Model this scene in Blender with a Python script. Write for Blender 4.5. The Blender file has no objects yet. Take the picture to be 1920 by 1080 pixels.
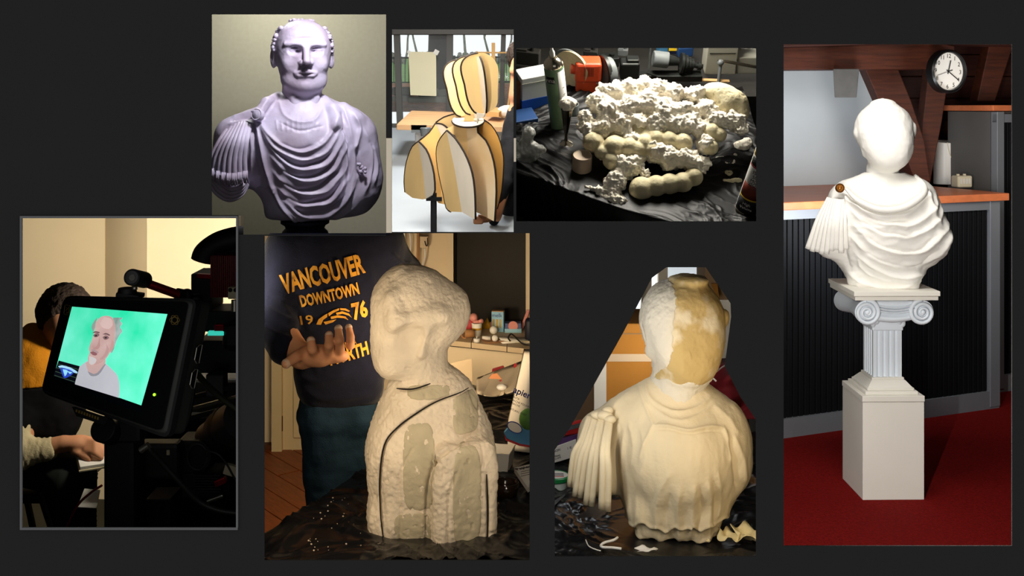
import bpy, bmesh, math, random
import numpy as np
from mathutils import Vector, Matrix, Euler

# ------------------------------------------------------------------ camera, world, exposure
F, HZ, CZ = 2000.0, 200.0, 1.73          # focal length in pixels, horizon row, eye height
WALL_Y = 2.40                            # the dark display wall
scene = bpy.context.scene
C = scene.collection
cam_d = bpy.data.cameras.new('camera'); cam = bpy.data.objects.new('camera', cam_d); C.objects.link(cam)
cam.location = (0, 0, CZ); cam.rotation_euler = (math.pi/2, 0, 0)
cam_d.sensor_width = 36; cam_d.lens = F/1920*36
cam_d.shift_y = (HZ-540)/1920.0
cam_d.clip_start = .05; cam_d.clip_end = 200
scene.camera = cam
world = bpy.data.worlds.new('world'); scene.world = world; world.use_nodes = True
world.node_tree.nodes['Background'].inputs[0].default_value = (1, 1, 1, 1)
world.node_tree.nodes['Background'].inputs[1].default_value = .48
vs = scene.view_settings
vs.view_transform = 'Standard'; vs.look = 'None'; vs.exposure = 0; vs.gamma = 1; vs.use_curve_mapping = False

def P(px, py, y):
    return Vector(((px-960)*y/F, y, CZ-(py-HZ)*y/F))

def area(name, px, py, y, target, size, power, col=(1, 1, 1), size_y=None, spread=math.pi):
    d = bpy.data.lights.new(name, 'AREA'); o = bpy.data.objects.new(name, d); C.objects.link(o)
    p = P(px, py, y); o.location = p
    t = Vector(target) if not isinstance(target, tuple) or len(target) != 3 or target[2] < 2 else P(*target)
    o.rotation_euler = (t-p).to_track_quat('-Z', 'Y').to_euler()
    d.energy = power; d.color = col; d.size = size; d.spread = spread
    if size_y: d.shape = 'RECTANGLE'; d.size_y = size_y
    return o

WARM = (1.0, .78, .50)
# lights hidden in the niches, most of them added to brighten the sets
def strip_fill(name, px, py, y, to, w, h, power, col):
    """upright strip light added out of sight behind the display wall beside an opening"""
    d = bpy.data.lights.new(name, 'AREA'); o = bpy.data.objects.new(name, d); C.objects.link(o)
    p = P(px, py, y); o.location = p; t = P(*to); v = Vector((t.x-p.x, t.y-p.y, 0))
    z = -v.normalized(); yv = Vector((0, 0, 1)); xv = yv.cross(z)
    o.rotation_euler = Matrix((xv, yv, z)).transposed().to_euler()
    d.shape = 'RECTANGLE'; d.size = w; d.size_y = h; d.energy = power; d.color = col
    return o
# office with the pedestal: added lights out of view, one behind the bust
area('fill_office', 1560, -120, 4.2, (1690, 420, 5.0), .5, 18, (1, .96, .9))
strip_fill('fill_office', 1458, 700, 2.44, (1690, 700, 4.8), .02, .9, 46, (1, .96, .9))
area('fill_office', 1660, 420, 5.15, (1560, 250, 6.3), .3, 12, (.92, .96, 1))
area('fill_office', 2050, 250, 5.4, (1750, 300, 6.3), .4, 5, (1, .9, .8))
# cloth bust: added side strips and top light, one light hidden behind it
area('fill_studio', 1180, 455, 3.3, (1240, 760, 3.0), .25, 1.2, (.95, .97, 1))
strip_fill('fill_studio', 1431, 800, 2.44, (1270, 800, 3.2), .04, .5, 1.3, (1, .8, .52))
strip_fill('fill_studio', 1025, 700, 2.44, (1270, 760, 3.2), .04, .4, 3.2, (.98, .96, .92))
area('fill_studio', 1265, 640, 3.45, (1200, 700, 4.3), .15, 1.2, (1, .9, .75))
# rough plaster bust: added strips, plus lights hidden behind bust and man
strip_fill('fill_kitchen', 478, 720, 2.44, (760, 720, 3.2), .04, .6, 2.3, (1, .8, .55))
strip_fill('fill_kitchen', 1005, 720, 2.44, (800, 720, 3.2), .03, .6, 1.1, (1, .8, .55))
area('fill_kitchen', 790, 650, 3.3, (850, 560, 4.6), .2, 5, (1, .76, .48))
area('fill_kitchen', 640, 640, 3.75, (560, 720, 5.2), .2, 6, (1, .76, .48))
# monitor set: added wall lights, hidden behind the rig and off to the left
area('fill_set', 425, 540, 3.35, (400, 480, 4.3), .14, 16, (1, .92, .76))
area('fill_set', -60, 470, 3.7, (120, 520, 4.7), .3, 5, (1, .86, .66))
# workshop with the foam heap
area('light_workshop', 1230, -110, 3.5, (1200, 280, 3.45), .3, 16, (1, .95, .85))
area('light_workshop', 1420, 0, 4.4, (1150, 200, 3.9), .2, 5, (1, .92, .8))  # extra unseen light to brighten the back of the workshop
# gallery with the marble bust
area('light_gallery', 655, -142, 3.18, (560, 220, 3.6), .12, 12, (.96, .95, 1))
area('light_gallery', 480, -100, 3.9, (560, 250, 4.3), .2, 5, (1, 1, .96))  # extra unseen light to brighten the wall behind the bust
# workshop with the plywood form: added overhead lights and hidden strips
area('fill_shop', 850, -100, 3.3, (850, 250, 3.6), .2, 14, (1, .96, .9))
area('fill_shop', 850, -100, 4.2, (850, 400, 3.9), .2, 8, (.95, .98, 1))
strip_fill('fill_shop', 732.6, 245, 2.43, (850, 245, 3.3), .004, .4, 5, (.95, .98, 1))
area('fill_shop', 850, 32, 2.46, (850, 260, 3.4), .24, 2.8, (1, .97, .92), .02)

# ------------------------------------------------------------------ materials
def lin(c):
    r = []
    for v in c[:3]:
        v = v/255.0
        r.append(v/12.92 if v <= .04045 else ((v+.055)/1.055)**2.4)
    return (*r, 1)

MATS = {}
def mat(name, rgb, rough=.6, metal=0, var=.12, scale=6, bump=0, bscale=30, spec=.4, emit=0, rgb2=None,
        alpha=1, trans=0, stretch=None, coat=0, sheen=0, ior=1.45, sss=0, detail=4, lo=.35, hi=.65):
    if name in MATS: return MATS[name]
    m = bpy.data.materials.new(name); m.use_nodes = True; MATS[name] = m
    nt = m.node_tree; b = nt.nodes['Principled BSDF']
    L = nt.links
    c = lin(rgb)
    c2 = lin(rgb2) if rgb2 else (*[v*(1-var) for v in c[:3]], 1)
    tc = nt.nodes.new('ShaderNodeTexCoord'); mp = nt.nodes.new('ShaderNodeMapping')
    L.new(tc.outputs['Object'], mp.inputs[0])
    if stretch: mp.inputs['Scale'].default_value = stretch
    n = nt.nodes.new('ShaderNodeTexNoise'); n.inputs['Scale'].default_value = scale; n.inputs['Detail'].default_value = detail
    L.new(mp.outputs[0], n.inputs[0])
    rp = nt.nodes.new('ShaderNodeValToRGB')
    rp.color_ramp.elements[0].position = lo; rp.color_ramp.elements[1].position = hi
    rp.color_ramp.elements[0].color = c2; rp.color_ramp.elements[1].color = c
    L.new(n.outputs['Fac'], rp.inputs[0]); L.new(rp.outputs[0], b.inputs['Base Color'])
    b.inputs['Roughness'].default_value = rough; b.inputs['Metallic'].default_value = metal
    b.inputs['Specular IOR Level'].default_value = spec
    b.inputs['Alpha'].default_value = alpha; b.inputs['Transmission Weight'].default_value = trans
    b.inputs['IOR'].default_value = ior
    b.inputs['Coat Weight'].default_value = coat; b.inputs['Sheen Weight'].default_value = sheen
    if sss:
        b.inputs['Subsurface Weight'].default_value = sss; b.inputs['Subsurface Scale'].default_value = .01
    if emit:
        L.new(rp.outputs[0], b.inputs['Emission Color']); b.inputs['Emission Strength'].default_value = emit
    if bump:
        n2 = nt.nodes.new('ShaderNodeTexNoise'); n2.inputs['Scale'].default_value = bscale; n2.inputs['Detail'].default_value = 5
        L.new(mp.outputs[0], n2.inputs[0])
        bp = nt.nodes.new('ShaderNodeBump'); bp.inputs['Strength'].default_value = bump; bp.inputs['Distance'].default_value = .01
        L.new(n2.outputs['Fac'], bp.inputs['Height']); L.new(bp.outputs[0], b.inputs['Normal'])
    return m

# ------------------------------------------------------------------ objects
def tag(o, label=None, cat=None, group=None, kind=None):
    if label: o['label'] = label
    if cat: o['category'] = cat
    if group: o['group'] = group
    if kind: o['kind'] = kind
    return o

def thing(name, label, cat, loc, group=None):
    o = bpy.data.objects.new(name, None); C.objects.link(o)
    o.location = loc; o.empty_display_size = .05
    return tag(o, label, cat, group)

def link(name, me, m, parent=None, smooth=False):
    o = bpy.data.objects.new(name, me); C.objects.link(o)
    if m is not None:
        me.materials.clear(); me.materials.append(m)
    if smooth: me.polygons.foreach_set('use_smooth', [True]*len(me.polygons))
    if parent is not None:
        o.parent = parent
        # root objects are unrotated: cancel the (possibly nested) parent location
        off = Vector((0, 0, 0)); p = parent
        while p is not None:
            off += p.location; p = p.parent
        o.location = -off
    return o

def recenter(o):
    """move a top-level mesh's origin to its base centre"""
    me = o.data; n = len(me.vertices); co = np.empty(n*3); me.vertices.foreach_get('co', co); co = co.reshape(-1, 3)
    c = Vector(((co[:, 0].min()+co[:, 0].max())/2, (co[:, 1].min()+co[:, 1].max())/2, co[:, 2].min()))
    me.transform(Matrix.Translation(-c)); o.location = o.location+c
    return o

class MB:
    """collects shapes in one mesh; M maps the local frame to the world"""
    def __init__(s, M=None): s.v = []; s.f = []; s.M = M if M is not None else Matrix.Identity(4)
    def add(s, vs_, fs, T=None):
        k = len(s.v); M = s.M @ T if T is not None else s.M
        s.v += [M @ Vector(v) for v in vs_]; s.f += [tuple(i+k for i in f) for f in fs]
        return s
    def box(s, c, d, r=(0, 0, 0), bev=0):
        x, y, z = d[0]/2, d[1]/2, d[2]/2
        T = Matrix.Translation(c) @ Euler(r).to_matrix().to_4x4()
        if bev <= 0:
            v = [(a*x, b*y, e*z) for a in (-1, 1) for b in (-1, 1) for e in (-1, 1)]
            return s.add(v, [(0, 1, 3, 2), (4, 6, 7, 5), (0, 4, 5, 1), (2, 3, 7, 6), (0, 2, 6, 4), (1, 5, 7, 3)], T)
        bm = bmesh.new(); bmesh.ops.create_cube(bm, size=1)
        for q in bm.verts: q.co = Vector((q.co.x*d[0], q.co.y*d[1], q.co.z*d[2]))
        bmesh.ops.bevel(bm, geom=bm.edges[:], offset=bev, segments=2, affect='EDGES', profile=.5)
        bm.verts.index_update()
        s.add([tuple(q.co) for q in bm.verts], [tuple(q.index for q in f.verts) for f in bm.faces], T); bm.free()
        return s
    def hexa(s, p):      # 8 points: bottom quad 0-3, top quad 4-7
        return s.add(p, [(3, 2, 1, 0), (4, 5, 6, 7), (0, 1, 5, 4), (1, 2, 6, 5), (2, 3, 7, 6), (3, 0, 4, 7)])
    def cyl(s, a, b, r0, r1=None, n=16, cap=True):
        return s.tube([a, b], [r0, r0 if r1 is None else r1], n, cap)
    def tube(s, pts, r, n=8, cap=True, up=None):
        pts = [Vector(p) for p in pts]
        rr = r if isinstance(r, (list, tuple)) else [r]*len(pts)
        v = []; f = []; prev = None
        for i, p in enumerate(pts):
            t = (pts[min(i+1, len(pts)-1)]-pts[max(i-1, 0)])
            if t.length < 1e-9: t = Vector((0, 0, 1))
            t.normalize()
            if prev is None:
                a = Vector((0, 0, 1)) if abs(t.z) < .9 else Vector((1, 0, 0))
                nrm = t.cross(a).normalized()
            else:
                nrm = (prev-t*prev.dot(t))
                nrm = nrm.normalized() if nrm.length > 1e-6 else t.orthogonal().normalized()
            prev = nrm; bi = t.cross(nrm)
            for k in range(n):
                a = 2*math.pi*k/n
                v.append(p+(nrm*math.cos(a)+bi*math.sin(a))*rr[i])
        for i in range(len(pts)-1):
            for k in range(n):
                k2 = (k+1) % n
                f.append((i*n+k, i*n+k2, (i+1)*n+k2, (i+1)*n+k))
        if cap:
            f.append(tuple(range(n-1, -1, -1))); f.append(tuple(range((len(pts)-1)*n, len(pts)*n)))
        return s.add(v, f)
    def lathe(s, prof, c=(0, 0, 0), n=24, r=(0, 0, 0), cap=True):
        T = Matrix.Translation(c) @ Euler(r).to_matrix().to_4x4()
        v = []; f = []
        for (q, z) in prof:
            for k in range(n):
                a = 2*math.pi*k/n; v.append((q*math.cos(a), q*math.sin(a), z))
        for i in range(len(prof)-1):
            for k in range(n):
                k2 = (k+1) % n; f.append((i*n+k, i*n+k2, (i+1)*n+k2, (i+1)*n+k))
        if cap:
            f.append(tuple(range(n-1, -1, -1))); f.append(tuple(range((len(prof)-1)*n, len(prof)*n)))
        return s.add(v, f, T)
    def prism(s, pts, d0, d1, plane='xz'):
        """outline pts in a plane, extruded from d0 to d1 along the third axis"""
        def q(a, b, d): return (a, d, b) if plane == 'xz' else ((a, b, d) if plane == 'xy' else (d, a, b))
        n = len(pts)
        v = [q(a, b, d0) for a, b in pts]+[q(a, b, d1) for a, b in pts]
        f = [tuple(range(n)), tuple(range(2*n-1, n-1, -1))]+[(i, i+n, (i+1) % n+n, (i+1) % n) for i in range(n)]
        return s.add(v, f)
    def ball(s, c, r, n=12, m=8, rot=(0, 0, 0)):
        r = r if isinstance(r, (tuple, list)) else (r, r, r)
        T = Matrix.Translation(c) @ Euler(rot).to_matrix().to_4x4()
        v = [(0, 0, -r[2])]; f = []
        for i in range(1, m):
            t = -math.pi/2+math.pi*i/m
            for k in range(n):
                a = 2*math.pi*k/n; v.append((r[0]*math.cos(t)*math.cos(a), r[1]*math.cos(t)*math.sin(a), r[2]*math.sin(t)))
        v.append((0, 0, r[2])); e = len(v)-1
        for k in range(n):
            k2 = (k+1) % n
            f.append((0, 1+k2, 1+k)); f.append((e, 1+(m-2)*n+k, 1+(m-2)*n+k2))
            for i in range(m-2): f.append((1+i*n+k, 1+i*n+k2, 1+(i+1)*n+k2, 1+(i+1)*n+k))
        return s.add(v, f, T)
    def grid(s, fn, nu, nv):
        v = [fn(i/nu, j/nv) for i in range(nu+1) for j in range(nv+1)]
        f = [(i*(nv+1)+j, (i+1)*(nv+1)+j, (i+1)*(nv+1)+j+1, i*(nv+1)+j+1) for i in range(nu) for j in range(nv)]
        return s.add(v, f)
    def sheet(s, fn, nu, nv, off):
        """a closed thin sheet: fn(u,v) and the same moved by off"""
        o = Vector(off)
        v = [Vector(fn(i/nu, j/nv)) for i in range(nu+1) for j in range(nv+1)]
        n = len(v); w = nv+1
        f = [(i*w+j, (i+1)*w+j, (i+1)*w+j+1, i*w+j+1) for i in range(nu) for j in range(nv)]
        f += [tuple(n+k for k in reversed(q)) for q in f]
        rim = [j for j in range(w)]+[i*w+nv for i in range(1, nu+1)]+[nu*w+j for j in range(nv-1, -1, -1)]+[i*w for i in range(nu-1, 0, -1)]
        for a, b in zip(rim, rim[1:]+rim[:1]): f.append((a, b, b+n, a+n))
        return s.add(v+[q+o for q in v], f)
    def mesh(s, name):
        me = bpy.data.meshes.new(name); me.from_pydata([tuple(v) for v in s.v], [], s.f); me.update()
        bm = bmesh.new(); bm.from_mesh(me); bmesh.ops.recalc_face_normals(bm, faces=bm.faces[:]); bm.to_mesh(me); bm.free()
        return me
    def build(s, name, m, parent=None, smooth=False, bev=0, seg=2, auto=None):
        o = link(name, s.mesh(name), m, parent, smooth)
        if bev:
            q = o.modifiers.new('bevel', 'BEVEL'); q.width = bev; q.segments = seg; q.limit_method = 'ANGLE'; q.angle_limit = .6
        if auto is not None:      # smooth but keep edges sharper than auto
            me = o.data
            me.polygons.foreach_set('use_smooth', [True]*len(me.polygons))
            bm = bmesh.new(); bm.from_mesh(me)
            for e in bm.edges:
                if len(e.link_faces) == 2 and e.calc_face_angle(0) > auto: e.smooth = False
            bm.to_mesh(me); bm.free()
        if parent is None: recenter(o)
        return o

def part(name, mb, m, parent, **k): return mb.build(name, m, parent, **k)
def one(name, mb, m, label, cat, group=None, **k): return tag(mb.build(name, m, None, **k), label, cat, group)
def struct(name, mb, m, parent=None, **k): return tag(mb.build(name, m, parent, **k), kind='structure' if parent is None else None)
def copy_of(o, loc_off, parent=None):
    c = o.copy(); C.objects.link(c); c.location = o.location+Vector(loc_off)
    if parent is not None: c.parent = parent
    return c

def text(s, m, M, size, name='lettering', parent=None, depth=.0004, ax='CENTER', sx=1, shear=0, bold=0):
    """flat lettering; M puts the text plane (x right, y up, z towards the viewer) in the world"""
    cu = bpy.data.curves.new(name, 'FONT'); cu.body = s; cu.size = size; cu.extrude = depth; cu.align_x = ax; cu.align_y = 'CENTER'
    cu.shear = shear; cu.offset = bold; cu.resolution_u = 3
    t = bpy.data.objects.new('tmp', cu); C.objects.link(t)
    dg = bpy.context.evaluated_depsgraph_get(); me = bpy.data.meshes.new_from_object(t.evaluated_get(dg))
    bpy.data.objects.remove(t); bpy.data.curves.remove(cu)
    me.transform(M @ Matrix.Diagonal((sx, 1, 1, 1)))
    return link(name, me, m, parent)

def basis(o, x, y, z):
    x, y, z = Vector(x), Vector(y), Vector(z)
    return Matrix(((x.x, y.x, z.x, o[0]), (x.y, y.y, z.y, o[1]), (x.z, y.z, z.z, o[2]), (0, 0, 0, 1)))

def facing(o, right, up):
    """text plane at o: right and up given as world vectors"""
    x = Vector(right).normalized(); y = Vector(up); y = (y-x*y.dot(x)).normalized()
    return basis(o, x, y, x.cross(y))

def pframe(px, py, y, yaw=0, pitch=0, roll=0):
    """object frame in pixel units at a point: X right, Y away from the eye, Z up"""
    az = math.atan((px-960)/F)
    s = y/F
    R = Matrix.Rotation(-az, 4, 'Z') @ Euler((pitch, roll, yaw)).to_matrix().to_4x4()
    return Matrix.Translation(P(px, py, y)) @ R @ Matrix.Diagonal((s, s, s, 1))

# ------------------------------------------------------------------ sculpting: distance fields meshed with surface nets
f32 = np.float32
def ell(G, c, r, rz=0, rx=0, ry=0):
    X, Y, Z = G; x, y, z = X-f32(c[0]), Y-f32(c[1]), Z-f32(c[2])
    if rz: a, b = math.cos(rz), math.sin(rz); x, y = x*a+y*b, y*a-x*b
    if ry: a, b = math.cos(ry), math.sin(ry); x, z = x*a-z*b, z*a+x*b
    if rx: a, b = math.cos(rx), math.sin(rx); y, z = y*a+z*b, z*a-y*b
    x2, y2, z2 = (x/f32(r[0])), (y/f32(r[1])), (z/f32(r[2]))
    k0 = np.sqrt(x2*x2+y2*y2+z2*z2)+f32(1e-6)
    x2, y2, z2 = x2/f32(r[0]), y2/f32(r[1]), z2/f32(r[2])
    k1 = np.sqrt(x2*x2+y2*y2+z2*z2)+f32(1e-6)
    return k0*(k0-1)/k1
def cap(G, a, b, r0, r1=None, sy=1):
    X, Y, Z = G; r1 = r0 if r1 is None else r1
    bx, by, bz = b[0]-a[0], (b[1]-a[1])*sy, b[2]-a[2]
    L = bx*bx+by*by+bz*bz+1e-9
    x, y, z = X-f32(a[0]), (Y-f32(a[1]))*f32(sy), Z-f32(a[2])
    t = np.clip((x*f32(bx)+y*f32(by)+z*f32(bz))/f32(L), 0, 1)
    return np.sqrt((x-t*f32(bx))**2+(y-t*f32(by))**2+(z-t*f32(bz))**2)-(f32(r0)+t*f32(r1-r0))
def rbox(G, c, h, r=0, rz=0, ry=0, rx=0):
    X, Y, Z = G; x, y, z = X-f32(c[0]), Y-f32(c[1]), Z-f32(c[2])
    if rz: a, b = math.cos(rz), math.sin(rz); x, y = x*a+y*b, y*a-x*b
    if ry: a, b = math.cos(ry), math.sin(ry); x, z = x*a-z*b, z*a+x*b
    if rx: a, b = math.cos(rx), math.sin(rx); y, z = y*a+z*b, z*a-y*b
    x, y, z = np.abs(x)-f32(h[0]-r), np.abs(y)-f32(h[1]-r), np.abs(z)-f32(h[2]-r)
    return np.sqrt(np.maximum(x, 0)**2+np.maximum(y, 0)**2+np.maximum(z, 0)**2)+np.minimum(np.maximum(np.maximum(x, y), z), 0)-f32(r)
def smin(a, b, k):
    h = np.maximum(f32(k)-np.abs(a-b), 0)/f32(k)
    return np.minimum(a, b)-h*h*f32(k*.25)
def smax(a, b, k): return -smin(-a, -b, k)

def surface_nets(V, org, h):
    S = V < 0; nx, ny, nz = V.shape
    c = S[:-1, :-1, :-1].astype(np.int8)
    tot = sum(S[i:nx-1+i, j:ny-1+j, k:nz-1+k].astype(np.int8) for i in (0, 1) for j in (0, 1) for k in (0, 1))
    I = np.argwhere((tot > 0) & (tot < 8))
    idx = np.full((nx-1, ny-1, nz-1), -1, np.int32); idx[I[:, 0], I[:, 1], I[:, 2]] = np.arange(len(I))
    cor = [(i, j, k) for i in (0, 1) for j in (0, 1) for k in (0, 1)]
    val = {q: V[I[:, 0]+q[0], I[:, 1]+q[1], I[:, 2]+q[2]] for q in cor}
    acc = np.zeros((len(I), 3)); cnt = np.zeros(len(I))
    for a in cor:
        for ax in range(3):
            if a[ax] == 0:
                b = list(a); b[ax] = 1; b = tuple(b)
                va, vb = val[a], val[b]; m = (va < 0) != (vb < 0)
                t = np.where(m, va/np.where(m, va-vb, 1), 0)
                p = np.array(a, float)[None, :].repeat(len(I), 0); p[:, ax] += t
                acc += p*m[:, None]; cnt += m
    verts = (I+acc/cnt[:, None])*h+np.array(org)
    quads = []
    for ax in range(3):
        sl0 = [slice(1, -1)]*3; sl1 = [slice(1, -1)]*3
        sl0[ax] = slice(0, -1); sl1[ax] = slice(1, None)
        A, B = S[tuple(sl0)], S[tuple(sl1)]
        E = np.argwhere(A != B)
        if not len(E): continue
        ins = A[E[:, 0], E[:, 1], E[:, 2]]
        off = np.ones(3, int); off[ax] = 0
        E = E+off
        u, w = (ax+1) % 3, (ax+2) % 3
        def cell(du, dw):
            q = E.copy(); q[:, u] -= du; q[:, w] -= dw
            return idx[q[:, 0], q[:, 1], q[:, 2]]
        q = np.stack([cell(1, 1), cell(0, 1), cell(0, 0), cell(1, 0)], 1)
        q[~ins] = q[~ins][:, ::-1]
        quads.append(q)
    return verts, np.concatenate(quads)

def grid(lo, hi, h):
    ax = [np.arange(lo[i]-2*h, hi[i]+2.5*h, h, dtype=f32) for i in range(3)]
    return (ax[0][:, None, None], ax[1][None, :, None], ax[2][None, None, :]), (ax[0][0], ax[1][0], ax[2][0])

def vnormals(v, q):
    n = np.zeros_like(v)
    fn = np.cross(v[q[:, 2]]-v[q[:, 0]], v[q[:, 3]]-v[q[:, 1]])
    for k in range(4): np.add.at(n, q[:, k], fn)
    return n/(np.linalg.norm(n, axis=1)[:, None]+1e-12)

def vnoise(p, seed=0):
    """value noise, about -1..1"""
    i = np.floor(p).astype(np.int64); f = p-i; f = f*f*(3-2*f)
    def h(a, b, c):
        n = (a*374761393+b*668265263+c*2147483647+seed*974634777) & 0xffffffff
        n = ((n ^ (n >> 13))*1274126177) & 0xffffffff
        return ((n ^ (n >> 16)) & 0xffff)/32767.5-1
    r = 0
    for a in (0, 1):
        for b in (0, 1):
            for c in (0, 1):
                w = (f[:, 0] if a else 1-f[:, 0])*(f[:, 1] if b else 1-f[:, 1])*(f[:, 2] if c else 1-f[:, 2])
                r = r+w*h(i[:, 0]+a, i[:, 1]+b, i[:, 2]+c)
    return r
def fbm(p, o=3, seed=0): return sum(vnoise(p*2**k+k*7.3, seed+k)*.5**k for k in range(o))

def ridge_field(x, z, lines, sharp=2.0):
    """relief from traced ridge lines: (points, width, height); a negative height is a groove"""
    d = np.zeros(len(x))
    for pts, w, amp in lines:
        best = np.full(len(x), 1e9); tt = np.zeros(len(x))
        n = len(pts)-1
        for i in range(n):
            (ax, az), (bx, bz) = pts[i], pts[i+1]
            ux, uz = bx-ax, bz-az; L = ux*ux+uz*uz+1e-9
            t = np.clip(((x-ax)*ux+(z-az)*uz)/L, 0, 1)
            q = np.hypot(x-ax-t*ux, z-az-t*uz)
            m = q < best; best[m] = q[m]; tt[m] = (i+t[m])/n
        taper = np.clip(np.minimum(tt, 1-tt)*6+.25, 0, 1)
        d += amp*taper*np.exp(-(best/w)**sharp)
    return d

def spline(pts, n=6):
    """catmull-rom through 2-D or 3-D points"""
    q = [np.array(p, float) for p in pts]; q = [2*q[0]-q[1]]+q+[2*q[-1]-q[-2]]
    out = []
    for i in range(1, len(q)-2):
        for k in range(n):
            t = k/n
            out.append(tuple(.5*((2*q[i])+(-q[i-1]+q[i+1])*t+(2*q[i-1]-5*q[i]+4*q[i+1]-q[i+2])*t*t+(-q[i-1]+3*q[i]-3*q[i+1]+q[i+2])*t**3)))
    out.append(tuple(q[-2]))
    return out

def net_object(name, v, q, M, m, parent=None, smooth=True):
    v = np.asarray(v); Mm = np.array(M)
    w = v @ Mm[:3, :3].T+Mm[:3, 3]
    me = bpy.data.meshes.new(name)
    me.vertices.add(len(w)); me.vertices.foreach_set('co', w.astype(np.float32).ravel())
    me.loops.add(len(q)*4); me.loops.foreach_set('vertex_index', q.astype(np.int32).ravel())
    me.polygons.add(len(q)); me.polygons.foreach_set('loop_start', np.arange(0, len(q)*4, 4, dtype=np.int32))
    me.update(calc_edges=True); me.validate()
    o = link(name, me, m, parent, smooth)
    if parent is None: recenter(o)
    return o

def sculpt(name, fn, lo, hi, h, M, m, parent=None, disp=None, relax=1):
    G, org = grid(lo, hi, h)
    V = np.ascontiguousarray(np.broadcast_to(fn(G), (G[0].shape[0], G[1].shape[1], G[2].shape[2])))
    v, q = surface_nets(V, org, h)
    for _ in range(relax):
        s = np.zeros_like(v); c = np.zeros(len(v))
        for k in range(4):
            np.add.at(s, q[:, k], v[q[:, (k+1) % 4]]); np.add.at(c, q[:, k], 1)
        v = v*.4+.6*s/c[:, None]
    if disp is not None:
        n = vnormals(v, q); d = disp(v, n)
        v = v+(n*d[:, None] if d.ndim == 1 else d)
    return net_object(name, v, q, M, m, parent)

def tracer(px0, py0, crop=None, zoom=1):
    """pixel (or crop) coordinates -> object-frame (X, Z)"""
    def T(pts):
        if crop: return [(crop[0]+u/zoom-px0, py0-(crop[1]+w/zoom)) for u, w in pts]
        return [(u-px0, py0-w) for u, w in pts]
    return T
# ------------------------------------------------------------------ the dark display wall with its seven openings
OPEN = [
 [(397, 27), (724, 27), (724, 440), (447, 440), (447, 404), (397, 404)],
 [(735, 55), (963, 55), (963, 435), (735, 435)],
 [(968, 90), (1418, 90), (1418, 415), (968, 415)],
 [(42, 409), (443, 409), (443, 989), (42, 989)],
 [(496, 442), (724, 442), (724, 437), (993, 437), (993, 1050), (496, 1050)],
 [(1249, 501), (1323, 501), (1370, 569), (1371, 594), (1359, 687), (1388, 744), (1417.5, 787), (1417.5, 1043), (1040, 1043), (1040, 843),
  (1069, 801), (1167.5, 625), (1222, 521)],
 [(1469, 83), (1897, 83), (1897, 1023), (1469, 1023)],
]
M_wall = mat('charcoal_paint', (48.5, 48.5, 48.5), .95, var=.02, spec=0)
cu = bpy.data.curves.new('wall_front', 'CURVE'); cu.dimensions = '2D'; cu.fill_mode = 'BOTH'; cu.extrude = .0015
def spl(pts):
    s = cu.splines.new('POLY'); s.points.add(len(pts)-1)
    for p, (a, b) in zip(s.points, pts): p.co = (a, b, 0, 1)
    s.use_cyclic_u = True
spl([(-3.2, 0), (3.2, 0), (3.2, 3.0), (-3.2, 3.0)])
for o_ in OPEN: spl([(P(a, b, WALL_Y).x, P(a, b, WALL_Y).z) for a, b in o_])
t_ = bpy.data.objects.new('tmp', cu); C.objects.link(t_)
me_ = bpy.data.meshes.new_from_object(t_.evaluated_get(bpy.context.evaluated_depsgraph_get()))
bpy.data.objects.remove(t_)
me_.transform(Matrix.Translation((0, WALL_Y, 0)) @ Matrix.Rotation(math.pi/2, 4, 'X'))
tag(link('wall_front', me_, M_wall), kind='structure')

# splayed linings that close each display niche behind the wall
M_lining = mat('niche_lining', (52, 50, 48), .95, var=.05, spec=.1)
def lining(name, poly, y1, back=True, m=None):
    b = MB(); n = len(poly); y0 = WALL_Y+.002
    v = [P(a, c, y0) for a, c in poly]+[P(a, c, y1) for a, c in poly]
    f = [(i, (i+1) % n, (i+1) % n+n, i+n) for i in range(n)]
    if back: f.append(tuple(range(n, 2*n)))
    b.add(v, f)
    return struct(name, b, m or M_lining)
lining('trim_1', [(300, -150), (730, -150), (730, 440.6), (446.2, 440.6), (446.2, 403.5), (300, 403.5)], 4.6)
lining('trim_2', [(730.6, -150), (965.6, -150), (965.6, 435.8), (730.6, 435.8)], 5.6, back=False)
lining('trim_3', [(966.2, -160), (1443, -160), (1443, 428), (966.2, 428)], 5.2)
lining('trim_4', [(-260, 404.3), (446.6, 404.3), (446.6, 441.2), (457, 441.2), (457, 1300), (-260, 1300)], 5.4)
lining('trim_5', [(459, 441.5), (729.6, 441.5), (729.6, 436.5), (1016, 436.5), (1016, 1300), (459, 1300)], 6.6)
lining('trim_6', [(1018, 430), (1442, 430), (1442, 1300), (1018, 1300)], 5.2)
lining('trim_7', [(1446, -260), (2150, -260), (2150, 1500), (1446, 1500)], 8.0)
# thin grey picture frame around the monitor niche
M_frame = mat('grey_frame_paint', (110, 110, 112), .7, var=.03, spec=.2)
fr = thing('picture_frame', 'thin grey frame around the niche with the camera monitor', 'frame', P(242, 993, WALL_Y-.004))
for (a, b, c, d) in ((38, 405, 446, 409), (38, 989, 446, 993), (38, 409, 42, 989), (443, 409, 446.5, 989)):
    p0, p1 = P(a, b, WALL_Y-.003), P(c, d, WALL_Y-.003)
    mb = MB(); mb.box(((p0.x+p1.x)/2, WALL_Y-.0035, (p0.z+p1.z)/2), (abs(p1.x-p0.x), .004, abs(p1.z-p0.z)))
    part('frame_bar', mb, M_frame, fr)
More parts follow.
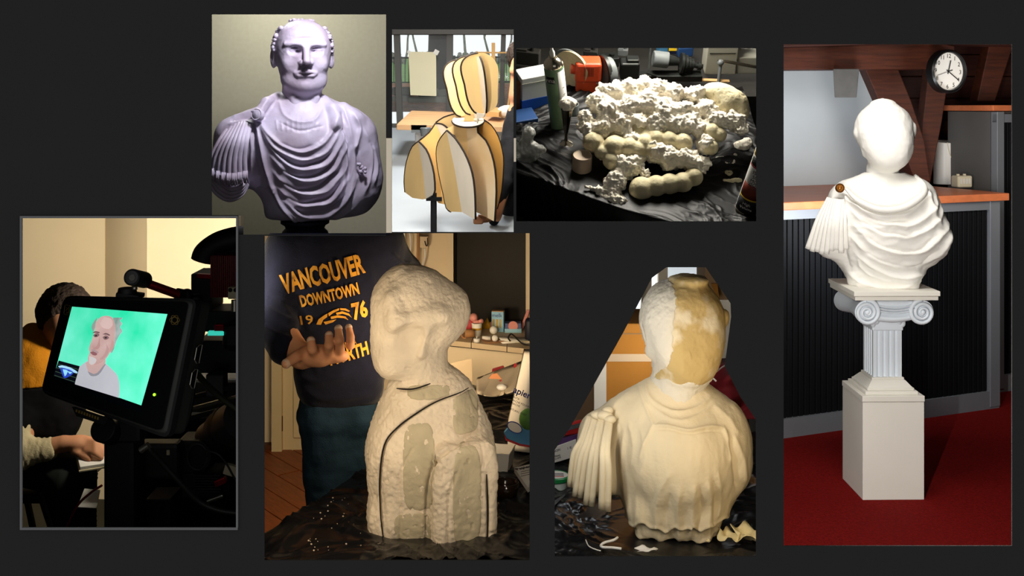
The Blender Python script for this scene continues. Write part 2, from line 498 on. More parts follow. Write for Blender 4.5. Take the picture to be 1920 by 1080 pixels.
# cream strips between the upper niches
M_cream_strip = mat('cream_strip_paint', (255, 240, 216), .8, var=.05, spec=.1)
for k, (a, b, c, d) in enumerate(((724.5, 259, 735, 436), (963.4, 259, 967.6, 303))):
    p0, p1 = P(a, b, WALL_Y), P(c, d, WALL_Y)
    mb = MB(); mb.box(((p0.x+p1.x)/2, WALL_Y-.003, (p0.z+p1.z)/2), (p1.x-p0.x, .0025, p0.z-p1.z))
    struct('trim_%d' % (8+k), mb, M_cream_strip)
# ------------------------------------------------------------------ keep each niche's contents inside its own lining
SEEN = set(o.name for o in bpy.data.objects)
def trim_niche(x0, x1, y0, y1, ymax=99):
    """cut off whatever would stick through the side walls of the niche just built"""
    cam_p = Vector((0, 0, CZ))
    ray = lambda a, b: P(a, b, 1.0)-cam_p
    cs = [ray(x0, y0), ray(x1, y0), ray(x1, y1), ray(x0, y1)]
    pl = [(cs[3]).cross(cs[0]), (cs[1]).cross(cs[2]), (cs[0]).cross(cs[1]), (cs[2]).cross(cs[3])]
    mid = cs[0]+cs[1]+cs[2]+cs[3]
    pl = [n.normalized() if n.dot(mid) > 0 else -n.normalized() for n in pl]      # pointing inwards
    bpy.context.view_layer.update()
    for o in list(bpy.data.objects):
        if o.name in SEEN: continue
        SEEN.add(o.name)
        if o.type != 'MESH': continue
        W = o.matrix_world
        bb = [W @ Vector(c) for c in o.bound_box]
        if min(c.y for c in bb) > ymax: continue
        bad = [n for n in pl if min((c-cam_p).dot(n) for c in bb) < -1e-4]
        if not bad: continue
        if o.data.users > 1: o.data = o.data.copy()
        bm = bmesh.new(); bm.from_mesh(o.data); inv = W.inverted(); R = W.to_3x3().inverted()
        for n in bad:
            bmesh.ops.bisect_plane(bm, geom=bm.verts[:]+bm.edges[:]+bm.faces[:], plane_co=inv @ cam_p, plane_no=(R @ n), clear_inner=True, clear_outer=False)
        if len(bm.verts): bm.to_mesh(o.data)
        else: bpy.data.objects.remove(o); bm.free(); continue
        bm.free(); o.data.update()
# ================================================================== niche 7: white bust on an ionic pedestal in an office
M_carpet = mat('red_carpet', (124, 18, 15), .95, var=.35, scale=90, bump=.5, bscale=400, spec=.1)
M_tambour = mat('black_tambour', (13, 14, 17), .6, var=.1, spec=.2)
M_steel = mat('grey_steel_frame', (128, 132, 138), .45, var=.05, metal=.3)
M_topwood = mat('orange_beech_top', (205, 116, 72), .4, var=.15, scale=5, stretch=(1, 8, 8), spec=.4)
M_sidegrey = mat('dark_grey_cabinet_side', (92, 90, 88), .6, var=.1)
M_beam = mat('brown_beam_wood', (84, 37, 17), .6, var=.45, scale=4, stretch=(1.5, 6, 14), bump=.1)
M_plank = mat('dark_brown_plank', (66, 26, 14), .6, var=.4, scale=4, stretch=(1.5, 6, 14))
M_officewall = mat('bluish_white_wall', (206, 216, 222), .9, var=.03, spec=.1)
M_plaster7 = mat('white_painted_plaster', (240, 237, 230), .75, var=.06, scale=9, bump=.12, bscale=60, spec=.2)
M_pedestal = mat('white_pedestal_paint', (232, 228, 218), .6, var=.05, scale=3, spec=.25)
M_capital = mat('cool_white_capital_paint', (222, 230, 238), .6, var=.05, spec=.25)
M_brass = mat('brass_brooch', (150, 96, 40), .35, metal=.9, var=.3, scale=60)
M_black = mat('black_plastic_rim', (18, 18, 19), .35, var=.05)
M_white = mat('white_gloss_plastic', (238, 236, 230), .35, var=.03)
M_ink = mat('black_ink', (28, 28, 30), .7, var=.05)
M_bracket = mat('grey_steel_bracket', (86, 84, 82), .6, var=.15, scale=20)
M_cream = mat('cream_plastic', (226, 216, 186), .5, var=.05)

struct('floor', MB().prism([(.2435*3.2, 3.2), (.59*3.2, 3.2), (.59*7.9, 7.9), (.2435*7.9, 7.9)], -.02, 0, 'xy'), M_carpet)
A7 = P(1470, 820, 5.58); B7 = P(1870, 763, 6.145)
u7 = Vector((B7.x-A7.x, B7.y-A7.y, 0)).normalized(); w7 = Vector((-u7.y, u7.x, 0)); W7 = (B7-A7).length
def fr7(o): return basis((o.x, o.y, 0), u7, w7, (0, 0, 1))
FA = fr7(A7)
# --- low roller-shutter cabinet
cab = thing('roller_shutter_cabinet', 'low black roller-shutter cabinet with grey steel frame and orange wood worktop', 'cabinet', (A7.x, A7.y, 0))
X0 = -.055
part('body', MB(FA).box(((X0+W7)/2, .46, .62), (W7-X0-.02, .86, 1.08)), M_sidegrey, cab)
part('plinth_rail', MB(FA).box(((X0+W7)/2, .0, .05), (W7-X0, .03, .10)), M_steel, cab)
part('top_rail', MB(FA).box(((X0+W7)/2, .0, 1.165), (W7-X0, .03, .05)), M_steel, cab)
part('side_post', MB(FA).box((W7-.035, -.002, .6), (.075, .034, 1.18)), M_steel, cab, bev=.003)
part('worktop', MB(FA).box(((X0+W7)/2+.02, .43, 1.212), (W7-X0+.06, .94, .042), bev=.004), M_topwood, cab)
def slat_run(FM, x0, x1, z0, z1, n, parent):
    first = None; st = (x1-x0)/n
    for i in range(n):
        if first is None:
            first = part('shutter_slat', MB(FM).box((x0+st/2, .004, (z0+z1)/2), (st*.82, .012, z1-z0), bev=.003), M_tambour, parent)
        else:
            copy_of(first, u7*(st*i), parent)
slat_run(FA, X0, W7-.08, .10, 1.14, 40, cab)
# --- tall cabinet
T7 = P(1864, 735, 6.467); FT = fr7(T7)
tall = thing('tall_shutter_cabinet', 'tall dark grey cabinet with black shutter front and wooden top behind the worktop end', 'cabinet', (T7.x, T7.y, 0))
part('body', MB(FT).box((.5, .20, .86), (1.0, .34, 1.68)), M_sidegrey, tall)
part('front_post', MB(FT).box((.028, .0, .86), (.056, .05, 1.68), bev=.003), M_steel, tall)
part('plinth_rail', MB(FT).box((.5, -.004, .05), (1.0, .03, .10)), M_steel, tall)
part('top_rail', MB(FT).box((.5, -.003, 1.66), (1.0, .03, .05)), M_steel, tall)
part('top_board', MB(FT).box((.48, .18, 1.722), (1.06, .44, .035), bev=.004), M_topwood, tall)
slat_run(FT, .06, .9, .10, 1.63, 38, tall)
# --- back wall, beams and planks
wall_o = A7+w7*.9; FW = fr7(wall_o)
struct('wall_back', MB(FW).box((.58, .05, 1.4), (1.6, .08, 2.8)), M_officewall)
yB = 6.62
def quad_px(pts, y, th, rec=0):
    b = MB(); f = [P(a, c, y+rec*(a-1469)) for a, c in pts]; k = [p+Vector((0, th, 0)) for p in f]
    n = len(pts); b.add(f+k, [tuple(range(n)), tuple(range(2*n-1, n-1, -1))]+[(i, i+n, (i+1) % n+n, (i+1) % n) for i in range(n)]); return b
wallw = tag(quad_px([(1630, 60), (1990, 60), (1990, 420), (1630, 420)], 7.15, .05).build('wall_right', M_plank), kind='structure')
for i in range(8):
    y0_, y1_ = 62+i*41, 62+i*41+39.4
    part('plank', quad_px([(1632, y0_), (1985, y0_), (1985, y1_), (1632, y1_)], 7.12, .03), M_plank, wallw, bev=.004)
one('tie_beam', quad_px([(1447, 90), (1745, 78), (1790, 86), (1790, 122), (1745, 129), (1447, 131)], 6.1, .22, .0002), M_beam,
    'thick brown horizontal roof beam along the top above the bust', 'beam', bev=.008)
one('ceiling_beam', quad_px([(1447, 40), (1990, 30), (1990, 84), (1745, 80), (1447, 89)], 5.95, .3, .0002), M_plank,
    'dark beam edge running under the ceiling above the clock', 'beam', bev=.008)
one('diagonal_brace', quad_px([(1621, 128), (1684, 128), (1709, 190), (1733, 262), (1745, 340), (1716, 340), (1690, 272), (1648, 190)], 6.45, .12), M_beam,
    'brown diagonal timber brace leaning behind the white head', 'beam', bev=.006)
one('upright_brace', quad_px([(1742, 125), (1782, 125), (1766, 230), (1744, 345), (1722, 345), (1729, 240)], 6.58, .1), M_beam,
    'brown timber post between the diagonal brace and the clock', 'beam', bev=.006)
one('rafter', quad_px([(1858, 70), (1905, 70), (1866, 190), (1832, 190)], 6.78, .12), M_beam,
    'slanting brown rafter to the right of the wall clock', 'beam', bev=.006)
brk = MB(); brk.hexa([P(1565, 183, 5.9), P(1606, 183, 5.9), P(1606, 183, 6.05)+Vector((0, 0, 0)), P(1565, 183, 6.05),
                      P(1562, 129, 5.9), P(1611, 129, 5.9), P(1611, 129, 6.05), P(1562, 129, 6.05)])
one('beam_bracket', brk, M_bracket, 'grey steel bracket block hanging under the horizontal beam', 'bracket', bev=.004)
# --- wall clock
cl_c = P(1776, 134, 6.05)
clk = thing('wall_clock', 'round white wall clock with black rim and black numerals', 'clock', cl_c)
FC = Matrix.Translation(cl_c) @ Matrix.Rotation(math.radians(20), 4, 'Z') @ Matrix.Rotation(math.radians(3), 4, 'Y') @ Matrix.Rotation(math.pi/2, 4, 'X')
R_c = 41*6.05/F
part('rim', MB(FC).lathe([(R_c*.86, 0), (R_c*.87, .022), (R_c*.93, .028), (R_c, .018), (R_c, -.03), (0, -.03)], n=48), M_black, clk, auto=.7)
part('dial', MB(FC).lathe([(R_c*.88, 0), (R_c*.88, .006)], n=48), M_white, clk)
for h in range(1, 13):
    a = math.radians(90-30*h); r = R_c*.70
    text(str(h), M_ink, FC @ Matrix.Translation((r*math.cos(a), r*math.sin(a), .0068)), R_c*.27, 'numeral', clk)
def hand(nm, ang, l0, l1, w):
    a = math.radians(90-ang)
    mb = MB(FC @ Matrix.Rotation(a, 4, 'Z')); mb.box(((l0+l1)/2*R_c, 0, .010), ((l1-l0)*R_c, w*R_c, .0015)); part(nm, mb, M_ink, clk)
hand('hour_hand', 12, -.12, .52, .045); hand('minute_hand', 121, -.12, .72, .04); hand('second_hand', 250, -.25, .66, .014); hand('alarm_hand', 72, 0, .24, .03)
# --- canister and small box on the worktop
zt = 1.233
def on_top(px, py): return P(px, py, (CZ-zt)*F/(py-HZ))
c0 = on_top(1772, 345); s_ = c0.y/F
can = thing('white_canister', 'white cylindrical dispenser with sloping cut top on the worktop', 'dispenser', c0)
b = MB(); n = 32; R0 = 20.5*s_; H0 = 80*s_
v = []; 
for k in range(n):
    a = 2*math.pi*k/n; v.append((c0.x+R0*math.cos(a), c0.y+R0*math.sin(a), zt))
for k in range(n):
    a = 2*math.pi*k/n; v.append((c0.x+R0*.97*math.cos(a), c0.y+R0*.97*math.sin(a), zt+H0+R0*.12*math.sin(a)))
b.add(v, [tuple(range(n-1, -1, -1)), tuple(range(n, 2*n))]+[(k, (k+1) % n, (k+1) % n+n, k+n) for k in range(n)])
part('shell', b, M_white, can, auto=.6, bev=.004)
part('front_cutout', MB().tube([(c0.x+R0*math.cos(a)*1.0, c0.y+R0*math.sin(a)*1.0, zt+H0*(.98-.42*math.sin(math.pi*t)**.7)) for t, a in [(q/14, -1.75+1.2*q/14) for q in range(15)]], .0025, 6), M_cream, can)
c1 = on_top(1803, 351); s_ = c1.y/F
sb = thing('small_cream_box', 'small cream plastic box lying beside the white dispenser', 'box', c1)
FB = Matrix.Translation(c1) @ Matrix.Rotation(.25, 4, 'Z')
part('case', MB(FB).box((0, 0, 11*s_), (31*s_, 22*s_, 22*s_), bev=3*s_), M_cream, sb)
for k in range(4): part('vent_rib', MB(FB).box((-9*s_+6*s_*k, -11.2*s_, 12*s_), (3*s_, 1.2*s_, 10*s_)), M_white, sb)
for k in range(2): part('lid_knob', MB(FB).cyl((-8*s_+14*s_*k, 0, 21*s_), (-8*s_+14*s_*k, 0, 25*s_), 3*s_, n=10), M_cream, sb)

# --- pedestal
pc = P(1676, 938, 4.688); pc.z = 0
R7 = math.radians(1)
pc = pc+Vector((-math.sin(R7), math.cos(R7), 0))*.14
FP = Matrix.Translation(pc) @ Matrix.Rotation(R7, 4, 'Z')
ped = thing('ionic_pedestal', 'white pedestal with square plinth, fluted column and scrolled ionic capital', 'pedestal', pc)
pw = .272
part('plinth_box', MB(FP).box((0, 0, .215), (pw, pw, .43), bev=.002), M_pedestal, ped)
part('plinth_lid', MB(FP).box((0, 0, .4445), (pw+.004, pw+.004, .025), bev=.002), M_pedestal, ped)
b = MB(FP)
for (w_, z0_, z1_) in ((.235, .457, .472), (.21, .472, .484)): b.box((0, 0, (z0_+z1_)/2), (w_, w_, z1_-z0_), bev=.003)
def frus(b, w0, w1, z0, z1):
    a, c = w0/2, w1/2
    b.hexa([(-a, -a, z0), (a, -a, z0), (a, a, z0), (-a, a, z0), (-c, -c, z1), (c, -c, z1), (c, c, z1), (-c, c, z1)])
frus(b, .20, .15, .484, .512); b.box((0, 0, .517), (.145, .145, .012), bev=.003)
part('column_base', b, M_pedestal, ped)
def fluted(w, nf, dep):
    h = w/2; side = []
    m_ = .012; st = (w-2*m_)/nf
    for i in range(nf):
        x0 = -h+m_+i*st; side += [(x0+st*.15, -h), (x0+st*.3, -h+dep*.8), (x0+st*.5, -h+dep), (x0+st*.7, -h+dep*.8), (x0+st*.85, -h)]
    o = []
    for k in range(4):
        ca, sa = math.cos(k*math.pi/2), math.sin(k*math.pi/2)
        o += [(x*ca-y*sa, x*sa+y*ca) for x, y in [(-h, -h)]+side]
    return o
part('fluted_shaft', MB(FP).prism(fluted(.128, 4, .009), .52, .735, 'xy'), M_capital, ped)
part('neck_block', MB(FP).box((0, 0, .752), (.14, .14, .045), bev=.006).box((0, 0, .778), (.155, .15, .018), bev=.005), M_capital, ped)
# leaf ornaments on the neck
for sx in (-1, 1): part('leaf_ornament', MB(FP).ball((sx*.066, -.068, .765), (.014, .01, .02)).ball((sx*.052, -.072, .772), (.012, .01, .013)), M_capital, ped, smooth=True)
# capital: echinus with swag lines, two bolsters with volutes
def ech(u, v):
    x = -.105+.21*u; sag = .022*(1-(2*u-1)**2)
    z = .80+.075*v-sag*(1-v)*.9
    return (x, -.135-.012*math.sin(v*math.pi*3)*(.5+.5*math.sin(math.pi*u)), z)
eb = MB(FP).sheet(ech, 20, 14, (0, .25, 0)); part('echinus', eb, M_capital, ped, auto=.8)
for k in range(3): part('swag_line', MB(FP).tube([(-.10+.2*t, -.149, .868-.012*k-.020*(1-(2*t-1)**2)) for t in [q/10 for q in range(11)]], .0035, 6), M_capital, ped, smooth=True)
vr = .055
for sx in (-1, 1):
    cx, cz = sx*.122, .828
    part('bolster', MB(FP @ Matrix.Translation((cx, 0, cz))).lathe([(vr*.95, -.145), (vr*.8, -.08), (vr*.62, 0), (vr*.8, .08), (vr*.95, .145)], n=28, r=(math.pi/2, 0, 0)), M_capital, ped, auto=.8)
    pts = []
    for q in range(64):
        t = q/63; a = math.pi/2-sx*(-1)*t*2.6*2*math.pi if False else math.pi/2+sx*t*2.5*2*math.pi
        r = vr*(1-.84*t); pts.append((cx+r*math.cos(a)*(1), -.148-.010*t, cz+r*math.sin(a)))
    part('volute', MB(FP).tube(pts, [.0105*(1-.55*q/63) for q in range(64)], 8), M_capital, ped, smooth=True)
    part('volute_eye', MB(FP).ball((cx, -.155, cz), (.012, .008, .012)), M_capital, ped, smooth=True)
part('lower_slab', MB(FP).box((0, 0, .893), (.366, .35, .017), bev=.002), M_pedestal, ped)
part('upper_slab', MB(FP).box((0, 0, .914), (.378, .362, .021), bev=.002), M_pedestal, ped)

# --- the white bust
Y7 = pc.y; X7, Z7 = 1655, 548
FB7 = pframe(X7, Z7, Y7)
T7_ = tracer(X7, Z7); TC = tracer(X7, Z7, (1460, 75), 1024/460)
def L7(px, py, Y): return (px-X7, Y, Z7-py)
bust = thing('white_plaster_bust', 'white faceless plaster bust in draped cloth standing on the ionic pedestal', 'bust', FB7 @ Vector((0, 0, 0)))
def torso7(G):
    d = ell(G, L7(1652, 450, 8), (92, 66, 92))
    d = smin(d, ell(G, L7(1657, 405, 6), (88, 56, 62)), 40)
    d = smin(d, cap(G, L7(1590, 378, 6), L7(1563, 454, 2), 34, 35), 18)
    d = smin(d, cap(G, L7(1718, 372, 8), L7(1730, 445, 2), 34, 42), 26)
    d = smin(d, cap(G, L7(1598, 362, 8), L7(1650, 338, 8), 20, 26), 20)
    d = smin(d, cap(G, L7(1708, 356, 8), L7(1665, 336, 8), 20, 26), 20)
    d = smin(d, rbox(G, L7(1657, 522, 8), (62, 46, 26), 22), 22)
    return smax(d, -(G[2]-f32(0)), 6)
lines = [
 ([(265, 640), (330, 690), (430, 720), (520, 712), (590, 660), (610, 620)], 6, 6),
 ([(300, 665), (380, 720), (480, 760), (570, 745), (630, 690), (640, 640)], 7, 6),
 ([(300, 700), (380, 765), (470, 800), (580, 790), (650, 730), (665, 670)], 6, 5),
 ([(320, 760), (400, 830), (500, 870), (600, 850), (670, 780), (685, 720)], 7, 6),
 ([(310, 810), (380, 880), (480, 925), (590, 910), (670, 840), (690, 780)], 6, 6),
 ([(330, 880), (410, 945), (500, 975), (600, 955), (660, 890)], 6, 5),
 ([(300, 720), (300, 800), (290, 880), (310, 960)], 7, -4), ([(292, 640), (300, 760), (296, 850)], 5, 5),
 ([(360, 960), (460, 990), (560, 985), (600, 960)], 5, 3),
 ([(300, 965), (360, 1005), (470, 1020), (590, 990)], 5, 4), ([(320, 1010), (400, 1035), (500, 1040), (590, 1020)], 4, 3),
 ([(340, 740), (440, 790), (540, 800)], 4, -5), ([(360, 800), (450, 850), (560, 860), (640, 800)], 4, -5),
 ([(350, 860), (440, 910), (560, 925), (650, 850)], 4, -5), ([(340, 705), (440, 745), (540, 735)], 4, -5),
 ([(340, 900), (350, 940), (400, 980)], 4, 3), ([(600, 620), (620, 700), (660, 760)], 5, 4), ([(560, 610), (600, 640), (640, 720)], 5, 4),
 ([(680, 720), (690, 800), (660, 890)], 5, 4), ([(240, 650), (220, 720), (200, 800)], 5, 3),
]
lines7 = [(spline(TC(p), 4), w*.8, a*1.15) for p, w, a in lines]
def disp7(v, n):
    fr = np.clip(-n[:, 1]*1.6+.3, 0, 1)
    return ridge_field(v[:, 0]+2*vnoise(v*.05, 3), v[:, 2]+2.5*vnoise(v*.045, 8), lines7, 1.4)*fr+.9*fbm(v*.05, 3, 5)+1.6*np.abs(vnoise(v*np.array([.05, .05, .11]), 3))*(v[:, 2] < 130)
sculpt('draped_torso', torso7, (-145, -80, 0), (150, 90, 222), 1.8, FB7, M_plaster7, bust, disp7)
def head7(G):
    d = ell(G, L7(1657, 244, 8), (53, 58, 54))
    d = smin(d, ell(G, L7(1666, 278, -14), (41, 44, 44)), 22)
    d = smin(d, cap(G, L7(1656, 300, 14), L7(1654, 352, 12), 27, 34), 10)
    d = smax(d, -(G[1]+f32(52)), 14)                       # the flat, unfinished face
    d = smin(d, ell(G, L7(1709, 244, 8), (6, 10, 13)), 6)
    d = smin(d, ell(G, L7(1609, 250, -4), (6, 10, 9)), 7)
    d = smin(d, ell(G, L7(1624, 286, -8), (5, 9, 8)), 7)
    d = smin(d, ell(G, L7(1655, 194, 0), (20, 24, 8)), 10)
    return d
def dh7(v, n): return .8*fbm(v*.06, 3, 9)+1.1*np.maximum(0, vnoise(v*.11, 4))**2
sculpt('head', head7, (-60, -60, 180), (65, 70, 362), 2.0, FB7, M_plaster7, bust, dh7)
# neckline roll of the cloak
rol = spline([L7(1590, 352, -42), L7(1612, 372, -58), L7(1650, 387, -66), L7(1690, 383, -60), L7(1722, 362, -44), L7(1727, 345, -22), L7(1712, 328, 8)], 6)
part('cloak_roll', MB(FB7).tube(rol, [3+4*math.sin(math.pi*i/(len(rol)-1)) for i in range(len(rol))], 8), M_plaster7, bust, smooth=True)
# sleeve strips with ragged ends
random.seed(3)
def strip(mb, path, w, th, nrm=(0, -1, 0)):
    pts = [Vector(p) for p in path]; N = Vector(nrm); L_ = []; 
    for i, p in enumerate(pts):
        t = (pts[min(i+1, len(pts)-1)]-pts[max(i-1, 0)]).normalized(); sd = t.cross(N).normalized(); L_.append((p, sd))
    k = len(pts)
    def fn(a, c):
        i = min(int(round(a*(k-1))), k-1); p, sd = L_[i]; x = (c-.5)*2
        return p+sd*(w[i] if isinstance(w, list) else w)*x*.5+N*(th*(1-x*x)*1.2)
    return mb.sheet(fn, k-1, 4, -N*th)
for i in range(9):
    t = i/8
    x1 = 1521+t*70; y1 = 474-10*abs(t-.4)+random.uniform(-4, 5)-t*2
    x0 = 1560+t*26; Yd = -30-22*math.sin(t*2.4)
    pth = spline([L7(x0, 372, Yd*.75), L7((x0*.62+x1*.38)-4*(1-t), 410, Yd-9), L7(x1*.8+x0*.2, 445, Yd-9), L7(x1, y1, Yd-5)], 4)
    mb = MB(FB7); strip(mb, pth, 9.5, 1.6); part('sleeve_strip', mb, M_plaster7, bust, smooth=True)
bc = FB7 @ Vector(L7(1580, 351, -44)); bs = Y7/F
FBr = Matrix.Translation(bc) @ Matrix.Rotation(-.25, 4, 'Z') @ Matrix.Rotation(math.radians(78), 4, 'X')
bro = part('brooch', MB(FBr).lathe([(0, -6*bs), (8.5*bs, -6*bs), (8.5*bs, 0), (7*bs, 1.5*bs), (6*bs, .6*bs), (3.2*bs, .6*bs), (2.6*bs, 1.8*bs), (0, 2.2*bs)], n=24), M_brass, bust, auto=.7)
bro['label'] = 'round brass brooch on the shoulder'
trim_niche(1446.6, 2149, -259, 1499)

# ================================================================== niche 6: cloth-covered bust among boxes on a plastic-covered table
M_cloth6 = mat('beige_wet_cloth', (226, 208, 172), .85, var=.12, scale=7, bump=.15, bscale=120, spec=.1)
M_head6 = mat('tan_filler_paste', (196, 168, 112), .8, scale=9, rgb2=(224, 208, 176), bump=.15, bscale=90, spec=.15, lo=.38, hi=.47)
M_headw6 = mat('white_filler_paste', (226, 216, 196), .85, scale=9, var=.12, bump=.2, bscale=80, spec=.15)
M_sheet6 = mat('black_plastic_sheet', (20, 20, 22), .3, var=.2, spec=.6, scale=20)
M_card = mat('brown_cardboard', (186, 128, 58), .85, var=.15, scale=5, spec=.1)
M_card2 = mat('grey_brown_cardboard', (150, 122, 92), .85, var=.12, spec=.1)
M_tape = mat('pale_packing_tape', (214, 190, 160), .5, var=.08)
M_paperw = mat('white_paper', (236, 232, 222), .8, var=.05, spec=.1)
M_green_lid = mat('green_plastic_lid', (28, 130, 66), .35, var=.08)
M_tub = mat('pale_plastic_tub', (206, 216, 206), .3, var=.05)
M_redcloth = mat('dark_red_cloth', (122, 24, 36), .8, var=.3, scale=9)
M_purple = mat('purple_card', (74, 42, 96), .6, var=.1)
M_redpack = mat('red_packet', (188, 40, 36), .5, var=.2, scale=20)
M_glow = mat('daylit_window_pane', (236, 242, 250), .3, emit=1.3, var=.02)
M_winframe = mat('white_window_frame', (238, 228, 206), .6, var=.04)
M_wire = mat('white_wire', (232, 228, 226), .4)
M_redled = mat('red_fairy_bulb', (255, 60, 50), .3, emit=4)
M_scissor = mat('bright_scissor_steel', (205, 208, 212), .25, metal=.9, var=.05)
M_wall6 = mat('pale_room_wall', (212, 206, 198), .9, var=.04, spec=.1)
M_paste = mat('cream_paste_scrap', (232, 214, 160), .7, var=.15, scale=30)
M_tablewood = mat('table_board_wood', (120, 78, 46), .6, var=.2, stretch=(1, 8, 8))

def ray_plane(px, py, p0, n):
    o = Vector((0, 0, CZ)); d = P(px, py, 1.0)-o; n = Vector(n)
    return o+d*((Vector(p0)-o).dot(n)/d.dot(n))
def on_z(px, py, z): return P(px, py, (CZ-z)*F/(py-HZ))

ZT6 = .585
def crumple(x0, x1, y0, y1, z, amp, nx, ny, seed, sc=9, flat=None, drop=None):
    """a creased plastic sheet as a height field with ridged folds"""
    xs = np.linspace(x0, x1, nx); ys = np.linspace(y0, y1, ny); XX, YY = np.meshgrid(xs, ys, indexing='ij')
    p = np.stack([XX.ravel(), YY.ravel(), np.zeros(XX.size)], 1)
    wv = np.stack([fbm(p*3.1, 2, seed+20), fbm(p*3.3+5, 2, seed+31), np.zeros(len(p))], 1)*.16
    a = 1-np.abs(vnoise((p+wv)*sc*np.array([1, .55, 1]), seed)); b_ = 1-np.abs(vnoise((p+wv*1.4)*sc*2.3, seed+3))
    c_ = 1-np.abs(vnoise((p+wv)*sc*5.1, seed+6))
    h = amp*(.55*a**3+.32*b_**3+.14*c_**2+.3*fbm(p*4, 2, seed+9))
    if flat is not None:
        for (cx, cy, r) in flat:
            q = np.hypot(p[:, 0]-cx, p[:, 1]-cy); h = h*np.clip((q-r*.8)/(r*.5), .04, 1)
    zz = z+.002+np.maximum(h, 0)
    if drop is not None: p[:, 0], zz = drop(p[:, 0], p[:, 1], zz)
    p[:, 2] = zz
    i = np.arange(nx*ny).reshape(nx, ny)
    q = np.stack([i[:-1, :-1].ravel(), i[1:, :-1].ravel(), i[1:, 1:].ravel(), i[:-1, 1:].ravel()], 1)
    return p, q

one('table_board', MB().prism([(.085, 2.62), (.62, 2.62), (1.0, 4.6), (.145, 4.6)], ZT6-.04, ZT6, 'xy'), M_tablewood, 'wooden work table under the cloth-covered bust', 'table')
p_, q_ = crumple(.105, .86, 2.62, 3.7, ZT6, .034, 170, 210, 4, 8, flat=[(P(1262, 1000, 2.82).x, 2.85, .17)])
o_ = net_object('plastic_sheet', p_, q_, Matrix.Identity(4), M_sheet6)
tag(o_, 'crumpled black plastic sheet spread under the cloth-covered bust', 'plastic sheet')

X6, Z6, Y6 = 1262, 1003, 2.86
FB6 = pframe(X6, Z6, Y6)
TC6 = tracer(X6, Z6, (1030, 490), 1.9275)
def L6(u, v, Y):       # crop coordinates of the photograph
    return (1030+u/1.9275-X6, Y, Z6-(490+v/1.9275))
bust6 = thing('cloth_covered_bust', 'beige bust wrapped in wet cloth with shoulder strips on a black plastic sheet', 'bust', (FB6 @ Vector((0, 0, 0))))
def torso6(G):
    d = ell(G, L6(462, 760, 14), (118, 84, 128))
    d = smin(d, ell(G, L6(455, 620, 10), (125, 66, 76)), 60)
    d = smin(d, cap(G, L6(190, 640, 8), L6(178, 770, 0), 45, 47), 30)
    d = smin(d, cap(G, L6(622, 640, 12), L6(640, 730, 8), 46, 42), 34)
    d = smin(d, cap(G, L6(265, 560, 12), L6(430, 480, 16), 30, 40), 30)
    d = smin(d, cap(G, L6(620, 560, 14), L6(490, 480, 16), 30, 40), 30)
    d = smin(d, rbox(G, L6(452, 930, 10), (82, 62, 44), 34), 30)
    d = smin(d, ell(G, L6(470, 690, -52), (70, 34, 66)), 40)
    return smax(d, -(G[2]), 8)
ln6 = [
 ([(345, 430), (365, 480), (440, 515), (530, 505), (590, 470)], 3.2, 4), ([(338, 455), (370, 505), (450, 538), (540, 525), (605, 480)], 3, 2.5),
 ([(378, 560), (430, 556), (500, 566), (560, 560), (625, 568)], 2.8, 4.5), ([(380, 568), (440, 564), (500, 574), (560, 570), (620, 578)], 2.4, -3),
 ([(320, 445), (345, 500), (378, 560)], 2.5, 3.5), ([(378, 560), (350, 620), (330, 680)], 3, 4), ([(625, 568), (640, 620), (650, 690)], 3, 4),
 ([(262, 590), (250, 680), (255, 780), (262, 860)], 5, -7), ([(275, 600), (268, 700), (275, 800), (300, 920)], 6, 5),
 ([(640, 600), (660, 700), (668, 790)], 5, -6), ([(655, 590), (690, 680), (700, 780)], 5, 4),
 ([(340, 700), (320, 800), (330, 930)], 7, 4), ([(400, 800), (385, 900), (400, 1000)], 6, 4.5), ([(440, 780), (425, 880), (430, 990)], 5, -4),
 ([(470, 760), (462, 860), (470, 980)], 6, 4.5), ([(520, 740), (515, 850), (505, 970)], 6, 4), ([(540, 750), (545, 850), (530, 950)], 4, -4),
 ([(565, 730), (575, 830), (560, 950)], 6, 4.5), ([(600, 700), (610, 800), (600, 900)], 5, 4), ([(585, 720), (595, 820), (585, 920)], 4, -3.5),
 ([(290, 560), (310, 640), (300, 720)], 5, 3), ([(330, 560), (350, 640), (345, 700)], 4, 2), ([(590, 500), (640, 540), (680, 600)], 5, 3),
 ([(440, 700), (400, 780), (370, 880)], 5, 3), ([(300, 470), (250, 510), (210, 560)], 5, 3),
 ([(300, 970), (360, 1000), (420, 1005), (520, 990), (610, 945)], 3.5, 5), ([(310, 985), (380, 1012), (480, 1008), (600, 960)], 3, -4),
]
ln6 = [(spline(TC6(p), 4), w, a*.8) for p, w, a in ln6]
def dsp6(v, n):
    fr = np.clip(-n[:, 1]*1.6+.4, 0, 1)
    hem = np.clip((100-v[:, 2])/60, 0, 1)
    zh = 30+5*np.sin(v[:, 0]*.09)+4*np.sin(v[:, 0]*.21+1)+8*(v[:, 0] > 35)     # ragged lower hem of the over-cloth
    ledge = -6.5/(1+np.exp(np.clip((v[:, 2]-zh)/.9, -30, 30)))+2.5*np.exp(-((v[:, 2]-zh-3)/4)**2)
    return ridge_field(v[:, 0], v[:, 2], ln6, 1.5)*fr*1.25+1.2*fbm(v*np.array([.06, .06, .02]), 3, 2)+3.0*hem*fbm(v*np.array([.09, .05, .01]), 2, 7)+ledge
sculpt('cloth_torso', torso6, (-210, -95, 0), (165, 115, 300), 2.4, FB6, M_cloth6, bust6, dsp6)
nf6 = Vector((.36, -.93, .05)).normalized()
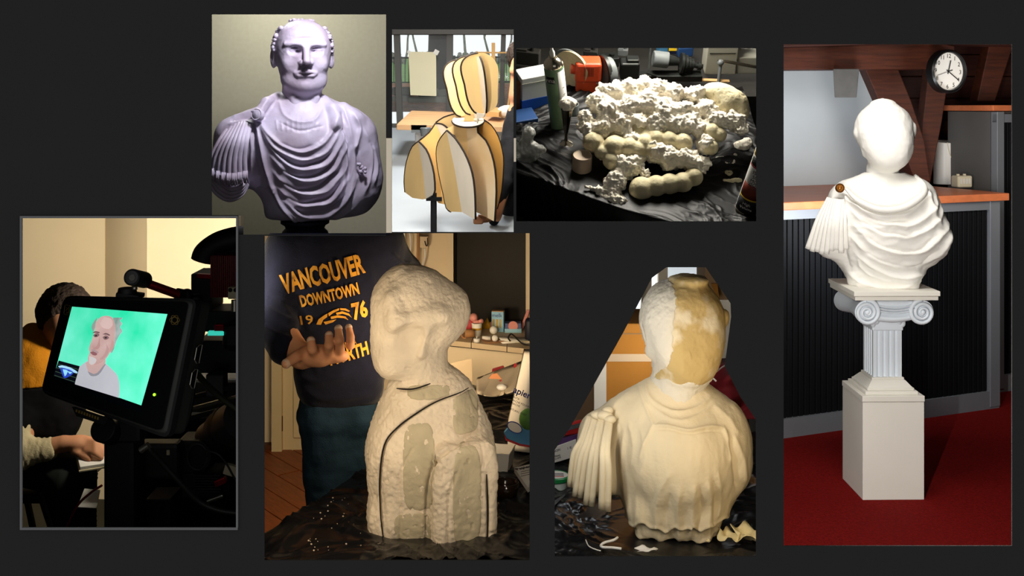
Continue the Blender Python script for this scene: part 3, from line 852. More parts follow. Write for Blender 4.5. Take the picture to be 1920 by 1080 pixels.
def headf6(G):
    d = ell(G, L6(480, 215, 14), (79, 86, 82))
    d = smin(d, ell(G, L6(503, 330, 0), (58, 62, 68)), 40)
    d = smin(d, cap(G, L6(465, 400, 18), L6(462, 500, 18), 47, 56), 18)
    c = L6(505, 290, -30)
    pl = (G[0]-f32(c[0]))*f32(nf6.x)+(G[1]-f32(c[1]))*f32(nf6.y)+(G[2]-f32(c[2]))*f32(nf6.z)-f32(30)
    d = smax(d, pl, 14)
    d = smin(d, ell(G, L6(634, 205, 18), (7, 12, 15)), 6)
    d = smin(d, cap(G, L6(385, 190, -14), L6(372, 320, -12), 9, 11), 14)
    d = smax(d, -ell(G, L6(360, 250, -8), (12, 14, 32)), 10)
    d = smin(d, ell(G, L6(510, 66, 0), (34, 30, 10)), 14)
    return d
def dh6(v, n): return 1.3*fbm(v*.05, 3, 11)+1.5*np.maximum(0, vnoise(v*.16, 4))**2*(n[:, 0] < .3)
hd6 = sculpt('head', headf6, (-90, -90, 230), (115, 110, 510), 2.2, FB6, M_head6, bust6, dh6)
# the left side of the head and the neck are smeared with whiter filler: a thin shell over it
def shell6(G):
    d = headf6(G)-f32(1.0)
    k = (G[0]-f32(L6(425, 0, 0)[0]))*f32(.93)+(G[1]+f32(60))*f32(.35)+(G[2]-f32(300))*f32(-.12)
    k2 = G[2]-f32(L6(0, 415, 0)[2])-(G[0]*f32(.0))
    nz = f32(2.5)*np.sin(G[2]*f32(.05))+f32(1)*np.sin(G[2]*f32(.31)+G[1]*f32(.2))
    return smax(d, smin(k+nz, k2+f32(4)*np.sin(G[0]*f32(.15)), 10), 2)
def dsh6(v, n): return dh6(v, n)+.7*fbm(v*.2, 2, 3)
sculpt('white_filler_smear', shell6, (-90, -90, 225), (115, 110, 510), 2.2, FB6, M_headw6, bust6, dsh6)
# shoulder strips cut at the ends
sleeve6 = [((150, 560), (88, 800), 17), ((172, 556), (112, 822), 19), ((196, 556), (155, 838), 20), ((222, 562), (212, 840), 21)]
for i, ((u0, v0), (u1, v1), w_) in enumerate(sleeve6):
    Yd = -12-17*i
    um = u0*.5+u1*.5-10*(3-i)*.5
    pth = spline([L6(u0, v0, Yd*.5-18), L6(u0*.75+u1*.25-6, v0+70, Yd-36), L6(um, (v0+v1)/2, Yd-44), L6(u1, v1, Yd-38)], 4)
    for k, (dx, dl) in enumerate(((-.26, 0), (.26, .03))):
        mb = MB(FB6); pp = [(p[0]+dx*w_*min(1, (j/len(pth))*1.1+.3), p[1], p[2]-(dl*60 if j == len(pth)-1 else 0)) for j, p in enumerate(pth)]
        strip(mb, pp, w_*.56, 2.2); part('shoulder_strip', mb, M_cloth6, bust6, smooth=True)
knot = MB(FB6)
for (u, v, Y, r) in ((205, 545, -40, (16, 10, 9)), (225, 555, -46, (12, 9, 8)), (180, 548, -36, (14, 9, 8)), (215, 530, -34, (11, 8, 7))): knot.ball(L6(u, v, Y), r)
part('shoulder_knot', knot, M_cloth6, bust6, smooth=True)

# --- background: window, boxes, red cloth

win6 = thing('window_1', None, None, P(1230, 640, 4.6)); win6['kind'] = 'structure'
def pxbox(x0, y0, x1, y1, y, th, M=None, rz=0):
    a, c = P(x0, y0, y), P(x1, y1, y); mb = MB()
    mb.box(((a.x+c.x)/2, y+th/2, (a.z+c.z)/2), (abs(c.x-a.x), th, abs(a.z-c.z)), (0, 0, rz)); return mb
struct('wall_rear', pxbox(1020, 432, 1440, 1290, 4.92, .05), M_wall6)
part('pane', pxbox(1120, 470, 1235, 625, 4.62, .01), M_glow, win6)
part('pane', pxbox(1252, 470, 1330, 625, 4.62, .01), mat('soft_daylit_pane', (214, 224, 232), .3, emit=.75, var=.02), win6)
part('window_post', pxbox(1235, 470, 1252, 640, 4.57, .06), M_winframe, win6)
part('window_post', pxbox(1203, 470, 1222, 640, 4.58, .05), M_winframe, win6)
part('window_sill', pxbox(1110, 615, 1335, 640, 4.52, .08), M_winframe, win6)
bx = thing('cardboard_box', 'large brown cardboard box sealed with pale tape behind the cloth-covered bust', 'box', on_z(1205, 870, ZT6))
part('carton', pxbox(1133, 607, 1275, 814, 3.72, .28, rz=.0), M_card, bx, bev=.004)
part('tape', pxbox(1132, 664, 1276, 678, 3.717, .006), M_tape, bx)
part('lid_seam', pxbox(1133, 625, 1275, 627, 3.7175, .005), M_card2, bx)
gb = thing('grey_carton', 'narrow grey carton with white edge tape left of the brown cardboard box', 'box', on_z(1100, 862, ZT6))
part('carton', pxbox(1050, 690, 1118, 804, 3.78, .2), M_card2, gb, bev=.003)
part('edge_tape', pxbox(1114, 660, 1137, 815, 3.70, .012), M_paperw, gb)
b2 = thing('folded_carton', 'grey brown carton with open flap at top right of the bust head', 'box', P(1350, 620, 4.3))
part('carton', pxbox(1322, 470, 1400, 562, 4.3, .2), M_card2, b2, bev=.003)
part('flap', MB().hexa([P(1333, 532, 4.28), P(1345, 560, 4.22), P(1346, 560, 4.24), P(1334, 532, 4.3), P(1345, 532, 4.28), P(1349, 560, 4.22), P(1350, 560, 4.24), P(1346, 532, 4.3)]), M_card, b2)
part('white_base', pxbox(1322, 562, 1400, 700, 4.31, .2), M_paperw, b2, bev=.003)
rc = thing('red_cloth_bag', 'dark red cloth bag hanging behind the right shoulder of the cloth bust', 'bag', on_z(1385, 850, ZT6))
def redf(u, v):
    x = 1325+u*110; y = 686+v*100
    return P(x, y, 3.95+.03*math.sin(u*9+v*3)+.02*math.sin(v*14+u*5)-.08*v)
part('cloth_body', MB().sheet(redf, 24, 24, (0, .12, 0)), M_redcloth, rc, smooth=True)
wl = thing('fairy_light_string', 'white string of red fairy lights behind the cloth bust neck', 'string lights', P(1335, 722, 3.85))
cable = spline([P(1322, 722, 3.86), P(1330, 706, 3.85), P(1342, 698, 3.84), P(1352, 690, 3.86), P(1362, 684, 3.9)], 5)
part('wire', MB().tube(cable, .0028, 6), M_wire, wl, smooth=True)
cable = spline([P(1326, 716, 3.85), P(1336, 708, 3.85), P(1343, 695, 3.83), P(1350, 682, 3.86)], 5)
part('wire', MB().tube(cable, .0025, 6), M_wire, wl, smooth=True)
part('bulb_stem', MB().cyl(P(1332, 704, 3.83), P(1343, 715, 3.82), .003, n=6), M_wire, wl)
part('bulb', MB().ball(P(1332, 706, 3.83), .006), M_redled, wl, smooth=True)
# --- things on the left of the table
d0 = on_z(1060, 880, ZT6)
wb = thing('printed_white_box', 'white printed carton behind the green lidded tub', 'box', P(1062, 872, 3.3))
part('carton', MB().hexa([P(1025, 872, 3.3), P(1080, 856, 3.36), P(1080, 856, 3.56), P(1025, 872, 3.5), P(1025, 843, 3.3), P(1080, 823, 3.36), P(1080, 823, 3.56), P(1025, 843, 3.5)]), M_paperw, wb, bev=.002)
rt = (P(1080, 840, 3.36)-P(1025, 858, 3.3)); upv = Vector((0, 0, 1))
text('canon'[1:] if False else 'NON', M_ink, facing(P(1044, 845, 3.317), rt, upv), .011, 'lettering', wb)
text('1/35mm', M_ink, facing(P(1044, 855, 3.314), rt, upv), .008, 'lettering', wb)
text('PRO HTS', M_ink, facing(P(1044, 860, 3.314), rt, upv), .008, 'lettering', wb)
text('I  IE', M_ink, facing(P(1068, 840, 3.34), rt, upv), .010, 'lettering', wb)
one('purple_folder', MB().hexa([P(1046, 838, 3.36), P(1085, 824, 3.44), P(1085, 820, 3.6), P(1046, 834, 3.55), P(1046, 826, 3.36), P(1085, 814, 3.44), P(1085, 810, 3.6), P(1046, 822, 3.55)]), M_purple,
    'purple card folder lying on the white printed carton', 'folder', bev=.001)
rp_ = thing('red_packet', 'red and silver packet above the purple folder', 'packet', P(1072, 822, 3.5))
part('wrapper', MB().hexa([P(1058, 818, 3.48), P(1090, 812, 3.5), P(1090, 806, 3.62), P(1058, 812, 3.62), P(1060, 796, 3.48), P(1090, 786, 3.5), P(1090, 786, 3.62), P(1060, 794, 3.62)]), M_redpack, rp_, bev=.004)
part('foil_band', MB().hexa([P(1062, 808, 3.475), P(1088, 801, 3.495), P(1088, 801, 3.5), P(1062, 808, 3.48), P(1064, 799, 3.475), P(1088, 793, 3.495), P(1088, 793, 3.5), P(1064, 799, 3.48)]), M_scissor, rp_)
tb = on_z(1042, 918, ZT6); s = tb.y/F
tub = thing('lidded_tub', 'round pale plastic tub with green rimmed lid at the left edge of the table', 'tub', tb)
part('tub_body', MB(Matrix.Translation(tb)).lathe([(19*s, 0), (23*s, 22*s), (23*s, 24*s)], n=32), M_tub, tub, auto=.6)
part('lid_rim', MB(Matrix.Translation(tb)).lathe([(25*s, 19*s), (27*s, 21*s), (27*s, 27*s), (24*s, 29*s), (23*s, 26*s)], n=32), M_green_lid, tub, auto=.6)
part('lid_label', MB(Matrix.Translation(tb)).lathe([(23.4*s, 24*s), (23.4*s, 27.5*s)], n=32), M_paperw, tub)
for k in range(3): part('print_line', MB(Matrix.Translation(tb)).box((2*s, (-9+7*k)*s, 27.8*s), (26*s, 2.4*s, .4*s)), M_ink if k else M_redpack, tub)
sc = thing('scissors', 'steel scissor blades poking in from the left on the plastic sheet', 'scissors', on_z(1050, 936, ZT6+.02))
for k, dy in enumerate((0, 6)):
    a, c = on_z(1030, 948+dy, ZT6+.03), on_z(1060, 928+dy*.2, ZT6+.03)
    n_ = (c-a).normalized(); sd = n_.cross(Vector((0, 0, 1)))*.006
    part('blade', MB().hexa([a-sd, a+sd, c+sd*.1, c-sd*.1, a-sd+Vector((0, 0, .002)), a+sd+Vector((0, 0, .002)), c+sd*.1+Vector((0, 0, .002)), c-sd*.1+Vector((0, 0, .002))]), M_scissor, sc)
# scraps and paste threads
one('paste_thread', MB().tube([on_z(a, c, ZT6+.03) for a, c in spline([(1158, 1008), (1150, 1013), (1135, 1017), (1127, 1022), (1130, 1026), (1148, 1027), (1165, 1029)], 5)], .0035, 6), M_paperw,
    'hooked white paste thread lying on the plastic at the front left', 'scrap', smooth=True)
one('thin_thread', MB().tube([on_z(a, c, ZT6+.03) for a, c in spline([(1098, 1012), (1104, 1024), (1116, 1030), (1126, 1033)], 5)], .0016, 6), M_paperw,
    'thin pale thread beside the hooked paste thread', 'scrap', smooth=True)
def scrap(name, px, py, rx, ry, hz, label, m, seed, n=9):
    c_ = on_z(px, py, ZT6+.012); s_ = c_.y/F; rg = random.Random(seed); mb = MB()
    def fn(u, v):
        x = (u-.5)*2*rx*s_; y = (v-.5)*2*ry*s_*2.2
        q = Vector((x*14, y*14, seed)); 
        return (c_.x+x*(1+.25*math.sin(v*7+seed)), c_.y+y*(1+.3*math.sin(u*6+seed*2)), c_.z+.01+hz*(.5+.5*math.sin(u*6+seed)*math.cos(v*5+u*3+seed))+hz*.12*rg.random())
    mb.sheet(fn, n, n, (0, 0, -.0012))
    return one(name, mb, m, label, 'scrap', smooth=True)
scrap('crumpled_paper', 1402, 1022, 24, 16, .035, 'crumpled cream paper scrap at the right corner of the table', M_paste, 2, 12)
scrap('crumpled_paper', 1366, 1018, 18, 12, .02, 'flat torn paper scrap beside the crumpled one at right', M_paste, 5, 10)
scrap('paper_scrap', 1212, 1040, 18, 5, .008, 'small white paper scrap at the bottom edge in front of the cloth bust', M_paperw, 3, 7)
one('paste_crumb', MB().ball(on_z(1328, 1014, ZT6+.02), (.006, .005, .004), 7, 5), M_paste, 'small cream crumb at the foot of the cloth bust', 'crumb')
trim_niche(1018.6, 1441.4, 430.6, 1299)

# ================================================================== niche 5: rough plaster bust on a table, man behind it
M_plaster5 = mat('rough_white_plaster', (236, 218, 190), .9, var=.16, scale=9, bump=.4, bscale=70, spec=.1)
M_foam5 = mat('smooth_grey_foam', (200, 186, 154), .85, var=.2, scale=16, bump=.3, bscale=60, spec=.1)
M_slot = mat('burnt_plywood_slot', (30, 24, 20), .9, var=.1)
M_navy = mat('navy_sweatshirt', (20, 21, 34), .95, var=.25, scale=30, bump=.25, bscale=220, spec=.08, sheen=.1)
M_jeans = mat('blue_jeans', (32, 50, 64), .9, var=.3, scale=14, bump=.3, bscale=260, spec=.1)
M_skin = mat('warm_skin', (206, 146, 108), .6, var=.1, scale=14, spec=.3, sss=.1)
M_dust = mat('plaster_dusted_fingertip', (214, 180, 154), .9, var=.1)
M_gold = mat('yellow_shirt_print', (190, 132, 34), .85, scale=30, rgb2=(120, 78, 20), lo=.3, hi=.5)
M_wall5 = mat('warm_cream_wall', (226, 208, 176), .9, var=.04, spec=.1)
M_door = mat('cream_door_paint', (222, 204, 160), .6, var=.04)
M_floor5 = mat('orange_parquet', (146, 72, 28), .4, var=.35, scale=6, stretch=(2, 12, 2))
M_brown = mat('brown_baseboard', (92, 50, 26), .6, var=.2)
M_glass5 = mat('dark_night_window_glass', (26, 22, 16), .45, var=.5, scale=3, spec=.15)
M_sill = mat('beige_sill_tile', (206, 184, 150), .5, var=.08)
M_melk = mat('light_blue_milk_carton', (150, 200, 226), .5, var=.1)
M_yel = mat('yellow_plastic', (206, 160, 40), .5, var=.1)
M_pink = mat('pink_plastic', (226, 150, 140), .5, var=.1)
M_red5 = mat('red_plastic', (176, 44, 48), .5, var=.15)
M_bluebox = mat('blue_game_box', (92, 104, 150), .5, var=.2, scale=20)
M_tan = mat('tan_wooden_toy', (170, 122, 76), .6, var=.15)
M_dkblue = mat('dark_blue_case', (22, 26, 44), .5)
M_bagp = mat('white_paper_sack', (226, 218, 204), .7, var=.08, scale=5)
M_bagblue = mat('blue_sack_print', (74, 134, 176), .6, var=.1)
M_bagtxt = mat('blue_sack_lettering', (44, 62, 140), .6)
M_green = mat('green_fruit_print', (78, 120, 52), .6, var=.3, scale=25)
M_clear = mat('cloudy_plastic_tray', (226, 222, 210), .3, var=.05, spec=.5)
M_dish = mat('brown_glass_dish', (40, 28, 18), .12, var=.2, spec=.8)
M_grey_bag = mat('beige_cloth_bag', (206, 190, 166), .85, var=.1)
M_orange = mat('orange_print', (226, 150, 100), .7)
M_navyplast = mat('green_dotted_print', (120, 170, 60), .6)

# --- room
fl5 = struct('floor', MB().box((-.62, 5.0, -.02), (1.7, 2.6, .02)), M_brown)
pd = Vector((.289, -.36, 0)).normalized(); pn = Vector((-pd.y, pd.x, 0)); o0 = P(500, 900, 1.73*F/700)
first = None; rg5 = random.Random(2)
for i in range(-7, 9):
    off = rg5.uniform(0, .5)
    for j in range(-2, 3):
        c_ = o0+pn*(i*.115)+pd*(off+j*.62); c_.z = 0
        if not (-1.5 < c_.x < .3 and 3.9 < c_.y < 6.1): continue
        if first is None:
            mb = MB(); mb.box((0, 0, 0), (.612, .111, .012), bev=.0015)
            first = part('plank', mb, M_floor5, fl5); first.rotation_euler = (0, 0, math.atan2(pd.y, pd.x))
            base_off = first.location.copy(); first.location = base_off+c_; first['pl'] = 0
        else:
            c = first.copy(); C.objects.link(c); c.parent = fl5; c.location = base_off+c_
if first is not None and 'pl' in first: del first['pl']
def wallpx(name, x0, y0, x1, y1, ya, yb, m, th=.04):
    mb = MB(); f = [P(x0, y1, ya), P(x1, y1, yb), P(x1, y0, yb), P(x0, y0, ya)]; k = [p+Vector((0, th, 0)) for p in f]
    mb.add(f+k, [(0, 1, 2, 3), (7, 6, 5, 4), (0, 4, 5, 1), (1, 5, 6, 2), (2, 6, 7, 3), (3, 7, 4, 0)])
    return mb
struct('wall_left', wallpx('w', 440, 400, 760, 880, 5.42, 5.42, M_wall5), M_wall5)
dr = struct('door_1', wallpx('w', 529, 420, 720, 853, 5.36, 5.36, M_door, .035), M_door)
part('door_panel', wallpx('w', 549, 500, 700, 822, 5.345, 5.345, M_door, .02), M_door, dr, bev=.006)
part('hinge', MB().cyl(P(527, 808, 5.34), P(527, 780, 5.34), .009, n=8), M_brown, dr)
struct('trim_10', wallpx('w', 509, 420, 528, 857, 5.33, 5.33, M_door, .06), M_door)
struct('baseboard_left', wallpx('w', 440, 835, 511, 857, 5.36, 5.36, M_brown, .05), M_brown)
struct('wall_window', wallpx('w', 700, 400, 858, 900, 4.86, 4.80, M_wall5), M_wall5)
struct('wall_window', wallpx('w', 840, 640, 1030, 860, 4.52, 4.36, M_wall5), M_wall5)
w2 = thing('window_2', None, None, P(920, 640, 4.75)); w2['kind'] = 'structure'
part('pane', wallpx('w', 852, 400, 986, 640, 4.79, 4.70, None, .01), M_glass5, w2)
part('frame_post', wallpx('w', 838, 400, 850, 660, 4.76, 4.75, None, .05), M_wall5, w2)
part('frame_post', wallpx('w', 986, 400, 1020, 660, 4.66, 4.62, None, .05), M_wall5, w2)
part('rubber_seal', wallpx('w', 850, 400, 854, 650, 4.775, 4.77, None, .02), M_slot, w2)
ZS = .757
sill = struct('trim_11', MB().hexa([P(800, 645, 4.5), P(1020, 668, 4.27), P(1020, 640, 4.72), P(800, 628, 4.95), *(Vector((p.x, p.y, p.z)) for p in (P(800, 641, 4.5), P(1020, 664, 4.27), P(1020, 636, 4.72), P(800, 624, 4.95)))]), M_slot)
for k, (a, c) in enumerate(((800, 883), (884, 950), (951, 1022))):
    def sp(px): t = (px-852)/140; return 642+16*t, 4.43-.15*t
    (ya, da), (yb, db) = sp(a), sp(c)
    fa, fb = P(a, ya, da), P(c, yb, db); fa.z = fb.z = ZS
    ba, bb = fa+Vector((.02, .40, 0)), fb+Vector((.02, .40, 0)); dz = Vector((0, 0, -.022))
    part('sill_tile', MB().hexa([fa+dz, fb+dz, bb+dz, ba+dz, fa, fb, bb, ba]), M_sill, sill, bev=.002)
# wall fittings
ws = thing('wall_socket', 'cream wall socket box with cable on the wall above the plaster head', 'socket', P(794, 464, 4.77))
part('box', wallpx('w', 787, 443, 803, 465, 4.77, 4.77, None, .03), M_sill, ws, bev=.004)
part('cable', MB().tube(spline([P(801, 446, 4.765), P(802, 458, 4.76), P(799, 461, 4.76), P(796, 452, 4.762)], 5), .002, 6), M_slot, ws, smooth=True)
one('conduit_pipe', MB().tube([P(784, 430, 4.78), P(784, 470, 4.78), P(782, 520, 4.78)], .006, 8), M_tan, 'thin tan conduit pipe running down the wall below the socket', 'pipe', smooth=True)
one('loose_cable', MB().tube(spline([P(766, 430, 4.78), P(770, 450, 4.78), P(768, 480, 4.775), P(762, 510, 4.78)], 5), .004, 8), M_wire, 'white cable hanging loosely beside the wall poster', 'cable', smooth=True)
one('hanging_cable', MB().tube(spline([P(796, 465, 4.775), P(797, 480, 4.77), P(793, 498, 4.775), P(791, 520, 4.78)], 5), .004, 8), M_wire, 'white cable hanging from the wall socket', 'cable', smooth=True)
po = thing('wall_poster', 'narrow white paper strip with small vertical lettering on the wall', 'poster', P(753, 490, 4.76))
part('paper', wallpx('w', 748, 425, 759, 505, 4.77, 4.77, None, .003), M_paperw, po)
text('Live. Dare. Create.', M_ink, facing(P(754.5, 461, 4.766), (0, 0, 1), (-1, 0, 0)), .020, 'lettering', po, sx=.72)
one('wood_batten', wallpx('w', 741, 425, 748, 463, 4.76, 4.76, None, .02), M_sill, 'short cream batten on the wall left of the paper strip', 'batten')

# --- table with plastic
ZT5 = .60
xe = lambda y: -.65+(y-2.79)*.377
tb5 = MB().prism([(xe(2.62)+.02, 2.62), (.14, 2.62), (.14, 4.28), (xe(3.45)+.02, 4.28), (xe(3.45)+.02, 3.45)], ZT5-.03, ZT5, 'xy')
one('table_board', tb5, M_tablewood, 'work table under the rough plaster bust', 'table')
def drop5(x, y, z):
    e = xe(np.minimum(y, 3.45))-.012; d_ = np.clip(e-x, 0, .05+.012*np.sin(y*19))
    return np.where(x < e, e-d_*.55, x), z-d_*2.4
p_, q_ = crumple(-.80, .14, 2.62, 4.28, ZT5, .03, 170, 260, 12, 8, flat=[(P(800, 990, 2.85).x, 2.87, .15), (P(940, 870, 3.35).x, 3.35, .05), (P(950, 915, 3.1).x, 3.1, .05)], drop=drop5)
o_ = net_object('plastic_sheet', p_, q_, Matrix.Identity(4), M_sheet6)
tag(o_, 'crumpled black plastic sheet covering the table of the rough plaster bust', 'plastic sheet')

# --- rough plaster bust
X5, Z5, Y5 = 805, 985, 2.90
FB5 = pframe(X5, Z5, Y5)
TC5 = tracer(X5, Z5, (490, 430), 1.7137)
def L5(u, v, Y): return (490+u/1.7137-X5, Y, Z5-(430+v/1.7137))
b5 = thing('rough_plaster_bust', 'rough unfinished plaster and foam bust with dark slots on black plastic', 'bust', FB5 @ Vector((0, 0, 0)))
def torsof5(G):
    d = rbox(G, L5(540, 800, 10), (112, 86, 124), 78)
    d = smin(d, ell(G, L5(545, 690, 10), (112, 80, 110)), 40)
    d = smin(d, cap(G, L5(500, 560, 6), L5(585, 545, 10), 62, 56), 40)
    d = smin(d, cap(G, L5(515, 470, 6), L5(530, 520, 8), 52, 60), 22)
    d = smin(d, rbox(G, L5(540, 930, 8), (112, 82, 48), 40), 20)
    slab = rbox(G, L5(643, 812, -58), (58, 42, 98), 24, rz=.25)
    d = smin(d, slab, 10)
    return smax(d, -G[2], 6)
grooves5 = [
 ([(402, 965), (388, 860), (386, 760), (400, 660), (440, 605), (500, 560), (570, 525), (665, 505)], 2.2, -7),
 ([(450, 960), (452, 860), (446, 760), (470, 690), (500, 650)], 2.4, -3),
 ([(530, 990), (528, 880), (536, 760), (560, 690), (600, 655), (665, 635), (710, 630)], 3, -7),
 ([(595, 985), (597, 880), (600, 790), (625, 720)], 3, -4), ([(437, 495), (490, 490), (545, 475)], 2.2, -6),
 ([(718, 965), (720, 850), (716, 740)], 2.2, -7), ([(704, 730), (706, 680), (700, 650)], 2.2, -3), ([(665, 500), (690, 560), (712, 560)], 3, -4),
 ([(365, 700), (352, 800), (360, 930)], 8, 4), ([(420, 700), (410, 800), (425, 940)], 8, 4), ([(560, 720), (556, 850), (565, 980)], 9, 5), ([(740, 680), (742, 800), (728, 950)], 7, 5),
]
gr5 = [(spline(TC5(p), 4), w, a) for p, w, a in grooves5]
def dtor5(v, n):
    fr = np.clip(-n[:, 1]*1.6+.3, 0, 1)
    rough = fbm(v*.16, 3, 3); pits = -2.2*np.clip(vnoise(v*.12, 8)-.55, 0, 1)*3
    return ridge_field(v[:, 0], v[:, 2], gr5)*fr+1.4*rough+pits+1.5*vnoise(v*.03, 6)
sculpt('torso', torsof5, (-135, -120, 0), (140, 110, 340), 2.0, FB5, M_plaster5, b5, dtor5)
def march(fn, X, Z, y0=-240, it=40):
    X = np.asarray(X, f32); Z = np.asarray(Z, f32); Y = np.full(len(X), y0, f32)
    for _ in range(it): Y = Y+np.clip(fn((X, Y, Z)), -6, 30)*f32(.85)
    return Y
def draped_band(name, pts, w, fn, FM, m, parent, lift=.6, n=5):
    pp = spline(pts, n); X = [p[0] for p in pp]; Z = [p[1] for p in pp]; Y = march(fn, X, Z)
    k = len(pp)
    ww = [w*(.35+.65*math.sin(math.pi*min(1, max(0, (i+.5)/k)))**.5) for i in range(k)]
    part(name, MB(FM).tube([(X[i], float(Y[i])+w*.35-lift, Z[i]) for i in range(k)], ww, 6), m, parent, smooth=True)
for i in (0, 4, 5): draped_band('plywood_slot', TC5(grooves5[i][0]), 1.5, torsof5, FB5, M_slot, b5, lift=-1.2)
def patch5(cu, cv, ru, rv, nm='smooth_patch'):
    c_ = L5(cu, cv, 0); a, e = ru/1.7137, rv/1.7137
    def fn(G):
        reg = (np.sqrt(((G[0]-f32(c_[0]))/f32(a))**4+((G[2]-f32(c_[2]))/f32(e))**4)-1)*f32(min(a, e))+f32(0)
        return smax(smax(torsof5(G)-f32(1.4), reg, 4), G[1]+f32(5), 2)
    def dp(v, n): return ridge_field(v[:, 0], v[:, 2], gr5)*np.clip(-n[:, 1]*1.6+.3, 0, 1)+.6*fbm(v*.16, 2, 3)-2.0*np.clip(vnoise(v*.13, 8)-.5, 0, 1)*3
    sculpt(nm, fn, (c_[0]-a-8, -120, max(2, c_[2]-e-8)), (c_[0]+a+8, 0, c_[2]+e+8), 2.2, FB5, M_foam5, b5, dp)
patch5(508, 720, 50, 135); patch5(490, 910, 60, 50); patch5(655, 800, 45, 150); patch5(655, 570, 42, 60); patch5(540, 500, 70, 22)
def headf5(G):
    d = ell(G, L5(440, 300, 0), (56, 62, 98))
    d = smin(d, ell(G, L5(545, 275, 6), (76, 68, 66), ry=-.35), 40)
    d = smin(d, ell(G, L5(480, 200, 0), (58, 52, 46), ry=-.5), 30)
    d = smin(d, cap(G, L5(500, 400, 4), L5(520, 480, 6), 52, 52), 24)
    d = smin(d, ell(G, L5(420, 415, -4), (32, 48, 32)), 24)
    d = smin(d, cap(G, L5(425, 205, -54), L5(438, 276, -66), 10, 13), 20)
    d = smin(d, cap(G, L5(440, 276, -64), L5(575, 258, -60), 10, 15), 24)
    d = smin(d, cap(G, L5(532, 312, -66), L5(514, 378, -56), 8, 7), 14)
    d = smax(d, -ell(G, L5(480, 335, -80), (30, 24, 30)), 18)
    d = smax(d, -ell(G, L5(568, 350, -78), (22, 19, 32), ry=.3), 20)
    d = smin(d, ell(G, L5(440, 135, -4), (20, 26, 10), ry=-.6), 8)
    return d
def dhd5(v, n): return 1.3*fbm(v*.06, 3, 21)+.3*fbm(v*.25, 2, 5)-2.0*np.clip(vnoise(v*.14, 8)-.6, 0, 1)*2
sculpt('head', headf5, (-105, -90, 285), (95, 95, 495), 2.0, FB5, M_plaster5, b5, dhd5)

# --- the man
XM, ZM, YM = 630, 760, 3.57
FM5 = pframe(XM, ZM, YM)
def LM(px, py, Y): return (px-XM, Y, ZM-py)
man = thing('person', 'person in navy sweatshirt and blue jeans holding out a plaster-dusted open hand', 'person', Vector((P(632, 0, YM).x, YM, 0)))
def sweat(G):
    d = ell(G, LM(640, 505, 4), (96, 58, 92))
    d = smin(d, ell(G, LM(632, 630, 2), (82, 54, 120)), 50)
    d = smin(d, rbox(G, LM(640, 715, 2), (80, 52, 48), 40), 40)
    d = smin(d, cap(G, LM(558, 462, 4), LM(712, 450, 8), 40, 40), 30)
    d = smin(d, cap(G, LM(540, 468, 0), LM(514, 585, -24), 42, 37), 24)
    d = smin(d, cap(G, LM(514, 588, -24), LM(540, 634, -66), 36, 30), 16)
    d = smin(d, cap(G, LM(716, 466, 6), LM(762, 520, 40), 40, 32), 24)
    d = smin(d, cap(G, LM(762, 520, 40), LM(800, 600, 20), 30, 26), 14)
    d = smax(d, -(G[2]-f32(ZM-766)), 8)
    return smax(d, G[2]-f32(ZM-428), 3)
def dsw(v, n):
    L_ = [([(535, 560), (560, 600), (600, 690)], 6, 3), ([(505, 560), (530, 575), (550, 590)], 4, 4), ([(500, 590), (525, 605), (552, 615)], 4, 4), ([(505, 540), (540, 555), (560, 570)], 4, -3),
          ([(690, 480), (700, 560), (690, 640)], 7, 3), ([(570, 715), (620, 735), (690, 728)], 7, 3), ([(575, 745), (630, 752), (700, 742)], 5, 3), ([(730, 470), (750, 490), (770, 500)], 4, 4), ([(560, 690), (600, 700), (660, 690)], 6, 3)]
    return ridge_field(v[:, 0], v[:, 2], [(spline([(a-XM, ZM-c) for a, c in p], 4), w, a_) for p, w, a_ in L_])*np.clip(-n[:, 1]*2+.4, 0, 1)+1.6*fbm(v*.025, 3, 4)
HND = [  # finger chains: base, knuckle, tip in pixels and depth; radius
 ((594, 632, -128), (589, 620, -146), (587, 606, -140), 8.6), ((617, 632, -130), (618, 614, -148), (618, 598, -138), 8.4),
 ((637, 628, -128), (636, 606, -146), (634, 588, -134), 8.0), ((655, 622, -122), (655, 604, -138), (652, 588, -128), 7.2),
 ((574, 634, -112), (560, 636, -134), (545, 643, -150), 9.6)]
def bodyf(G):
    d = ell(G, LM(640, 520, 4), (80, 44, 80))
    d = smin(d, ell(G, LM(634, 640, 2), (66, 42, 110)), 40)
    d = smin(d, cap(G, LM(548, 468, 0), LM(515, 585, -24), 28, 26), 24)
    d = smin(d, cap(G, LM(515, 588, -24), LM(570, 646, -92), 27, 20), 14)
    d = smin(d, cap(G, LM(566, 644, -88), LM(600, 640, -118), 19, 19), 12)
    d = smin(d, ell(G, LM(616, 638, -116), (38, 17, 15), ry=.12), 12)
    d = smin(d, ell(G, LM(585, 640, -112), (20, 18, 14)), 8)
    d = smin(d, cap(G, LM(640, 470, 6), LM(642, 425, 4), 34, 30), 20)
    for a, b, c, r in HND:
        d = smin(d, cap(G, LM(*a), LM(*b), r*1.08, r), 5); d = smin(d, cap(G, LM(*b), LM(*c), r, r*.85), 2.5)
    d = smin(d, cap(G, LM(600, 740, 2), LM(598, 880, -6), 32, 26), 20)
    d = smin(d, cap(G, LM(665, 740, 6), LM(680, 880, 6), 32, 26), 20)
    return smax(d, G[2]-f32(ZM-430), 3)
sculpt('body', bodyf, (-160, -165, -140), (95, 60, 335), 1.9, FM5, M_skin, man, lambda v, n: .35*fbm(v*.12, 2, 2))
sculpt('sweatshirt', sweat, (-165, -105, -12), (200, 80, 340), 2.4, FM5, M_navy, man, dsw)
jl = Vector(P(600, 0, YM)); 
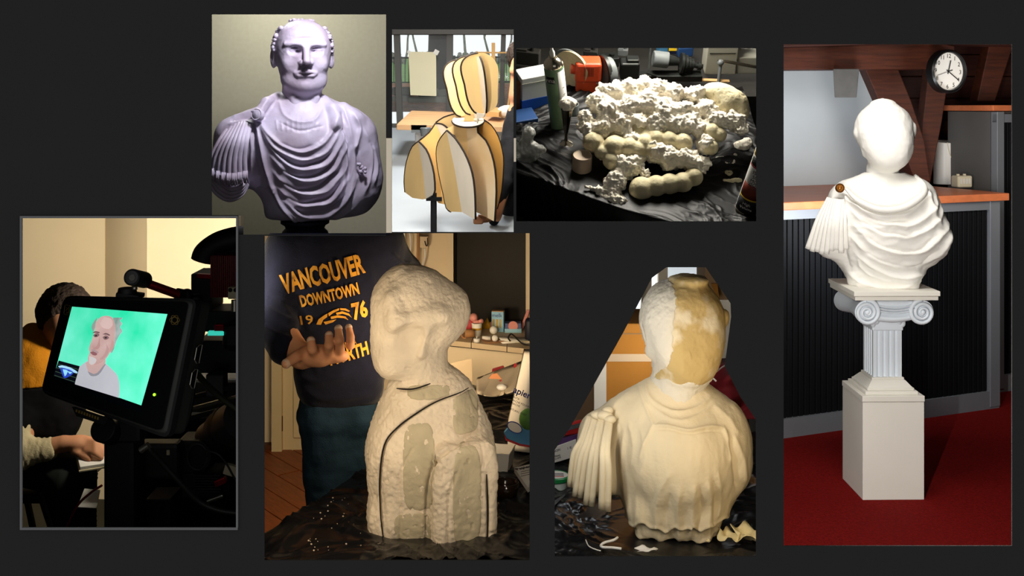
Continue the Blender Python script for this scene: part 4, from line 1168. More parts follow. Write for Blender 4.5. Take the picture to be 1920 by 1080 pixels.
def jeans(G):
    d = rbox(G, LM(636, 768, 2), (74, 46, 46), 40)
    d = smin(d, cap(G, LM(612, 790, 0), LM(618, 1010, -8), 50, 38), 22)
    d = smin(d, cap(G, LM(618, 1010, -8), LM(622, 1215, 0), 38, 32), 22)
    d = smin(d, cap(G, LM(668, 790, 8), LM(684, 1010, 14), 44, 36), 22)
    d = smin(d, cap(G, LM(684, 1010, 14), LM(690, 1215, 16), 36, 32), 22)
    return smax(d, -(G[2]-f32(ZM-1206)), 4)
def djn(v, n): return 1.5*fbm(v*np.array([.05, .05, .03]), 3, 14)+1.5*vnoise(v*np.array([.03, .03, .09]), 5)
sculpt('jeans', jeans, (-90, -70, -446), (110, 70, 60), 3.0, FM5, M_jeans, man, djn)
for sx, px in ((0, 620), (1, 688)):
    q = P(px, 0, YM); mb = MB(); mb.box((q.x, YM-.06, .04), (.09, .26, .08), bev=.025); part('shoe', mb, M_slot, man, smooth=True)
for a, b, c, r in HND[:4]+HND[4:]:
    t0 = Vector(LM(*c)); t1 = Vector(LM(*b)); dirv = (t0-t1).normalized()
    part('dusted_fingertip', MB(FM5).ball(tuple(t0-dirv*.8), (r*.9, r*.9, r*.9), 14, 10), M_dust, man, smooth=True)
swo = [o for o in man.children if o.name.startswith('sweatshirt')][0]
def shirt_text(s, cx, cy, w, h, ang, nm='printed_word', bold=.012):
    cu = bpy.data.curves.new('t', 'FONT'); cu.body = s; cu.align_x = 'CENTER'; cu.align_y = 'CENTER'; cu.resolution_u = 2; cu.offset = bold
    t = bpy.data.objects.new('tmp', cu); C.objects.link(t); me = bpy.data.meshes.new_from_object(t.evaluated_get(bpy.context.evaluated_depsgraph_get()))
    bpy.data.objects.remove(t); shirt_mesh(me, cx, cy, w, h, ang, nm)
def shirt_mesh(me, cx, cy, w, h, ang, nm):
    bm = bmesh.new(); bm.from_mesh(me); bmesh.ops.triangulate(bm, faces=bm.faces[:])
    for _ in range(3):
        ed = [e for e in bm.edges if e.calc_length() > .09]
        if ed: bmesh.ops.subdivide_edges(bm, edges=ed, cuts=1); bmesh.ops.triangulate(bm, faces=bm.faces[:])
    co = np.array([v.co[:2] for v in bm.verts]); lo, hi = co.min(0), co.max(0)
    co = (co-(lo+hi)/2)/(hi-lo)*np.array([w, h]); a = math.radians(ang); 
    X = co[:, 0]*math.cos(a)-co[:, 1]*math.sin(a)+cx-XM; Z = co[:, 0]*math.sin(a)+co[:, 1]*math.cos(a)+ZM-cy
    Y = march(sweat, X, Z); 
    for v, x, y, z in zip(bm.verts, X, Y, Z): v.co = FM5 @ Vector((float(x), float(y)-3.2, float(z)))
    bm.to_mesh(me); bm.free(); link(nm, me, M_gold, swo)
shirt_text('VANCOUVER', 606, 505, 152, 38, 14, bold=.035); shirt_text('DOWNTOWN', 618, 544, 108, 23, 13, bold=.035)
shirt_text('19', 577, 590, 24, 17, 10); shirt_text('76', 673, 573, 28, 34, 10, bold=.04); shirt_text('CANADA', 652, 634, 30, 10, 12)
shirt_text('NORTH', 653, 652, 72, 26, 12, bold=.035)
def poly_mesh(polys):
    me = bpy.data.meshes.new('emblem'); v = []; f = []
    for p in polys: f.append(tuple(range(len(v), len(v)+len(p)))); v += [(a/60, -c/60, 0) for a, c in p]
    me.from_pydata(v, [], f); me.update(); return me
eg = [[(310, 465), (325, 435), (355, 415), (375, 405), (372, 425), (350, 440), (335, 468)], [(378, 404), (410, 388), (440, 381), (438, 392), (405, 405), (382, 422)],
      [(445, 381), (475, 386), (498, 404), (490, 408), (468, 396), (444, 392)], [(420, 405), (455, 400), (490, 418), (505, 445), (490, 430), (455, 414), (425, 418)],
      [(390, 425), (430, 420), (470, 432), (485, 455), (460, 440), (425, 434), (392, 440)], [(350, 452), (390, 446), (420, 444), (400, 458), (360, 468)]]
shirt_mesh(poly_mesh(eg), 626, 582, 65, 28, 4, 'bird_emblem')

# --- things on the sill
def ons(px, py): return on_z(px, py, ZS)
def prop(name, label, cat, px, py): 
    p = ons(px, py); return thing(name, label, cat, p), p, p.y/F
t, p, s = prop('milk_carton', 'light blue milk carton toy on the window sill', 'carton', 934, 618)
q = P(934, 612, 4.62); q.z = ZS; s = q.y/F; Fm = Matrix.Translation(q) @ Matrix.Rotation(-.15, 4, 'Z')
part('carton', MB(Fm).box((0, 0, 19*s), (23*s, 14*s, 38*s), bev=.002), M_melk, t)
part('lid', MB(Fm).box((0, 0, 38.6*s), (22*s, 13.5*s, 1.6*s)), M_tan, t)
text('melk', M_bagtxt, Fm @ basis((-1*s, -7.3*s, 31*s), (1, 0, 0), (0, 0, 1), (0, -1, 0)), 10*s, 'lettering', t)
for k in range(3): part('printed_bottle', MB(Fm).box(((-7+6*k)*s, -7.2*s, 16*s), (3.2*s, .5*s, 16*s)), M_yel, t)
def simple(name, label, cat, px, py, fn, m):
    p = ons(px, py); s = p.y/F; mb = MB(Matrix.Translation(p) @ Matrix.Diagonal((s, s, s, 1))); fn(mb); return one(name, mb, m, label, cat, smooth=True)
t, p, s = prop('plush_toy', 'red and pink plush toy sitting behind the plaster head on the sill', 'toy', 884, 628)
Fq = Matrix.Translation(p) @ Matrix.Diagonal((s, s, s, 1))
part('body', MB(Fq).ball((-2, 3, 16), (10, 9, 18)), M_red5, t, smooth=True)
part('head', MB(Fq).ball((4, -2, 33), (8, 8, 8)), M_pink, t, smooth=True)
part('arm', MB(Fq).ball((10, -3, 24), (8, 5, 5)).ball((18, -3, 26), (5, 5, 5)), M_pink, t, smooth=True)
t, p, s = prop('paper_cup', 'crumpled white cup on the sill in front of the plush toy', 'cup', 894, 630)
part('cup', MB(Matrix.Translation(p) @ Matrix.Diagonal((s, s, s, 1))).lathe([(7, 0), (9, 12), (10, 24), (8.5, 25), (6, 12)], n=20), M_paperw, t, smooth=True)
part('yellow_band', MB(Matrix.Translation(p) @ Matrix.Diagonal((s, s, s, 1))).lathe([(9.2, 12), (9.6, 16)], n=20, cap=False), M_yel, t, smooth=True)
simple('yellow_star', 'yellow paper star leaning between cup and milk carton', 'toy', 913, 616, lambda b: b.prism([(-9, 0), (9, 0), (11, 10), (4, 12), (1, 21), (-4, 13), (-10, 8)], -2, 2), M_yel)
simple('pink_egg', 'pink egg in front of the milk carton on the sill', 'egg', 925, 616, lambda b: b.ball((0, -3, 8), (6, 6, 8)), M_pink)
simple('white_ball', 'larger white ball in the middle of the sill', 'ball', 925.5, 626, lambda b: b.ball((0, -2, 7.6), (7.6, 7.6, 7.6), 16, 10), M_white)
simple('white_bulb', 'smaller white ball beside the glue tube on the sill', 'ball', 928, 640, lambda b: b.ball((0, 0, 6), (6.2, 6.2, 6.2), 16, 10), M_white)
simple('glue_tube', 'small white tube lying on the sill edge', 'tube', 912, 638, lambda b: b.cyl((-8, 0, 4), (8, 0, 4), 4, n=14), M_paperw)
simple('tea_light', 'small white tea light at the front of the sill', 'candle', 894, 641, lambda b: b.lathe([(6, 0), (6, 6), (5, 6.5)], n=18).cyl((0, 0, 6), (0, 0, 11), .8, n=6), M_white)
simple('wooden_mug', 'tan wooden mug with round handle lying at the left of the sill', 'mug', 880, 634, lambda b: b.cyl((-8, 0, 9), (10, 0, 9), 8, 7, n=16).tube([(-8+7*math.cos(a), -2, 8+8*math.sin(a)) for a in [i*.45+1 for i in range(10)]], 2, 6), M_tan)
simple('wooden_bowl', 'shallow tan plate under the white balls on the sill', 'plate', 925, 640, lambda b: b.lathe([(14, 0), (22, 2.5), (21, 3), (13, 1)], n=28), M_tan)
t, p, s = prop('game_box', 'stack-topping blue game box with white oval on the sill', 'box', 962, 622)
part('box', MB(Matrix.Translation(p)).box((0, 0, 13*s), (30*s, 22*s, 10*s), bev=.002), M_bluebox, t)
part('oval_print', MB(Matrix.Translation(p) @ Matrix.Translation((0, -11.2*s, 13*s))).lathe([(9*s, 0), (9*s, .4*s)], n=20, r=(math.pi/2, 0, 0)), M_pink, t)
simple('blue_box', 'flat light blue box under the game box on the sill', 'box', 962, 622, lambda b: b.box((0, 0, 4), (32, 24, 7.6), bev=1), M_melk)
simple('paper_stack', 'loose white papers fanned out on the right of the sill', 'papers', 962, 641, lambda b: b.box((0, 4, 5), (52, 30, 1), (0, .05, .2)).box((4, 2, 3), (50, 30, 1), (0, .12, -.1)).box((-4, 0, 1), (40, 26, 1), (0, .0, .3)), M_paperw)
simple('dark_blue_case', 'dark blue rounded case at the right end of the sill', 'case', 994, 640, lambda b: b.box((0, 0, 22), (20, 20, 44), bev=7), M_dkblue)
simple('black_cable', 'black cable loop over the papers on the sill', 'cable', 965, 645, lambda b: b.tube(spline([(-8, -4, 6), (-12, -2, 12), (-6, 4, 18), (6, 0, 8), (16, -10, 2), (30, -14, 0)], 5), 1.4, 6), M_slot)
simple('photo_stand', 'slanted pink picture frame at the right end of the sill', 'frame', 984, 620, lambda b: b.box((0, 0, 20), (6, 4, 40), (0, .35, 0), bev=1), M_pink)
# --- things on the table
def ont(px, py): return on_z(px, py, ZT5+.004)
q = P(866, 712, 4.1); one('cardboard_sheet', MB().hexa([P(838, 712, 4.12), P(886, 716, 4.1), P(886, 716, 4.12), P(838, 712, 4.14), P(844, 681, 4.12), P(885, 672, 4.1), P(885, 672, 4.12), P(844, 681, 4.14)]), M_sill, 'cream cardboard sheet standing behind the plaster shoulder', 'cardboard', bev=.002)
t = thing('cloth_bag', 'beige printed cloth bag lying behind the papier mache sack', 'bag', ont(930, 740))
def bagf(u, v):
    x = 893+95*u; top = 716-36*u; y = top+(738-top)*v+6*math.sin(u*5)*v
    return P(x, y, 4.05-.25*v+.02*math.sin(u*11+v*4))
part('fabric', MB().sheet(bagf, 20, 14, (0, .06, 0)), M_grey_bag, t, smooth=True)
def decal(pts, y, m, nm, par): part(nm, MB().prism([(P(a, c, y).x, P(a, c, y).z) for a, c in pts], y, y+.004), m, par)
decal([(916, 710), (922, 702), (932, 700), (941, 711)], 3.82, M_orange, 'orange_print', t)
decal([(962, 688), (964, 682), (969, 681), (969, 687), (965, 690)], 3.92, M_red5, 'red_print', t); decal([(935, 714), (941, 712), (939, 716)], 3.80, M_red5, 'red_print', t)
one('red_packet', MB().hexa([P(922, 700, 4.2), P(946, 690, 4.2), P(946, 690, 4.26), P(922, 700, 4.26), P(923, 691, 4.2), P(944, 685, 4.2), P(944, 685, 4.26), P(923, 691, 4.26)]), M_red5, 'small red packet behind the beige cloth bag', 'packet', bev=.003)
one('dotted_packet', MB().hexa([P(893, 712, 4.16), P(911, 710, 4.16), P(911, 710, 4.2), P(893, 712, 4.2), P(896, 707, 4.16), P(909, 705, 4.16), P(909, 705, 4.2), P(896, 707, 4.2)]), M_navyplast, 'small green dotted packet beside the cardboard sheet', 'packet', bev=.002)
one('white_spoon', MB().ball(P(941, 726, 3.86), (.02, .02, .012)), M_white, 'white plastic scoop lying on the beige cloth bag', 'scoop', smooth=True)
sk = thing('paper_sack', 'white papier mache powder sack with blue lettering at the right edge of the table', 'sack', ont(975, 850))
def sack(u, v, k=0):
    xl = 985-40*v-2 if v < .75 else 953-6*(v-.75); xr = 1012+8*v
    x = xl+(xr-xl)*u; y = 666+v*178+8*u*v
    return P(x, y, 3.40+.05*(2*u-1)**2-.06*math.sin(math.pi*min(1, v*1.1))+.02*v)
part('sack_body', MB().sheet(sack, 16, 24, (0, .09, 0)), M_bagp, sk, smooth=True)
def sack_at(px, py): return P(px, py, 3.318)
decal2 = lambda pts, m, nm, y=3.322: part(nm, MB().prism([(P(a, c, y).x, P(a, c, y).z) for a, c in pts], y, y+.02), m, sk)
decal2([(945, 812), (956, 800), (1000, 808), (1000, 836), (975, 832), (950, 822)], M_bagblue, 'blue_band', 3.335)
decal2([(945, 814), (950, 823), (975, 833), (1000, 837), (1000, 840), (974, 836), (948, 826)], M_red5, 'red_line', 3.33)
part('fruit_print', MB().ball(P(990, 786, 3.335), (.028, .008, .034)), M_green, sk, smooth=True)
part('oval_label', MB(Matrix.Translation(P(965, 801, 3.332)) @ Matrix.Rotation(math.pi/2, 4, 'X') @ Matrix.Rotation(-.5, 4, 'Z') @ Matrix.Diagonal((1, .62, 1, 1))).lathe([(.026, 0), (.026, .004)], n=28), M_bagtxt, sk)
part('oval_label_centre', MB(Matrix.Translation(P(965, 801, 3.330)) @ Matrix.Rotation(math.pi/2, 4, 'X') @ Matrix.Rotation(-.5, 4, 'Z') @ Matrix.Diagonal((1, .58, 1, 1))).lathe([(.023, 0), (.023, .004)], n=28), M_bagp, sk)
text('apier', M_bagtxt, facing(P(979, 737, 3.322), (1, 0, -.42), (.42, 0, 1)), .028, 'lettering', sk, bold=.0006)
for k, (wd, a, c) in enumerate((('PASTA', 967, 746), ('MACHE POUDER', 977, 757), ('MACHE', 967, 759), ('NATURAL FORT', 970, 772))):
    text(wd, M_ink, facing(P(a, c, 3.322), (1, 0, -.42), (.42, 0, 1)), .0085, 'lettering', sk)
ty = ont(936, 876); s = ty.y/F
tr = thing('plastic_tray', 'cloudy plastic tray holding plaster lumps beside the paper sack', 'tray', ty)
Ft = Matrix.Translation(ty) @ Matrix.Rotation(-.2, 4, 'Z') @ Matrix.Diagonal((s, s, s, 1))
def tray(b, w0, d0, w1, d1, h, t):
    o = [(-w0, -d0, 0), (w0, -d0, 0), (w0, d0, 0), (-w0, d0, 0), (-w1, -d1, h), (w1, -d1, h), (w1, d1, h), (-w1, d1, h)]
    i = [(-w1+t, -d1+t, h), (w1-t, -d1+t, h), (w1-t, d1-t, h), (-w1+t, d1-t, h), (-w0+t, -d0+t, t), (w0-t, -d0+t, t), (w0-t, d0-t, t), (-w0+t, d0-t, t)]
    b.add(o+i, [(3, 2, 1, 0), (0, 1, 5, 4), (1, 2, 6, 5), (2, 3, 7, 6), (3, 0, 4, 7), (4, 5, 9, 8), (5, 6, 10, 9), (6, 7, 11, 10), (7, 4, 8, 11), (8, 9, 13, 12), (9, 10, 14, 13), (10, 11, 15, 14), (11, 8, 12, 15), (12, 13, 14, 15)])
b_ = MB(Ft); tray(b_, 21, 24, 25, 29, 34, 1.2); part('tray_body', b_, M_clear, tr)
part('rim', MB(Ft).tube([(-25, -29, 34), (25, -29, 34), (25, 29, 34), (-25, 29, 34), (-25, -29, 34)], 1.2, 6), M_clear, tr)
one('plaster_lump', MB(Ft).ball((4, 2, 16), (13, 11, 9)).ball((-8, -4, 14), (9, 9, 8)), M_foam5, 'grey plaster lump lying in the cloudy plastic tray', 'lump', smooth=True)
dq = ont(948, 930); s = dq.y/F
dsh = thing('glass_dish', 'dark brown glass dish beside the plaster torso', 'dish', dq)
part('bowl', MB(Matrix.Translation(dq) @ Matrix.Diagonal((s, s, s, 1))).lathe([(0, 1), (21, 0), (24, 16), (25, 26), (23.5, 26), (22, 14), (18, 4), (0, 4)], n=36, cap=False), M_dish, dsh, smooth=True)
part('rim', MB(Matrix.Translation(dq) @ Matrix.Diagonal((s, s, s, 1))).tube([(24.4*math.cos(a), 24.4*math.sin(a), 26) for a in [i*2*math.pi/36 for i in range(37)]], 1, 6), M_dish, dsh, smooth=True)
bk = thing('instruction_leaflet', 'folded white instruction leaflet with dark heading at the right table edge', 'leaflet', ont(985, 910))
za = ZT5+.03
a, c, e, g = on_z(964, 882, za), on_z(1006, 872, za), on_z(1012, 900, za), on_z(990, 920, za)
for k in range(4):
    d_ = Vector((0, 0, -.004*k+.006)); part('page', MB().hexa([a+d_, g+d_, e+d_, c+d_, a+d_+Vector((0, 0, .002)), g+d_+Vector((0, 0, .002)), e+d_+Vector((0, 0, .002)), c+d_+Vector((0, 0, .002))]), M_paperw, bk)
rt_ = (c-a).normalized(); text('Papier', M_ink, facing(on_z(981, 883, za)+Vector((0, 0, .0095)), rt_, (rt_.cross(Vector((0, 0, -1))))*-1 if False else Vector((0, 0, 1)).cross(rt_)), .022, 'lettering', bk)
for k in range(3):
    q0 = on_z(984, 889+4*k, za)+Vector((0, 0, .0092)); part('print_line', MB(basis(q0, rt_, Vector((0, 0, 1)).cross(rt_), (0, 0, 1))).box((0.004, 0, 0), (.036, .002, .0004)), M_slot, bk)
# crumbs of plaster on the sheet
rg = random.Random(8)
for k in range(46):
    px, py = rg.uniform(560, 720), rg.uniform(930, 1035)
    if py < 1010-(px-497)*.62: continue
    r = rg.choice((.001, .0012, .0016, .0026)); c_ = on_z(px, py, ZT5+.014)
    if c_.x < xe(c_.y)+.03: continue
    one('plaster_crumb', MB().ball(c_, (r, r, r*.8), 6, 4), M_plaster5, 'tiny white plaster crumb on the black sheet left of the rough bust', 'crumb', 'plaster crumbs on the black sheet')
trim_niche(459.6, 1015.4, 437.2, 1299)

# ================================================================== niche 4: field monitor on a camera rig, person behind
M_rig = mat('matte_black_rig', (20, 20, 20), .55, var=.15, spec=.35)
M_rig2 = mat('charcoal_rig_plastic', (34, 34, 32), .5, var=.15, spec=.4)
M_side = mat('monitor_side_plastic', (44, 44, 42), .5, var=.1, spec=.35)
M_bezel = mat('black_glass_bezel', (12, 13, 13), .18, var=.1, spec=.5)
M_redan = mat('red_anodised_metal', (168, 26, 34), .3, metal=.7, var=.1)
M_redfin = mat('dark_red_fins', (120, 22, 26), .5, var=.1)
M_steel4 = mat('bright_steel', (190, 184, 170), .3, metal=.9, var=.05)
M_cable = mat('dark_olive_cable', (40, 42, 24), .5, var=.1)
M_conn = mat('cream_connector', (206, 194, 160), .5)
M_wall4 = mat('warm_grey_wall', (224, 206, 172), .9, var=.03, spec=.05)
M_orangeh = mat('orange_hoodie', (206, 132, 32), .9, var=.15, bump=.2, bscale=200, spec=.05)
M_blackh = mat('black_hoodie', (22, 21, 22), .95, var=.15, spec=.05)
M_creamsl = mat('cream_sleeve', (206, 190, 150), .9, var=.12, bump=.2, bscale=200, spec=.05)
M_hair = mat('dark_brown_hair', (44, 30, 20), .75, var=.4, scale=60, bump=.4, bscale=200)
M_trous = mat('dark_green_trousers', (34, 38, 34), .95, var=.2)
M_floor4 = mat('dark_floor', (52, 48, 34), .8, var=.2)
M_goldtxt = mat('gold_print', (120, 96, 40), .5)
M_led = mat('green_led', (150, 255, 40), .3, emit=2.5)
M_teal = mat('teal_lit_strip', (60, 214, 190), .4, emit=.8)
def scr(name, rgb, e=1.0, **k): return mat('screen_'+name, rgb, .5, spec=0, emit=e, **k)

def c4(u, v): return 30+u/1.8, 400+v/1.8
def P4(u, v, y): return P(*c4(u, v), y)
# plane of the monitor front
q0, q1, q2 = P4(190, 315, 2.80), P4(511, 340, 2.64), P4(130, 545, 2.77)
nM = (q1-q0).cross(q2-q0).normalized()
if nM.y > 0: nM = -nM
def onM(u, v, off=0): return ray_plane(*c4(u, v), q0, nM)+nM*off
def flat(pts, o0, o1, m, nm, par, sm=False):
    """a flat piece on the monitor front between offsets o0 and o1"""
    n = len(pts); b = MB(); f = [onM(a, c, o1) for a, c in pts]; k = [onM(a, c, o1)-nM*(o1-o0) for a, c in pts]
    b.add(f+k, [tuple(range(n)), tuple(range(2*n-1, n-1, -1))]+[(i, i+n, (i+1) % n+n, (i+1) % n) for i in range(n)])
    return b.build(nm, m, par)
mon = thing('field_monitor', 'black field monitor showing a grey-haired man on a green backdrop', 'monitor', onM(300, 700, -.03))
def rnd(pts, r=14, n=4):
    out = []; k = len(pts)
    for i in range(k):
        p = np.array(pts[i], float); a = np.array(pts[i-1], float); c = np.array(pts[(i+1) % k], float)
        da = (a-p)/np.linalg.norm(a-p)*r; dc = (c-p)/np.linalg.norm(c-p)*r
        for j in range(n+1):
            t = j/n; out.append(tuple((1-t)**2*(p+da)+2*t*(1-t)*p+t*t*(p+dc)))
    return out
body = rnd([(152, 280), (592, 290), (497, 752), (76, 600)], 26)
bd = flat(body, -.075, -.006, M_side, 'housing', mon)
q = bd.modifiers.new('b', 'BEVEL'); q.width = .008; q.segments = 3; q.limit_method = 'ANGLE'; q.angle_limit = .8
flat(rnd([(150, 276), (600, 287), (502, 762), (70, 605)], 30), -.03, -.012, M_rig, 'rubber_bumper', mon)
flat(rnd([(160, 290), (578, 298), (488, 735), (86, 595)], 20), -.008, 0, M_bezel, 'bezel_glass', mon)
sc_ = flat([(190, 315), (511, 340), (423, 648), (130, 545)], 0, .0008, scr('green', (44, 226, 170), .9, scale=7, rgb2=(120, 246, 214), var=.1), 'screen', mon)
def S(pts, k, rgb, nm, e=.85, **kw): return flat(pts, .0008, .0008+.00025*k, scr(nm, rgb, e, **kw), nm, sc_)
S(spline([(200, 577), (203, 545), (212, 522), (240, 500), (262, 494), (300, 506), (325, 527), (343, 548), (350, 580), (349, 623)], 4), 1, (196, 196, 204), 'shirt')
S(spline([(237, 505), (243, 528), (255, 545), (275, 541), (296, 515), (303, 505), (298, 480), (262, 482)], 4)[:-1], 2, (206, 172, 168), 'neck')
S(spline([(243, 533), (255, 549), (280, 545), (300, 517), (304, 508), (296, 514), (276, 538), (256, 543)], 3)[:-1], 3, (150, 148, 156), 'collar_shadow')
S(spline([(330, 352), (345, 352), (361, 353), (352, 362), (360, 372), (353, 384), (360, 398), (350, 412), (340, 432), (326, 470), (318, 462), (322, 420), (328, 385)], 3)[:-1], 3, (178, 190, 188), 'grey_hair', scale=30, rgb2=(120, 150, 140))
S(spline([(262, 400), (256, 385), (264, 366), (276, 352), (270, 372), (268, 392)], 3)[:-1], 3, (150, 168, 160), 'hair_tuft')
S(spline([(268, 392), (272, 368), (288, 350), (308, 346), (326, 352), (335, 372), (337, 400), (334, 430), (326, 452), (316, 474), (300, 496), (282, 508), (262, 512), (249, 504), (244, 490), (250, 470), (248, 456), (256, 432), (262, 416)], 3)[:-1], 4, (216, 184, 178), 'face', scale=14, rgb2=(190, 152, 148))
S(spline([(326, 428), (333, 434), (331, 452), (322, 466), (317, 456)], 3)[:-1], 5, (200, 158, 152), 'ear')
S(spline([(300, 350), (322, 356), (328, 376), (314, 390), (292, 384), (284, 364)], 3)[:-1], 5, (221, 190, 184), 'forehead_highlight')
S(spline([(249, 482), (262, 486), (273, 494), (268, 506), (256, 511), (246, 502)], 3)[:-1], 5, (212, 206, 206), 'goatee')
S(spline([(252, 470), (262, 466), (276, 474), (270, 480), (256, 477)], 3)[:-1], 5, (150, 100, 104), 'mouth')
S(spline([(262, 412), (274, 404), (284, 410), (275, 418), (264, 418)], 3)[:-1], 5, (138, 106, 108), 'eye_socket')
S(spline([(294, 418), (306, 412), (316, 420), (306, 427), (296, 425)], 3)[:-1], 5, (138, 106, 108), 'eye_socket')
S([(267, 413), (273, 410), (277, 413), (272, 416)], 6, (40, 34, 40), 'pupil'); S([(300, 420), (306, 417), (310, 420), (305, 423)], 6, (40, 34, 40), 'pupil')
S(spline([(284, 412), (280, 436), (272, 450), (262, 455), (268, 460), (282, 456), (288, 440)], 3)[:-1], 5, (188, 146, 142), 'nose_shadow')
S(spline([(300, 430), (308, 450), (300, 475), (284, 492), (296, 492), (312, 474), (318, 448)], 3)[:-1], 5, (192, 156, 152), 'cheek_shadow')
S(spline([(259, 404), (270, 398), (284, 401), (282, 405), (270, 402)], 3)[:-1], 6, (120, 92, 94), 'eyebrow'); S(spline([(294, 409), (306, 404), (319, 410), (316, 413), (305, 408)], 3)[:-1], 6, (120, 92, 94), 'eyebrow')
S(spline([(254, 462), (264, 459), (280, 468), (277, 473), (263, 466)], 3)[:-1], 5, (176, 150, 152), 'moustache')
ins = S([(146, 497), (216, 516), (200, 573), (128, 549)], 4, (16, 20, 30), 'waveform_box', .5)
def W(pts, k, rgb, nm): return flat(pts, .0008, .0008+.00025*k, scr(nm, rgb, 1.0), nm, sc_)
W(spline([(144, 516), (160, 513), (180, 518), (208, 534), (204, 540), (180, 528), (158, 521), (145, 522)], 3)[:-1], 5, (170, 220, 255), 'waveform_arc')
W(spline([(150, 522), (176, 524), (196, 536), (186, 548), (166, 556), (158, 545)], 3)[:-1], 5, (40, 70, 190), 'waveform_trace')
W(spline([(160, 526), (176, 530), (172, 545), (164, 552)], 3)[:-1], 6, (150, 220, 255), 'waveform_peak'); W(spline([(174, 532), (192, 537), (178, 545)], 3)[:-1], 6, (110, 170, 250), 'waveform_peak')
for k in range(4): W([(141-3*k, 507+13*k), (214-4*k, 527+14*k), (214-4*k, 528.2+14*k), (141-3*k, 508.2+13*k)], 6, (70, 96, 74), 'grid_line')
flat([(130, 548), (423, 652), (417, 672), (124, 566)], 0, .0006, mat('unlit_screen_strip', (8, 14, 22), .2, spec=.4), 'unlit_strip', mon)
# bezel icons, maker plate, led, ports
def icon(pts, nm='bezel_icon'): part(nm, MB().tube([onM(a, c, .0006) for a, c in pts], .0006, 4), M_goldtxt, mon)
icon(rnd([(165, 309), (184, 311), (181, 343), (162, 341)], 5)+[(165.5, 312)]); icon([(169, 316), (174, 322), (169, 328), (174, 334), (170, 338)]); icon([(178, 316), (177, 324), (179, 330), (176, 338)])
for a in (0, 1.05, 2.1): icon([(536+17*math.cos(t)*math.cos(a)-9*math.sin(t)*math.sin(a), 357+17*math.cos(t)*math.sin(a)+9*math.sin(t)*math.cos(a)+3) for t in [i*2*math.pi/16 for i in range(17)]])
part('led', MB().ball(onM(468, 612, .0012), .0035), M_led, mon, smooth=True)
flat([(190, 652), (300, 690), (290, 712), (205, 684)], -.01, .002, M_rig, 'maker_plate', mon)
for k in range(9): flat([(205+9*k, 661+3.2*k), (210+9*k, 662.8+3.2*k), (208+9*k, 672+3.2*k), (203+9*k, 670+3.2*k)], .002, .0024, M_goldtxt, 'maker_print', mon)
# right side with two ports
r0, r1 = onM(590, 330), onM(520, 700); dn = -nM
def onS(t, d, off=0):      # point on the side face: t down the edge, d backwards
    sd = ((r1-r0).normalized()).cross(nM).normalized(); sd = sd if sd.x > 0 else -sd
    return r0+(r1-r0)*t+dn*d+sd*off
sdv = onS(0, 0, 1)-onS(0, 0, 0)
for t0 in (.30, .53):
    pts = [onS(t0, .045, .0065), onS(t0+.03, .037, .0065), onS(t0+.14, .037, .0065), onS(t0+.17, .045, .0065), onS(t0+.17, .054, .0065), onS(t0, .054, .0065)]
    part('port_rim', MB().tube(pts+[pts[0]], .0012, 5), M_steel4, mon)
    n = len(pts); b = MB(); b.add(pts+[p-sdv*.004 for p in pts], [tuple(range(n)), tuple(range(2*n-1, n-1, -1))]+[(i, i+n, (i+1) % n+n, (i+1) % n) for i in range(n)]); part('port', b, M_bezel, mon)
# --- articulating arm on top
def c4b(u, v): return 200+u/3.376, 480+v/3.376
def Q(u, v, y): return P(*c4b(u, v), y)
arm = thing('articulating_arm', 'red and black articulating arm clamped on top of the field monitor', 'arm', Q(150, 260, 2.74))
part('shoe_plate', MB().box(Q(150, 246, 2.76), (.06, .05, .012), (0, .14, 0), bev=.003).cyl(Q(130, 238, 2.76), Q(130, 202, 2.76), .025, .022, n=20), M_rig, arm, auto=.7)
part('screw', MB().cyl(Q(172, 212, 2.745), Q(165, 150, 2.74), .0045, n=10).cyl(Q(178, 214, 2.745), Q(176, 190, 2.745), .007, n=10), M_steel4, arm, smooth=True)
part('clamp_knob', MB().cyl(Q(158, 134, 2.72), Q(240, 152, 2.80), .0215, n=28), M_rig, arm, auto=.7, bev=.002)
part('pivot_cap', MB().cyl(Q(160, 136, 2.716), Q(170, 138, 2.724), .008, n=16), M_steel4, arm, auto=.7)
part('knob_recess', MB().cyl(Q(157.5, 134, 2.718), Q(161, 134.6, 2.722), .0165, n=24), M_bezel, arm, auto=.7)
part('red_tube', MB().cyl(Q(252, 172, 2.80), Q(458, 246, 2.84), .0115, n=20), M_redan, arm, auto=.7)
part('end_joint', MB().cyl(Q(446, 240, 2.838), Q(500, 250, 2.86), .0155, n=20).ball(Q(508, 246, 2.86), .017).ball(Q(565, 268, 2.88), (.022, .02, .012)), M_rig, arm, auto=.7)
# --- cinema camera and its rig
cc = thing('cinema_camera', 'black cinema camera rig with red ribbed module, rods and lens gear', 'camera', P4(640, 1000, 3.0))
def bpx(u0, v0, u1, v1, y, th, m, nm, par, rz=0, bev=.003, ry=0):
    a, c = P4(u0, v0, y), P4(u1, v1, y); mb = MB()
    mb.box(((a.x+c.x)/2, y+th/2, (a.z+c.z)/2), (abs(c.x-a.x), th, abs(a.z-c.z)), (0, ry, rz), bev=bev); return part(nm, mb, m, par)
bpx(655, 142, 770, 285, 3.02, .10, M_redfin, 'red_module', cc)
for k in range(14): bpx(658+6.4*k, 145, 660.6+6.4*k, 283, 3.012, .012, M_redfin, 'cooling_fin', cc, bev=0)
bpx(590, 205, 662, 330, 3.06, .12, M_rig, 'battery_block', cc); bpx(608, 206, 662, 222, 3.045, .02, M_redan, 'red_strap', cc, ry=.06)
hd = [P4(630, 160, 3.1), P4(640, 135, 3.1), P4(680, 105, 3.1), P4(730, 88, 3.1), P4(790, 80, 3.1)]
